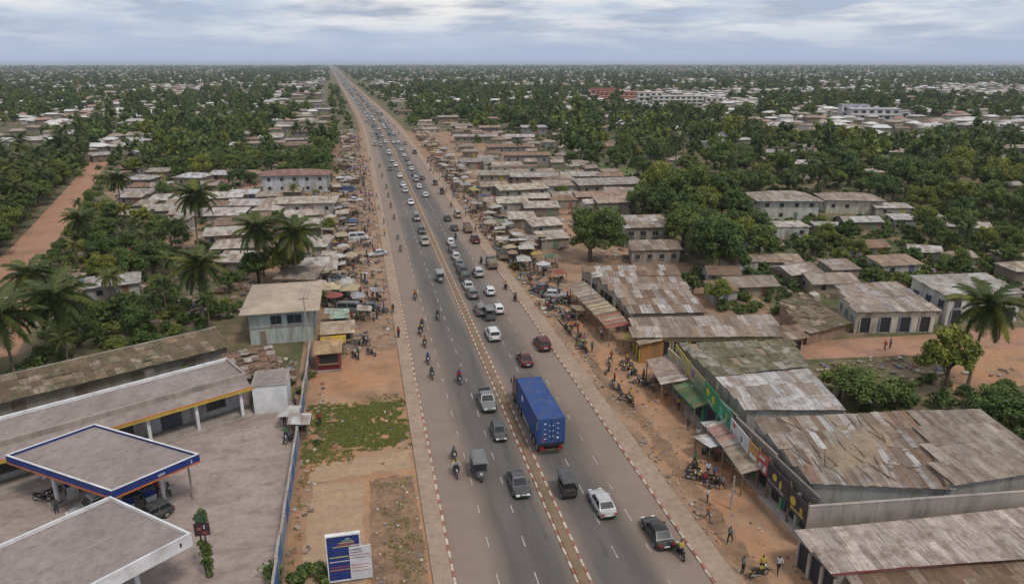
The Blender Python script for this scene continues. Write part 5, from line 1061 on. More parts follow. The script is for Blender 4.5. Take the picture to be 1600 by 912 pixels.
dd = np.exp(rng.uniform(math.log(160), math.log(1400), 9000)); aa = rng.uniform(-.78, .78, 9000)+.213; ux, uy = dd*np.sin(aa), dd*np.cos(aa); oo = ux-14.8-shift(uy)
kk = (np.abs(oo) > 27) & ~((oo < 0) & (oo > -110) & (uy < 300)) & ~((oo > 0) & (oo < 60) & (uy < 420)) & (vnoise(ux, uy, 60, 2) > .3)
U += [(a, b_) for a, b_ in zip(ux[kk], uy[kk]) if clear_of(a, b_, 0)]
scatter('undergrowth', SHRUBS, [(a, b_, -.05) for a, b_ in U], rng.uniform(.45, 1.25, len(U)), rng.uniform(0, 6, len(U)), rng.integers(0, 4, len(U)), label='low green scrub between the houses and trees', cat='undergrowth')
# shrubs that can be picked out singly
for px, s in (((-6.60, 47.34), 1.1), ((-8.78, 47.80), .8), ((-5.17, 47.40), .9), ((-29.16, 88.69), .9), ((-25.93, 90.96), .8), ((-8.38, 85.22), .7), ((-8.86, 80.68), .6), ((-10.21, 83.70), .6), ((-6.40, 68.30), .4), ((28.29, 138.88), 1.0), ((27.58, 129.18), .9), ((33.31, 147.86), .7), ((28.60, 145.95), .7), ((40.73, 46.97), .5), ((42.47, 47.09), .6), ((43.81, 47.11), .5), ((48.78, 49.71), .1)):
    shrub(px[0], px[1], s, random.randrange(4), 'low leafy green shrub')
for k, (x, y, s) in enumerate(((-19.5,86.6,1.2), (-21.5,85.4,1.4), (-23.8,84.2,1.3), (-26,83.1,1.5), (-28.5,81.7,1.2), (-31,80.5,1.1))): shrub(x, y, s, k, 'tall leafy shrub between the shop and shed')
# grass on the dirt plot: blades, one mass
def grass(name, areas, label):
    vs, fs, tn = [], [], []
    for (x0, x1, y0, y1, n, seed) in areas:
        g = np.random.default_rng(seed); x, y = g.uniform(x0, x1, n), g.uniform(y0, y1, n); k = vnoise(x, y, 2.2, seed)*.4+vnoise(x, y, .5, seed+1)*.6 > .33+.5*np.clip(1-np.minimum(np.minimum(x-x0, x1-x), np.minimum(y-y0, y1-y))/1.3, 0, 1)*(.4+.6*g.random(n))
        for a, b_ in zip(x[k], y[k]):
            for _ in range(2):
                h = random.uniform(.04, .16); an = random.uniform(0, 3.14); w = random.uniform(.04, .09); dx, dy = math.cos(an)*w, math.sin(an)*w; i = len(vs)
                vs += [(a-dx, b_-dy, -.01), (a+dx, b_+dy, -.01), (a+random.uniform(-.12, .12), b_+random.uniform(-.12, .12), h)]; fs.append((i, i+1, i+2)); tn.append(random.random())
    me = bpy.data.meshes.new(name); me.from_pydata(vs, [], fs); a = me.attributes.new('tone', 'FLOAT', 'FACE'); a.data.foreach_set('value', np.array(tn, dtype=np.float32)); me.materials.append(M['grass'])
    tag(place(name, me), label, 'grass', kind='stuff')
grass('grass', [(-7.9,-3.9,65,77.5,9000,1), (-4.6,3.4,65.5,77,24000,2), (-7.8,-2.5,63.5,66.5,1500,3), (-.5,3.2,45,56,1500,4), (-8,-6.8,46,63,900,5), (-1.5,3,75,79,500,6), (26.7,28.5,100,150,900,7), (27,31,118,150,2600,8), (-1.2,3.2,58,60,200,9)], 'patchy green grass and weeds on the dirt plots')
# ------------------------------------------------------------------ vehicles
def wheel(r, w):
    b = MB(); n = 14
    for k, (rr, m) in enumerate(((r, 0), (r*.62, 1))):
        ww = w/2+(.012 if k else 0); b.tube((-ww, 0, 0), (ww, 0, 0), rr, rr, n, m)
    return b
PAINTS = {'black': (.02,.021,.024), 'charcoal': (.055,.058,.062), 'grey': (.16,.165,.17), 'silver': (.42,.43,.44), 'white': (.62,.63,.64), 'dark red': (.085,.014,.017), 'blue': (.04,.08,.2), 'beige': (.34,.29,.22), 'green': (.05,.11,.07), 'yellow': (.5,.36,.04)}
def car_parts(kind):
    """{part: [(MB, materials)]} with the nose towards +y"""
    if kind == 'sedan': L, W, zt, cab, roofz, cy0, cy1, ry0, ry1 = 4.4, .87, .92, .80, 1.44, -1.72, 1.02, -1.0, .22
    elif kind == 'hatch': L, W, zt, cab, roofz, cy0, cy1, ry0, ry1 = 3.9, .84, .94, .78, 1.5, -1.85, .95, -1.5, .15
    elif kind == 'suv': L, W, zt, cab, roofz, cy0, cy1, ry0, ry1 = 4.6, .93, 1.08, .86, 1.75, -2.2, .95, -1.9, .25
    elif kind == 'pickup': L, W, zt, cab, roofz, cy0, cy1, ry0, ry1 = 5.1, .92, 1.05, .85, 1.75, -.75, 1.2, -.5, .55
    else: L, W, zt, cab, roofz, cy0, cy1, ry0, ry1 = 4.7, .86, 1.1, .84, 1.95, -2.28, 2.0, -2.15, 1.35      # minibus
    h = L/2; nose = kind == 'van'
    st = [(-h, .80, .45, zt-.22), (-h+.12, .93, .30, zt-.03), (-h+.6, 1, .24, zt), (0, 1, .22, zt), (h-1.35, 1, .23, zt-.02), (h-.7, .97, .24, zt-.10 if not nose else zt), (h-.2, .90, .28, zt-.22 if not nose else zt-.05), (h, .74, .42, zt-.36 if not nose else zt-.25)]
    def ring(y, k, zb, z1):
        w = W*k; zm = (zb+z1)/2
        return [(-w*.90, y, zb), (-w, y, zb+.13), (-w, y, zm+.05), (-w*.95, y, z1-.07), (-w*.84, y, z1), (w*.84, y, z1), (w*.95, y, z1-.07), (w, y, zm+.05), (w, y, zb+.13), (w*.90, y, zb)]
    P_ = {'body': (MB().loft([ring(*q) for q in st]), ['paint'], 35)}
    cw, rw = cab*W/.87, cab*.80*W/.87; z0 = zt-.04
    def cr(z, t):
        w = cw+(rw-cw)*t; a, c = cy0+(ry0-cy0)*t, cy1+(ry1-cy1)*t
        return [(-w, a, z), (w, a, z), (w, c, z), (-w, c, z)]
    cabm = MB().loft([cr(z0, 0), cr(roofz-.07, .9), [(x*.93, y*.95+.0, roofz) for x, y, z in cr(roofz, 1)]]); P_['cabin'] = (cabm, ['paint'], 30)
    def pane(pts): return MB().add(pts, [(0,1,2,3)])
    def face(i, s0, s1, t0, t1, out):
        pts = []
        for s, t in ((s0, t0), (s1, t0), (s1, t1), (s0, t1)):
            z = z0+(roofz-.07-z0)*t; r = cr(z, t*.9); a, c = Vector(r[i]), Vector(r[(i+1) % 4]); p = a.lerp(c, s)+Vector(out)*.012; pts.append(tuple(p))
        return pane(pts)
    P_['rear_window'] = (face(0, .07, .93, .16, .93, (0, -1, .6)), ['glass'], None); P_['windscreen'] = (face(2, .06, .94, .10, .95, (0, 1, .6)), ['glass'], None)
    P_['side_window'] = (face(1, .05, .46, .16, .92, (1, 0, .2)).join(face(1, .51, .94, .16, .92, (1, 0, .2))), ['glass'], None)
    P_['side_window.b'] = (face(3, .06, .49, .16, .92, (-1, 0, .2)).join(face(3, .54, .95, .16, .92, (-1, 0, .2))), ['glass'], None)
    r = .33 if kind in ('sedan', 'hatch') else .38
    for nm, x, y in (('wheel', -W+.08, h-.85), ('wheel.b', W-.08, h-.85), ('wheel.c', -W+.08, -h+.85), ('wheel.d', W-.08, -h+.85)):
        b = MB().join(wheel(r, .22), Matrix.Translation((x, y, r))); P_[nm] = (b, ['rubber', 'metal'], None)
    for s in (-1, 1):
        n = '' if s < 0 else '.b'; zz = zt-.3
        P_['headlight'+n] = (MB().rbox((s*W*.58, h-.05, zz-.06), (.36, .14, .15)), ['lamp'], None); P_['tail_light'+n] = (MB().rbox((s*W*.72, -h+.05, zt-.22), (.26, .14, .18)), ['redlamp'], None)
        P_['mirror'+n] = (MB().rbox((s*(W+.06), cy1-.45, zt+.06), (.18, .1, .13)), ['paint'], None)
    P_['number_plate'] = (MB().rbox((0, -h-.01, zt-.36), (.5, .03, .13)), ['lamp'], None); P_['front_bumper'] = (MB().rbox((0, h-.03, .42), (W*1.45, .12, .16)), ['dark'], None); P_['rear_bumper'] = (MB().rbox((0, -h+.03, .42), (W*1.55, .12, .18)), ['dark'], None)
    if kind == 'pickup': P_['cargo_bed'] = (MB().box(-.78, .78, -2.45, -.85, zt-.015, zt+.02, 0).box(-.86, -.78, -2.5, -.8, zt-.02, zt+.22, 1).box(.78, .86, -2.5, -.8, zt-.02, zt+.22, 1).box(-.78, .78, -2.52, -2.44, zt-.02, zt+.22, 1), ['dark', 'paint'], None)
    if kind in ('suv', 'van'): P_['roof_rail'] = (MB().box(-rw*.85, -rw*.8, ry0+.2, ry1-.2, roofz, roofz+.07).box(rw*.8, rw*.85, ry0+.2, ry1-.2, roofz, roofz+.07), ['dark'], None)
    return P_
CARS = {}
for kind in ('sedan', 'hatch', 'suv', 'pickup', 'van'):
    pp = car_parts(kind); d = {n.split('.')[0]+('|'+n if '.' in n else ''): mb.mesh(n.split('.')[0], [M[q] for q in ms], sm) for n, (mb, ms, sm) in pp.items()}
    allm = []; J = MB()
    for n, (mb, ms, sm) in pp.items():
        for q in ms:
            if q not in allm: allm.append(q)
    for n, (mb, ms, sm) in pp.items(): J2 = MB().join(mb); J2.m = [allm.index(ms[k]) for k in mb.m]; J.join(J2)
    CARS[kind] = (d, J.mesh('car', [M[q] for q in allm], 35))
KW = {'sedan': 'sedan', 'hatch': 'hatchback', 'suv': 'off-roader', 'pickup': 'pickup', 'van': 'minibus'}
def car(kind, x, y, heading, colour, label=None, group='vehicles on the highway', full=True, s=.93, lm=None, word='vehicle', desc=None):
    nm = {'van': 'minibus', 'pickup': 'pickup_truck'}.get(kind, 'car'); c = PAINTS[colour]; cat = {'van': 'minibus', 'pickup': 'pickup'}.get(kind, 'car')
    if full:
        t = thing(nm, label, cat, (x, y, .014), heading, group); t.scale = (s,)*3
        for n, me in CARS[kind][0].items(): place(n.split('|')[0], me, t, color=c)
    else:
        t = tag(place(nm, CARS[kind][1], None, (x, y, .014), heading, c, s), label, cat, group)
    if not label: auto(t, desc or '%s %s' % (colour, KW[kind]), word, x, y)
    if lm: landmark(lm, x, y)
    return t
def truck():
    t = thing('container_truck', 'articulated truck hauling a blue shipping container up the highway', 'truck', (17.1, 66.0, .014)); landmark('blue container truck', 17.1, 66)
    w, L, z0, z1 = 1.36, 5.0, 1.3, 4.05
    # corrugated container
    b = MB(); n = 34
    for s in (-1, 1):
        prof = [(s*(w-(.05 if (i//2) % 2 else .0)), -L+.1+(2*L-.2)*i/(2*n)) for i in range(2*n+1)]
        k = len(prof); b.add([(x, y, z0+.12) for x, y in prof]+[(x, y, z1-.1) for x, y in prof], [(i, i+1, k+i+1, k+i) if s > 0 else (i+1, i, k+i, k+i+1) for i in range(k-1)])
    b.add([(-w, -L, z1-.04), (w, -L, z1-.04), (w, L, z1-.04), (-w, L, z1-.04)], [(0,1,2,3)]); b.add([(-w, L-.03, z0), (w, L-.03, z0), (w, L-.03, z1), (-w, L-.03, z1)], [(1,0,3,2)]); b.box(-w, w, -L, L, z0, z0+.12)
    for s in (-1, 1): b.box(s*w-.05, s*w+.05, -L, L, z1-.12, z1); b.box(s*w-.06, s*w+.06, -L-.02, -L+.1, z0, z1); b.box(s*w-.06, s*w+.06, L-.1, L+.02, z0, z1)
    b.box(-w, w, -L-.01, -L+.08, z1-.12, z1+.004)
    for i in range(24): b.box(-w+.1, w-.1, -L+.3+i*.4, -L+.48+i*.4, z1-.04, z1-.015)
    c = b.build('container', M['cblue'], t)
    for s in (-1, 1):
        d = MB().box(min(s*.02, s*(w-.07)), max(s*.02, s*(w-.07)), -L-.01, -L+.05, z0+.12, z1-.12).build('container_door', M['cblue'], t)
        for k in (.38, .95): MB().tube((s*k, -L-.05, z0+.1), (s*k, -L-.05, z1-.1), .025, .025, 6).build('locking_bar', M['obj'], d, color=(.1,.2,.4))
        for k in range(4):
            zz = z0+.5+k*.55; wd = random.uniform(.15, .42); MB().box(s*.66-wd/2, s*.66+wd/2, -L-.018, -L-.008, zz, zz+random.choice((.07, .1, .16))).build('stencil_mark', M['white'], d)
        for k in range(3): zz = z0+.75+k*.6; MB().box(s*.18-.06, s*.18+.06, -L-.018, -L-.008, zz, zz+.1).build('stencil_mark', M['white'], d)
    MB().box(-.98, -.68, -L-.02, -L-.008, z0+.2, z0+.42).build('stencil_mark', M['red'], t)
    MB().tube((-w-.0, 2.2, 2.9), (-w-.03, 2.2, 2.9), .36, .36, 16).build('emblem', M['white'], c); MB().box(-w-.02, -w+.02, -L+.5, -L+.62, 2.6, 3.5).build('stencil_mark', M['white'], c)
    # trailer
    MB().box(-.55, .55, -L, L+.4, .95, 1.28).box(-w, w, -L+.05, -L+.3, 1.0, 1.27).build('trailer_frame', M['dark'], t)
    MB().box(-1.25, 1.25, -L-.12, -L+.02, .5, .66).build('rear_bumper', M['obj'], t, color=(.13,.045,.035)); MB().box(-.3, .3, -L-.14, -L-.121, .53, .65).build('number_plate', M['green'], t)
    for s in (-1, 1): MB().box(s*1.0-.2, s*1.0+.2, -L-.08, -L-.02, .75, .95).build('tail_light', M['redlamp'], t)
    wm = wheel(.5, .5).mesh('wheel', [M['rubber'], M['metal']])
    for y in (-4.0, -2.75, -1.5, 3.8, 5.1, 7.4):
        for s in (-1, 1): place('wheel', wm, t, (s*1.02, y, .5))
    for s in (-1, 1): MB().box(s*1.25-.03, s*1.25+.03, -.6, 2.6, .55, 1.1).build('side_guard', M['metal'], t)
    MB().loft([[(-1.2, 5.5, .6), (1.2, 5.5, .6), (1.2, 8.3, .6), (-1.2, 8.3, .6)], [(-1.2, 5.5, 2.0), (1.2, 5.5, 2.0), (1.2, 8.25, 2.0), (-1.2, 8.25, 2.0)], [(-1.12, 5.7, 3.2), (1.12, 5.7, 3.2), (1.12, 7.9, 3.2), (-1.12, 7.9, 3.2)]]).build('cab', M['paint'], t, color=(.06,.03,.03), smooth=30)
    MB().add([(-1.05, 8.24, 2.05), (1.05, 8.24, 2.05), (1.0, 7.95, 3.05), (-1.0, 7.95, 3.05)], [(1,0,3,2)]).build('windscreen', M['glass'], t)
    for s in (-1, 1): MB().box(s*1.38-.05, s*1.38+.05, 8.0, 8.15, 2.1, 2.7).build('mirror', M['dark'], t)
    MB().tube((.5, 5.4, 1.5), (.5, 5.4, 4.2), .07, .07, 8).build('exhaust_stack', M['metal'], t)
truck()
def tricycle_mb():
    P_ = {'cargo_body': (MB().box(-.62, .62, -1.35, .35, .45, .95).box(-.62, -.57, -1.35, .35, .95, 1.1).box(.57, .62, -1.35, .35, .95, 1.1), ['obj']), 'canopy': (MB().loft([[(-.66, -1.4, 1.72), (.66, -1.4, 1.72), (.66, .95, 1.68), (-.66, .95, 1.68)], [(-.5, -1.3, 1.86), (.5, -1.3, 1.86), (.5, .85, 1.82), (-.5, .85, 1.82)]]), ['cloth']), 'cabin_panel': (MB().loft([[(-.5, .3, .4), (.5, .3, .4), (.32, 1.15, .5), (-.32, 1.15, .5)], [(-.52, .3, 1.0), (.52, .3, 1.0), (.3, 1.0, 1.0), (-.3, 1.0, 1.0)]]), ['paint'])}
    f = MB()
    for x, y in ((-.58, -1.3), (.58, -1.3), (-.58, .3), (.58, .3), (-.45, .85), (.45, .85)): f.tube((x, y, .9), (x, y, 1.74), .025, .025, 5)
    P_['frame'] = (f, ['dark']); P_['windscreen'] = (MB().add([(-.42, 1.0, 1.02), (.42, 1.0, 1.02), (.45, .9, 1.6), (-.45, .9, 1.6)], [(1,0,3,2)]), ['glass'])
    for n, x, y in (('wheel', -.58, -.85), ('wheel.b', .58, -.85), ('wheel.c', 0, 1.1)): P_[n] = (MB().join(wheel(.26, .14), Matrix.Translation((x, y, .26))), ['rubber', 'metal'])
    P_['handlebar'] = (MB().tube((-.34, .72, 1.12), (.34, .72, 1.12), .02, .02, 5), ['dark']); P_['seat'] = (MB().box(-.4, .4, -.1, .3, .98, 1.06), ['dark']); P_['headlight'] = (MB().rbox((0, 1.14, .8), (.18, .08, .16)), ['lamp'])
    return P_
TRI = {n: mb.mesh(n.split('.')[0], [M[q] for q in ms]) for n, (mb, ms) in tricycle_mb().items()}
def tricycle(x, y, h, canopy_c, body_c, label=None, group='motor tricycles on the highway'):
    t = thing('motor_tricycle', label, 'tricycle', (x, y, .014), h, group); t.scale = (1.1,)*3
    for n, me in TRI.items(): place(n.split('.')[0], me, t, color=canopy_c if n == 'canopy' else body_c)
    if not label: auto(t, 'three-wheeled motor tricycle with canopy', 'tricycle', x, y)
    return t
def bike_parts():
    P_ = {}
    tor = lambda y: MB().join(wheel(.29, .09), Matrix.Translation((0, y, .29)))
    P_['wheel'] = (tor(-.62), ['rubber', 'metal']); P_['wheel.b'] = (tor(.66), ['rubber', 'metal'])
    P_['frame'] = (MB().tube((0, -.62, .3), (0, -.1, .4), .05, .06, 5).tube((0, -.1, .38), (0, .45, .72), .06, .05, 5).box(-.13, .13, -.15, .25, .22, .52), ['dark'])
    P_['fuel_tank'] = (MB().loft([[(-.09, -.02, .68), (.09, -.02, .68), (.12, .38, .70), (-.12, .38, .70)], [(-.13, .0, .78), (.13, .0, .78), (.15, .4, .82), (-.15, .4, .82)], [(-.07, .02, .86), (.07, .02, .86), (.08, .36, .92), (-.08, .36, .92)]]), ['paint'])
    P_['seat'] = (MB().loft([[(-.12, -.72, .74), (.12, -.72, .74), (.12, 0, .70), (-.12, 0, .70)], [(-.11, -.70, .83), (.11, -.70, .83), (.11, .02, .80), (-.11, .02, .80)]]), ['rubber'])
    P_['fork'] = (MB().tube((-.07, .66, .29), (-.07, .46, .92), .025, .025, 5).tube((.07, .66, .29), (.07, .46, .92), .025, .025, 5), ['metal']); P_['handlebar'] = (MB().tube((-.36, .36, 1.02), (.36, .36, 1.02), .018, .018, 5).tube((0, .46, .9), (0, .36, 1.02), .03, .03, 5), ['dark'])
    P_['headlight'] = (MB().tube((0, .50, .88), (0, .6, .86), .08, .1, 8), ['lamp']); P_['mudguard'] = (MB().rbox((0, -.72, .62), (.14, .4, .03), 0, 0, -.25), ['paint']); P_['exhaust'] = (MB().tube((.14, .05, .26), (.16, -.7, .34), .03, .05, 6), ['metal'])
    return P_
BP = bike_parts(); BIKE = {n: mb.mesh(n.split('.')[0], [M[q] for q in ms]) for n, (mb, ms) in BP.items()}
_all = ['rubber', 'metal', 'dark', 'paint', 'lamp']; _J = MB()
for n, (mb, ms) in BP.items(): q = MB().join(mb); q.m = [_all.index(ms[k]) for k in mb.m]; _J.join(q)
BIKE1 = _J.mesh('motorcycle', [M[q] for q in _all])
BC = [(.02,.02,.022), (.16,.02,.02), (.03,.04,.10), (.05,.05,.05), (.02,.02,.02), (.25,.2,.03)]
def bike(x, y, h, full=True, label=None, group=None, desc='dark motorcycle', colour=None):
    c = colour or random.choice(BC)
    if full:
        t = thing('motorcycle', label, 'motorcycle', (x, y, .014), h, group)
        for n, me in BIKE.items(): place(n.split('.')[0], me, t, color=c)
    else: t = tag(place('motorcycle', BIKE1, None, (x, y, .014), h, c), label, 'motorcycle', group)
    if not label: auto(t, desc, 'motorcycle', x, y)
    return t
# ------------------------------------------------------------------ people: one continuous skinned body per pose
def body(pose):
    if pose == 'stand':
        J = [(0,0,.93,.125),(0,.01,1.12,.125),(0,.0,1.32,.135),(0,0,1.47,.065),(0,.02,1.56,.075),(0,.02,1.66,.095),
             (-.17,0,1.40,.06),(-.24,.0,1.15,.045),(-.25,.06,.92,.035),(-.25,.09,.82,.03),(.17,0,1.40,.06),(.24,.0,1.15,.045),(.26,.04,.92,.035),(.26,.07,.82,.03),
             (-.09,0,.88,.095),(-.10,.02,.50,.065),(-.10,-.02,.09,.045),(-.10,.12,.04,.035),(.09,0,.88,.095),(.11,.0,.50,.065),(.12,-.04,.09,.045),(.12,.10,.04,.035)]
    elif pose == 'walk':
        J = [(0,0,.92,.125),(0,.02,1.12,.125),(0,.03,1.32,.135),(0,.03,1.47,.065),(0,.05,1.56,.075),(0,.05,1.66,.095),
             (-.17,.03,1.40,.06),(-.24,.12,1.17,.045),(-.22,.28,1.0,.035),(-.22,.34,.96,.03),(.17,.03,1.40,.06),(.24,-.06,1.16,.045),(.25,-.14,.94,.035),(.25,-.16,.85,.03),
             (-.09,0,.88,.095),(-.10,-.12,.50,.065),(-.10,-.36,.16,.045),(-.10,-.28,.05,.035),(.09,0,.88,.095),(.10,.20,.52,.065),(.10,.22,.09,.045),(.10,.36,.05,.035)]
    elif pose == 'sit':
        J = [(0,0,.48,.13),(0,.03,.68,.125),(0,.05,.88,.135),(0,.05,1.03,.065),(0,.07,1.12,.075),(0,.07,1.22,.095),
             (-.17,.05,.96,.06),(-.24,.12,.74,.045),(-.16,.32,.62,.035),(-.13,.4,.6,.03),(.17,.05,.96,.06),(.24,.12,.74,.045),(.16,.32,.62,.035),(.13,.4,.6,.03),
             (-.10,.05,.48,.095),(-.13,.42,.47,.065),(-.13,.45,.09,.045),(-.13,.58,.04,.035),(.10,.05,.48,.095),(.13,.42,.47,.065),(.13,.45,.09,.045),(.13,.58,.04,.035)]
    else:   # riding
        J = [(0,-.25,.93,.13),(0,-.2,1.12,.125),(0,-.12,1.30,.14),(0,-.08,1.44,.065),(0,-.04,1.52,.078),(0,-.03,1.62,.105),
             (-.18,-.1,1.37,.06),(-.32,.08,1.16,.045),(-.33,.32,1.06,.035),(-.33,.38,1.04,.03),(.18,-.1,1.37,.06),(.32,.08,1.16,.045),(.33,.32,1.06,.035),(.33,.38,1.04,.03),
             (-.12,-.22,.9,.095),(-.26,.12,.72,.07),(-.22,-.02,.36,.05),(-.22,.12,.30,.035),(.12,-.22,.9,.095),(.26,.12,.72,.07),(.22,-.02,.36,.05),(.22,.12,.30,.035)]
    E = [(0,1),(1,2),(2,3),(3,4),(4,5),(2,6),(6,7),(7,8),(8,9),(2,10),(10,11),(11,12),(12,13),(0,14),(14,15),(15,16),(16,17),(0,18),(18,19),(19,20),(20,21)]
    me = bpy.data.meshes.new('b'); me.from_pydata([j[:3] for j in J], E, []); o = bpy.data.objects.new('b', me); COL.objects.link(o)
    o.modifiers.new('s', 'SKIN'); sk = me.skin_vertices[0].data
    for k, j in enumerate(J): sk[k].radius = (j[3], j[3]); sk[k].use_root = (k == 0)
    o.modifiers.new('d', 'SUBSURF').levels = 1
    dg = bpy.context.evaluated_depsgraph_get(); out = bpy.data.meshes.new_from_object(o.evaluated_get(dg)); bpy.data.objects.remove(o)
    for q in ('cloth', 'trouser', 'skin', 'hair'): out.materials.append(M[q])
    zh = J[3][2]; zp = J[0][2]; mi = []
    hands = [Vector(J[k][:3]) for k in (8, 9, 12, 13)]; legs = [Vector(J[k][:3]) for k in (14, 15, 16, 17, 18, 19, 20, 21)]; feet = [Vector(J[k][:3]) for k in (17, 21)]
    for p in out.polygons:
        c = p.center
        if c.z > zh-.01: mi.append(3 if (c.z > J[5][2]+.02 or (c.z > J[4][2] and c.y < J[5][1]-.02)) else 2)
        elif min((c-h).length for h in hands) < .13: mi.append(2)
        elif min((c-f).length for f in feet) < .1: mi.append(2)
        elif c.z < zp-.03 or (min((c-l).length for l in legs) < .2 and c.z < zp+.06): mi.append(1)
        else: mi.append(0)
    out.polygons.foreach_set('material_index', np.array(mi, dtype=np.int32)); out.polygons.foreach_set('use_smooth', np.ones(len(mi), dtype=bool)); out.name = 'person'; return out
BODY = {p: body(p) for p in ('stand', 'walk', 'sit', 'ride')}
SHIRT = [((.45,.46,.48), 'white shirt'), ((.05,.10,.25), 'blue shirt'), ((.30,.04,.04), 'red shirt'), ((.05,.05,.06), 'black top'), ((.45,.33,.06), 'yellow top'), ((.06,.17,.09), 'green top'), ((.28,.12,.22), 'purple dress'), ((.40,.18,.06), 'orange shirt'), ((.2,.2,.2), 'grey shirt')]
VERB = {'stand': 'standing', 'walk': 'walking', 'sit': 'sitting', 'ride': 'riding a motorcycle'}
def person(x, y, z=0, h=0., pose='stand', label=None, s=None, where=''):
    c, w = random.choice(SHIRT); o = place('person', BODY[pose], None, (x, y, z), h, c, s or random.uniform(.95, 1.05))
    tag(o, label, 'person', 'people in the street')
    if not label: auto(o, 'person in %s %s%s' % (w, VERB[pose], where), 'person', x, y)
    return o
def rider(x, y, h, full=True, blabel=None, pillion=False):
    bike(x, y, h, full, blabel, 'motorcycles on the highway', 'motorcycle on the road'); person(x, y, .0, h, 'ride')
    if pillion: d = Vector((math.sin(h), -math.cos(h))); person(x+d.x*.42, y+d.y*.42, .03, h, 'ride')
PI = math.pi
# oncoming side of the highway (towards the camera)
def at(p, xlane=None): return (xlane if xlane is not None else p[0], p[1])
car('sedan', *(12.54, 55.86), PI, 'charcoal', 'black sedan beside the median kerb, coming past the container truck', lm='black sedan by the median')
tricycle(*(9.31, 58.77), PI, (.16,.17,.18), (.10,.10,.11), 'motor tricycle with grey canopy coming down the outer lane'); x, y = (9.31, 58.77); person(x, y-.25, .0, PI, 'ride')
rider(*(7.13, 59.23), PI, pillion=True); rider((7.31, 61.55)[0], (7.31, 61.55)[1]+.6, PI)
car('pickup', *(12.57, 73.19), PI, 'grey', 'grey double-cab pickup beside the median, behind the dark hatchback')
car('hatch', *(12.59, 65.88), PI, 'charcoal', 'dark grey hatchback just ahead of the grey pickup', s=.85)
for p in ((10.31, 79.69), (7.11, 81.91), (7.08, 86.63), (7.21, 92.52), (6.98, 97.09), (7.47, 99.39), (10.18, 103.06), (7.56, 113.50)): rider(*p, PI, pillion=random.random() < .3)
tricycle(*(12.84, 122.83), PI, (.3,.3,.31), (.2,.2,.2))
car('pickup', *(12.74, 151.66), PI, 'beige'); car('sedan', *(13.05, 162.94), PI, 'charcoal'); car('van', *(12.98, 176.73), PI, 'grey')
for p in ((7.09, 146.08), (7.19, 157.09), (7.46, 178.70), (7.40, 194.01), (7.53, 225.69), (7.46, 210.85), (7.02, 249.93), (6.95, 274.10)): rider(*p, PI, False)
for p, k, c in (((13.15, 198.43), 'sedan', 'white'), ((12.89, 218.61), 'hatch', 'silver'), ((13.01, 229.50), 'sedan', 'white'), ((13.13, 248.62), 'sedan', 'white'), ((10.67, 266.44), 'hatch', 'charcoal'), ((13.09, 276.34), 'sedan', 'white'), ((12.54, 289.64), 'hatch', 'silver'), ((12.44, 315.25), 'van', 'white')): car(k, *p, PI, c)
# outbound side
tricycle(*(16.72, 54.33), 0, (.09,.09,.095), (.04,.035,.035), 'dark motor tricycle beside the median behind the container truck'); x, y = (16.72, 54.33); person(x, y+.1, 0, 0, 'ride')
car('sedan', *(19.21, 51.36), 0, 'silver', 'silver sedan in the middle lane behind the container truck', lm='silver sedan')
car('sedan', *(22.40, 46.45), 0, 'black', 'black sedan at the kerb behind the silver sedan', lm='black sedan by the kerb')
rider(*(23.25, 43.78), 0, True, None); AUTO[-2][0]
car('suv', *(23.29, 88.84), 0, 'dark red', 'dark red off-roader close to the red and white kerb'); car('sedan', *(19.71, 84.15), 0, 'dark red', 'dark red sedan just ahead of the container truck')
car('suv', *(17.18, 93.87), 0, 'white', 'white off-roader beside the median ahead of the container truck', lm='white off-roader')
car('suv', *(17.21, 104.57), 0, 'grey'); car('hatch', *(20.02, 104.59), 0, 'white'); tricycle(*(18.13, 101.66), 0, (.2,.2,.2), (.1,.1,.1))
for p, k, c in (((17.22, 113.18), 'suv', 'grey'), ((17.18, 117.97), 'sedan', 'silver'), ((17.42, 122.66), 'suv', 'charcoal'), ((17.55, 127.72), 'suv', 'charcoal'), ((17.63, 132.70), 'sedan', 'grey'), ((17.72, 138.05), 'hatch', 'silver'), ((17.95, 143.76), 'suv', 'grey'), ((18.27, 150.48), 'hatch', 'white'), ((20.25, 125.41), 'suv', 'silver'), ((20.37, 113.95), 'hatch', 'white'),
                ((23.80, 151.09), 'pickup', 'dark red'), ((23.69, 178.44), 'van', 'beige'), ((20.92, 164.00), 'sedan', 'charcoal'), ((20.61, 175.11), 'sedan', 'black')): car(k, *p, random.uniform(-.02, .02), c)
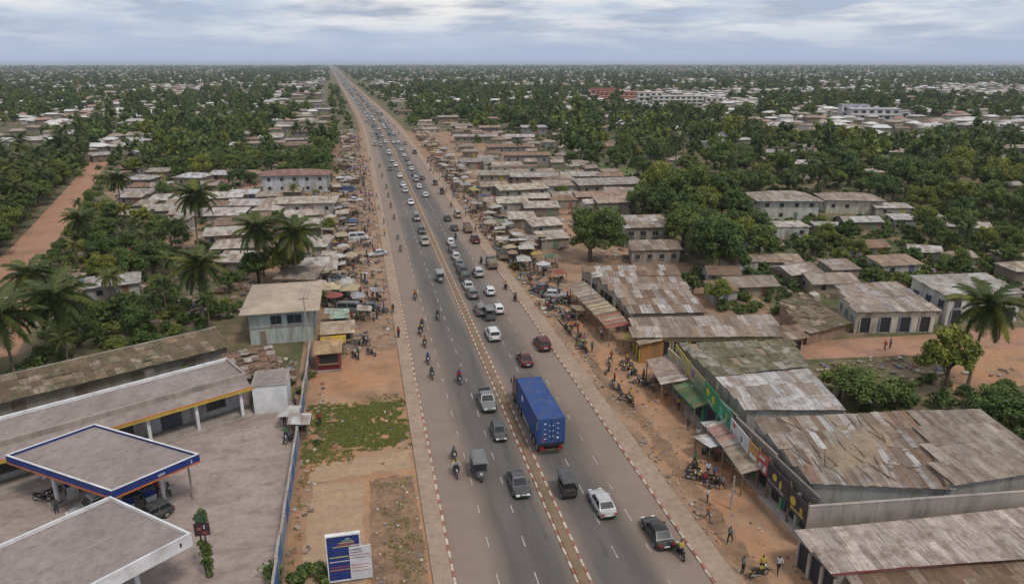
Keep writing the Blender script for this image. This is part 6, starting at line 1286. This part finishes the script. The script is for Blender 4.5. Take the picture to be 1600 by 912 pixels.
def lorry(x, y, h, cabc, cargoc, L=5.2, label=None, s=.85):
    t = thing('lorry', label, 'truck', (x, y, .014), h, 'vehicles on the highway'); t.scale = (s,)*3
    MB().loft([[(-1.0, L/2-1.5, .5), (1.0, L/2-1.5, .5), (1.0, L/2, .5), (-1.0, L/2, .5)], [(-1.0, L/2-1.5, 1.5), (1.0, L/2-1.5, 1.5), (1.0, L/2, 1.45), (-1.0, L/2, 1.45)], [(-.9, L/2-1.4, 2.25), (.9, L/2-1.4, 2.25), (.9, L/2-.35, 2.25), (-.9, L/2-.35, 2.25)]]).build('cab', M['paint'], t, color=cabc, smooth=30)
    MB().add([(-.85, L/2+.01, 1.5), (.85, L/2+.01, 1.5), (.8, L/2-.33, 2.18), (-.8, L/2-.33, 2.18)], [(1,0,3,2)]).build('windscreen', M['glass'], t)
    MB().box(-1.05, 1.05, -L/2, L/2-1.6, .8, .95).box(-1.05, -.98, -L/2, L/2-1.6, .95, 1.7).box(.98, 1.05, -L/2, L/2-1.6, .95, 1.7).box(-.98, .98, -L/2, -L/2+.07, .95, 1.7).box(-.98, .98, L/2-1.67, L/2-1.6, .95, 2.0).build('cargo_box', M['wood'], t)
    MB().loft([[(-.95, -L/2+.1, .96), (.95, -L/2+.1, .96), (.95, L/2-1.7, .96), (-.95, L/2-1.7, .96)], [(-.96, -L/2+.1, 1.6), (.96, -L/2+.1, 1.6), (.96, L/2-1.7, 1.7), (-.96, L/2-1.7, 1.7)], [(-.6, -L/2+.4, 1.95), (.6, -L/2+.4, 1.95), (.6, L/2-2, 2.05), (-.6, L/2-2, 2.05)]]).build('cargo', M['cloth'], t, color=cargoc, smooth=40)
    for xx in (-.85, .85):
        for yy in (-L/2+.9, L/2-.8): wheel(.42, .3).build('wheel', [M['rubber'], M['metal']], t, (xx, yy, .42))
        MB().box(xx-.12, xx+.12, -L/2-.03, -L/2-.005, .72, .85).build('tail_light', M['redlamp'], t)
    if not label: auto(t, 'open lorry with a covered load', 'vehicle', x, y)
    return t
lorry(*(23.67, 130.02), 0, (.05,.05,.05), (.18,.16,.14), 5.0, 'loaded flat lorry at the kerb beside the roadside bushes'); lorry(*(23.77, 161.33), 0, (.18,.04,.03), (.15,.1,.08), 5.5, 'dark red lorry carrying a brown covered load at the kerb')
lorry((26.31, 135.71)[0]+.6, (26.31, 135.71)[1], 0, (.03,.03,.03), (.04,.04,.045), 4.8, 'black covered lorry parked on the pavement beside the bushes')
tricycle(*(23.40, 229.84), 0, (.25,.25,.25), (.1,.1,.1)); tricycle(*(23.72, 212.87), 0, (.1,.1,.1), (.1,.1,.1))
for p in ((23.82, 192.36), (19.93, 154.36), (23.89, 109.32), (23.58, 115.85), (22.18, 133.16), (24.77, 260.12), (26.04, 282.87)): rider(*p, 0, False)
for p, k, c in (((17.75, 224.73), 'sedan', 'white'), ((17.91, 239.04), 'van', 'silver'), ((18.29, 252.03), 'sedan', 'grey'), ((18.35, 264.80), 'sedan', 'white'), ((18.66, 278.80), 'hatch', 'silver'), ((18.61, 292.33), 'sedan', 'grey'), ((18.42, 304.98), 'sedan', 'white'), ((18.37, 325.96), 'sedan', 'white'), ((23.56, 315.21), 'van', 'charcoal'), ((18.36, 209.60), 'sedan', 'white'), ((20.39, 242.72), 'hatch', 'charcoal')): car(k, *p, 0, c)
# thinning traffic towards the horizon
cols = ['white']*6+['silver']*4+['grey', 'charcoal', 'black', 'beige', 'blue', 'dark red']
for side, h in ((0, PI), (1, 0)):
    for lane_x in ((7.6, 10.2, 12.8) if side == 0 else (16.7, 19.4, 22.2)):
        y = 345+random.uniform(0, 20)
        while y < 1900:
            if (lane_x in (7.6, 22.2)) and y < 800 and random.random() < .5: rider(lane_x+sh(y)+random.uniform(-1, 1), y, h, False)
            else: car(random.choice(['sedan', 'sedan', 'hatch', 'suv', 'van']), lane_x+sh(y)+random.uniform(-.4, .4), y, h, random.choice(cols), full=False)
            y += random.uniform(15, 46)*(1+y/1400)
# ------------------------------------------------------------------ market stalls, parked motorcycles, people
def stall_mesh(kind):
    P_ = {}
    w, d, h = 2.4, 2.0, 2.1
    if kind == 0: P_['roof'] = slab_quad([(-w/2-.2, -d/2-.3, h), (w/2+.2, -d/2-.3, h), (w/2+.2, d/2+.2, h+.3), (-w/2-.2, d/2+.2, h+.3)], .05)
    elif kind == 1:
        b = MB(); b.add([(-w/2-.2, -d/2-.2, h-.1), (w/2+.2, -d/2-.2, h-.1), (w/2+.2, d/2+.2, h-.1), (-w/2-.2, d/2+.2, h-.1), (-.5, 0, h+.45), (.5, 0, h+.45)], [(0,1,5,4), (1,2,5), (2,3,4,5), (3,0,4), (3,2,1,0)]); P_['roof'] = b
    else:
        b = MB(); n = 8; b.add([(1.3*math.cos(2*PI*k/n), 1.3*math.sin(2*PI*k/n), h-.1) for k in range(n)]+[(0, 0, h+.4)], [(k, (k+1) % n, n) for k in range(n)]+[tuple(range(n))[::-1]]); P_['roof'] = b
    return P_
STALL_ROOF = [stall_mesh(k)['roof'].mesh('roof', M[('tin', 'cloth', 'cloth')[k]]) for k in range(3)]
POST = MB().box(-.04, .04, -.04, .04, -.05, 2.15).mesh('post', M['wood']); TABLE = MB().box(-1, 1, -.4, .4, .68, .75).box(-.95, -.88, -.35, .35, 0, .68).box(.88, .95, -.35, .35, 0, .68).mesh('table', M['wood'])
def goods_mesh(seed):
    g = random.Random(seed); b = MB()
    for k in range(9): b.rbox((g.uniform(-.85, .85), g.uniform(-.3, .3), .75+.1), (g.uniform(.15, .35), g.uniform(.15, .3), g.uniform(.12, .4)), g.uniform(0, 3), k % 3)
    return b.mesh('goods', [M['obj'], M['wood'], M['dark']])
GOODS = [goods_mesh(s) for s in range(4)]
STONE = [(.40,.39,.37), (.33,.29,.25), (.28,.2,.15), (.45,.45,.46), (.30,.31,.33), (.36,.30,.2), (.05,.08,.16), (.10,.16,.10), (.24,.07,.06), (.36,.28,.08), (.24,.22,.2)]
SW = ['pale grey', 'grey-brown', 'brown', 'whitish', 'slate grey', 'tan', 'dark blue', 'green', 'red', 'yellow', 'grey']
def stall(x, y, h, s=1.0, kind=None, tone=None):
    kind = random.choice((0, 0, 0, 0, 1, 2)) if kind is None else kind; i = random.choice((0, 1, 2, 3, 4, 5, 10)) if random.random() < .88 else random.choice((6, 7, 8, 9)); i = tone if tone is not None else i
    t = thing('market_stall', None, 'stall', (x, y, 0), h, 'market stalls along the verges'); t.scale = (s,)*3
    place('roof', STALL_ROOF[kind], t, color=STONE[i])
    if kind == 2: place('post', POST, t)
    else:
        for px in (-1.1, 1.1):
            for py in (-.9, .9): place('post', POST, t, (px, py, 0))
    place('table', TABLE, t, (0, -.35, 0)); place('goods', random.choice(GOODS), t, (0, -.35, 0), color=random.choice([(.4,.3,.1), (.3,.08,.06), (.45,.45,.42), (.1,.2,.1), (.1,.14,.3)]))['kind'] = 'stuff'
    auto(t, '%s %s stall with a goods table' % (SW[i], ('tin-roofed', 'tented', 'parasol')[kind]), 'stall', x, y)
    return t
# the strip between the houses and the pavement, and the far verge
def strew(n, fx, y0, y1, fn, tries=0):
    done = []; k = 0
    while len(done) < n and k < n*30:
        k += 1; y = y0+(y1-y0)*random.random()**1.25; x = fx(y)
        if all((a-x)**2+(b_-y)**2 > 6.2 for a, b_ in done) and clear_of(x, y, -.5): done.append((x, y)); fn(x, y)
    return done
L1 = strew(104, lambda y: random.uniform(-8.6, -2.2)+sh(y), 108, 420, lambda x, y: stall(x, y, random.choice((0, PI/2, -PI/2, PI))+random.uniform(-.2, .2), random.uniform(.8, 1.25)))
L2 = strew(108, lambda y: random.uniform(28.5, 36)+sh(y)+max(0, (y-120)*.008), 122, 420, lambda x, y: stall(x, y, random.choice((0, PI/2, -PI/2, PI))+random.uniform(-.2, .2), random.uniform(.8, 1.3)))
def free(x, y, L, r=1.3): return all((a-x)**2+(b_-y)**2 > r*r for a, b_ in L)
nb = 0
for (x0, x1, y0, y1, n) in ((-7, 1.5, 104, 260, 58), (27.2, 32.5, 96, 135, 16), (27.2, 33, 135, 300, 34), (-5, 1, 260, 380, 14)):
    k = 0
    while k < n:
        x, y = random.uniform(x0, x1), random.uniform(y0, y1)
        if free(x, y, L1+L2): bike(x+sh(y), y, random.uniform(0, 6.3), y < 135, None, 'parked motorcycles', 'parked motorcycle')
        k += 1
for (x0, x1, y0, y1, n) in ((-7, 2.6, 100, 280, 95), (26.8, 33, 100, 300, 85), (-6, 2, 280, 400, 16), (3.5, 4.7, 90, 300, 8), (24.9, 26.3, 90, 300, 8)):
    for _ in range(n):
        x, y = random.uniform(x0, x1), random.uniform(y0, y1); z = .13 if 3.4 < x < 4.9 or 24.6 < x < 26.5 else 0
        person(x+sh(y), y, z, random.uniform(0, 6.3), random.choice(('stand', 'stand', 'walk')))
for p, k, c in (((-0.36, 109.57), 'sedan', 'charcoal'), ((-3.09, 109.22), 'van', 'grey'), ((-5.21, 126.68), 'sedan', 'silver'), ((-3.44, 117.95), 'hatch', 'white'), ((2.20, 143.40), 'sedan', 'silver'), ((-1.60, 158.34), 'van', 'white'), ((-3.36, 175.65), 'sedan', 'charcoal'), ((-2.23, 205.66), 'sedan', 'white'), ((-4.13, 222.24), 'van', 'blue'), ((29.93, 113.37), 'sedan', 'charcoal'), ((30.96, 109.54), 'hatch', 'silver'), ((34.12, 171.44), 'sedan', 'charcoal'), ((33.24, 159.31), 'sedan', 'grey'), ((35.53, 213.78), 'van', 'white')):
    car(k, *p, random.choice((PI/2, -PI/2))+random.uniform(-.4, .4), c, None, 'cars parked beside the market', desc='parked %s %s' % (c, KW[k]))
# nearer street life on the far verge
for p in ((28.53, 94.62), (28.48, 92.76), (29.89, 95.15), (29.26, 90.53), (28.59, 86.29), (28.80, 88.15), (30.45, 81.00), (29.47, 78.73), (32.46, 80.15), (32.20, 78.55), (32.11, 76.97), (28.63, 74.47), (28.97, 73.13), (28.93, 70.87), (29.03, 69.67), (32.22, 74.64), (32.49, 73.65), (33.05, 72.98), (34.16, 74.22), (29.93, 55.17), (29.80, 53.27), (30.70, 53.08), (30.77, 52.19), (29.40, 53.80), (28.21, 40.27), (28.48, 105.67), (28.62, 103.39), (30.19, 105.96), (29.62, 101.62), (28.23, 111.19), (28.58, 109.01)):
    bike(*p, random.uniform(0, 6.3), True, None, 'parked motorcycles', 'parked motorcycle')
for p in ((29.58, 97.18), (29.05, 93.70), (29.68, 92.50), (29.39, 88.51), (28.58, 85.37), (29.58, 85.62), (31.06, 81.94), (32.92, 80.90), (29.10, 75.30), (29.45, 70.76), (32.96, 75.43), (30.42, 55.89), (30.13, 54.32), (30.76, 53.85), (31.10, 53.21), (29.71, 52.41), (31.05, 51.59), (28.82, 50.01), (27.69, 47.65), (28.00, 44.40), (27.18, 40.86), (28.65, 40.55), (29.88, 40.28), (32.96, 62.67), (32.87, 60.18), (33.53, 69.89), (33.97, 67.31), (38.87, 93.79), (35.57, 91.77), (32.43, 89.85), (36.92, 81.79)):
    person(*p, 0, random.uniform(0, 6.3), random.choice(('stand', 'stand', 'walk')))
for p in ((-8.41, 74.01), (-9.15, 76.52), (-10.03, 72.86), (-9.60, 69.52), (-6.24, 72.05), (-5.29, 87.58), (-3.31, 97.48), (-1.99, 90.09), (-0.64, 94.43), (2.16, 109.04), (1.30, 114.14), (-20.07, 61.46), (-27.76, 63.62), (-13.62, 126.49), (69.41, 77.58), (70.59, 78.03)):
    person(*p, 0, random.uniform(0, 6.3), random.choice(('stand', 'walk', 'stand')))
for p in ((-1.96, 94.72), (-1.06, 95.75), (-0.27, 90.85), (-2.41, 90.18), (-0.39, 108.02), (1.15, 109.25), (2.10, 107.49), (0.53, 104.83), (-1.90, 105.35), (-9.76, 75.38), (-9.05, 69.13), (-19.33, 61.82)): bike(*p, random.uniform(0, 6.3), True, None, 'parked motorcycles', 'parked motorcycle')
for p, kk, tn in (((-5.75, 104.72), 0, 3), ((-1.86, 112.15), 1, 4), ((1.30, 114.14), 0, 4), ((-0.93, 105.14), 0, 1), ((-5.00, 115.49), 1, 3), ((-3.46, 120.50), 0, 0), ((34.52, 59.83), 1, 3), ((32.38, 57.05), 0, 3), ((35.21, 57.71), 0, 8), ((35.19, 85.59), 1, 9), ((31.64, 98.18), 0, 5), ((34.21, 118.26), 1, 8), ((32.38, 122.82), 0, 3), ((-8.16, 70.31), 0, 3), ((-9.34, 72.72), 1, 0)): stall(*p, random.uniform(-.3, .3)+PI/2, .9, kk, tn)
for a, b_, k, c, h in ((6.6, 2.2, 'sedan', 'charcoal', .9), (6.9, 5.2, 'suv', 'silver', .9), (12.2, 4.0, 'hatch', 'charcoal', .9)):
    q = qA(a, b_, 0); car(k, q.x, q.y, math.atan2(-4.6,-5.8)-PI/2, c, {'sedan': 'dark sedan refuelling at the inner island under the blue-edged canopy', 'suv': 'silver off-roader waiting under the blue-edged canopy', 'hatch': 'dark hatchback beside the outer pumps of the blue-edged canopy'}[k], 'cars at the filling station', s=.92)
for a, b_ in ((1.2, 2), (1.5, 3.4), (4.6, 6.9), (9.0, 6.6), (8.6, 1.0)):
    q = qA(a, b_, 0); person(q.x, q.y, 0, random.uniform(0, 6), 'stand')
for a, b_ in ((1.0, 5), (1.3, 6.1), (8.7, 2.2)):
    q = qA(a, b_, 0); bike(q.x, q.y, random.uniform(0, 6), True, None, 'motorcycles at the filling station', 'motorcycle at the pumps')
# poles
def pole(x, y, h, label=None, arm=True):
    t = thing('utility_pole', label, 'pole', (x, y, 0), 0, 'utility poles along the verges')
    MB().tube((0, 0, -.1), (0, 0, h), .12, .07, 8).build('post', M['conc'], t, smooth=40)
    if arm:
        MB().box(-.7, .7, -.05, .05, h-.5, h-.4).build('crossarm', M['wood'], t)
        for k in (-.6, 0, .6): MB().tube((k, 0, h-.4), (k, 0, h-.25), .04, .03, 6).build('insulator', M['white'], t)
    if not label: auto(t, 'slim grey utility pole', 'pole', x, y)
for y in (96, 112, 150, 190, 230, 275, 325, 380, 440, 510, 590): pole(-8.9+sh(y)+(0 if y < 400 else 7), y, 7.5)
for y in (100, 128, 165, 205, 250, 300, 355, 430, 510, 600): pole(34.0+sh(y)-(0 if y < 400 else 5), y, 7.0)
pole(*(30.44, 48.67), 3.4, 'short white pole standing in front of the shop awnings', False)
pole(*(-17.01, 60.50), 5.2, 'leaning slim lamp pole beside the blue-edged canopy', False)
def wires(x, ys, label):
    t = thing('overhead_wire', label, 'wire', (x, ys[0], 0))
    for k in (-.6, 0, .6):
        b = MB()
        for y0, y1 in zip(ys, ys[1:]):
            n = 6
            for i in range(n):
                f = lambda s: Vector((x*0+k+sh(y0)+(sh(y1)-sh(y0))*s, y0-ys[0]+(y1-y0)*s, 7.3-.5*4*s*(1-s)))
                b.tube(f(i/n), f((i+1)/n), .012, .012, 3, cap=False)
        b.build('cable', M['dark'], t)
wires(-8.9, (96, 112, 150, 190, 230, 275, 325, 380), 'sagging overhead wires on the poles along the market strip')
wires(34.0, (100, 128, 165, 205, 250, 300, 355), 'sagging overhead wires on the poles along the shop rows')
# loose rubbish on the ground: nobody could count it
def litter(name, areas, label):
    b = MB(); cols = []
    pal = [(.46,.42,.38), (.34,.27,.21), (.28,.2,.14), (.2,.15,.11), (.09,.08,.08), (.13,.16,.24), (.26,.12,.09), (.16,.12,.09), (.38,.33,.29), (.24,.19,.15), (.3,.22,.16), (.33,.25,.19)]
    for (x0, x1, y0, y1, n, smax) in areas:
        for _ in range(n):
            y = random.uniform(y0, y1); x = random.uniform(x0, x1)+sh(y); s = random.uniform(.07, smax); b.rbox((x, y, s*.2-.01), (s*random.uniform(.6, 1.8), s, s*random.uniform(.25, .8)), random.uniform(0, 3), 0, random.uniform(-.3, .3)); cols += [random.choice(pal)]*6
    me = b.mesh(name, M['tint']); a = me.attributes.new('tint', 'FLOAT_COLOR', 'FACE'); a.data.foreach_set('color', np.array([(*c, 1) for c in cols], dtype=np.float32).ravel())
    tag(place(name, me), label, 'litter', kind='stuff')
litter('litter', [(-7.8, -6.2, 47, 92, 80, .4), (-7.5, 3.2, 62, 76, 70, .25), (-1, 3.2, 45, 60, 110, .2), (-7, 3, 92, 120, 300, .5), (-8, 3, 120, 300, 1500, .7), (27, 33, 36, 60, 90, .2), (27.5, 34, 60, 100, 150, .3), (27, 34, 100, 300, 1300, .8), (-6, 1, 300, 420, 400, .8), (36, 44, 76, 80, 60, .5), (-22, -10, 82, 92, 160, .8), (26.6, 28, 36, 100, 120, .3)], 'scattered rubbish and stones on the dirt verges')
litter('rubble', [(56, 72, 68, 76, 150, .5), (72, 92, 60, 70, 60, .6), (55, 75, 84, 92, 120, .7), (70, 130, 95, 125, 400, 1.2), (-60, -20, 110, 190, 700, 1.2), (-50, -10, 190, 260, 500, 1.4), (40, 90, 130, 230, 500, 1.4)], 'stones and broken masonry around the houses')
# ------------------------------------------------------------------ the rest of the town
def town():
    n = 15000; D = np.exp(rng.uniform(math.log(330), math.log(9500), n)); a = rng.uniform(-.78, .78, n)+.213; X, Y = D*np.sin(a), D*np.cos(a)
    off = X-14.8-shift(Y); k = (np.abs(off) > 40) & (rng.random(n) < np.clip(1.35-1.1*(vnoise(X, Y, 170, 1)*.55+vnoise(X, Y, 60, 2)*.45)-np.clip((D-3000)/7000, 0, .5), .12, 1)*np.clip(D/1100, .3, 1))
    k &= ~((off > 0) & (off < 140) & (Y < 620)); k &= ~((off < 0) & (off > -95) & (Y < 330))
    X, Y, D = X[k], Y[k], D[k]; o = np.argsort(D); X, Y, D = X[o], Y[o], D[o]
    roofs = [(.5,.48,.47), (.42,.39,.37), (.36,.32,.29), (.58,.57,.57), (.62,.61,.6), (.55,.53,.52), (.30,.245,.205), (.33,.2,.16), (.40,.37,.35), (.26,.2,.16)]; left = max(0, 292-HCOUNT[0]); vs, fs, cs = [], [], []
    for x, y, d in zip(X, Y, D):
        if d < 900 and not clear_of(x, y, 6): continue
        w, dp, h = random.uniform(5, 10)*(1+d/9000), random.uniform(5, 7.5), random.uniform(2.6, 3.8)*(1.5 if random.random() < .12 else 1); rz = random.uniform(-.5, .5); rc = random.choice(roofs); wc = random.choice(WALLS+[(.6,.59,.57), (.55,.5,.46)])
        if left > 0: house(x, y, w, dp, h, rz, random.choice(('gable', 'hip', 'gable', 'mono')), rc, wc, detail=0); left -= 1; continue
        c, s = math.cos(rz), math.sin(rz); f = lambda a, b_, z: (x+c*a-s*b_, y+s*a+c*b_, z); i = len(vs); hw, hd = w/2, dp/2; rh = random.uniform(.6, 1.4)
        vs += [f(-hw,-hd,0), f(hw,-hd,0), f(hw,hd,0), f(-hw,hd,0), f(-hw,-hd,h), f(hw,-hd,h), f(hw,hd,h), f(-hw,hd,h), f(-hw-.5,-hd-.6,h-.1), f(hw+.5,-hd-.6,h-.1), f(hw+.5,hd+.6,h-.1), f(-hw-.5,hd+.6,h-.1), f(-hw*.7,0,h+rh), f(hw*.7,0,h+rh)]
        fs += [tuple(i+q for q in t) for t in ((0,1,5,4),(1,2,6,5),(2,3,7,6),(3,0,4,7),(8,9,13,12),(9,10,13),(10,11,12,13),(11,8,12))]; cs += [wc]*4+[rc]*4
    me = bpy.data.meshes.new('distant_town'); me.from_pydata(vs, [], fs); a = me.attributes.new('tint', 'FLOAT_COLOR', 'FACE'); a.data.foreach_set('color', np.array([(*c, 1) for c in cs], dtype=np.float32).ravel()); me.materials.append(M['tint'])
    tag(place('distant_town', me), 'countless small pale houses scattered through the distant trees', 'town', kind='stuff')
town()
haze_box()
# ------------------------------------------------------------------ labels from what stands around
ONE = 'zeroth first second third fourth fifth sixth seventh eighth ninth tenth eleventh twelfth thirteenth fourteenth fifteenth sixteenth seventeenth eighteenth nineteenth'.split()
TENS = {20: 'twent', 30: 'thirt', 40: 'fort', 50: 'fift', 60: 'sixt', 70: 'sevent', 80: 'eight', 90: 'ninet'}
def ordinal(n):
    if n < 20: return ONE[n]
    if n < 100: return TENS[n//10*10]+('ieth' if n % 10 == 0 else 'y-'+ONE[n % 10])
    return ('one hundredth' if n == 100 else 'hundred-and-'+ordinal(n-100)) if n < 200 else 'two-hundredth' if n == 200 else 'two-hundred-and-'+ordinal(n-200)
def side(dx, dy):
    return ('beyond' if dy > 0 else 'before') if abs(dy) > abs(dx) else ('roadward of' if False else 'beside')
buckets = {}
for o, desc, word, x, y in AUTO:
    lm = min(LANDMARKS, key=lambda l: (l[1]-x)**2+(l[2]-y)**2); dy = y-lm[2]; rel = 'beyond' if dy > 0 else 'before'
    buckets.setdefault((word, lm[0], rel), []).append((math.hypot(x-lm[1], dy), o, desc))
for (word, lm, rel), L in buckets.items():
    L.sort(key=lambda q: q[0])
    for k, (d, o, desc) in enumerate(L): o['label'] = '%s, %s %s %s the %s' % (desc, ordinal(k+1), word, rel, lm)
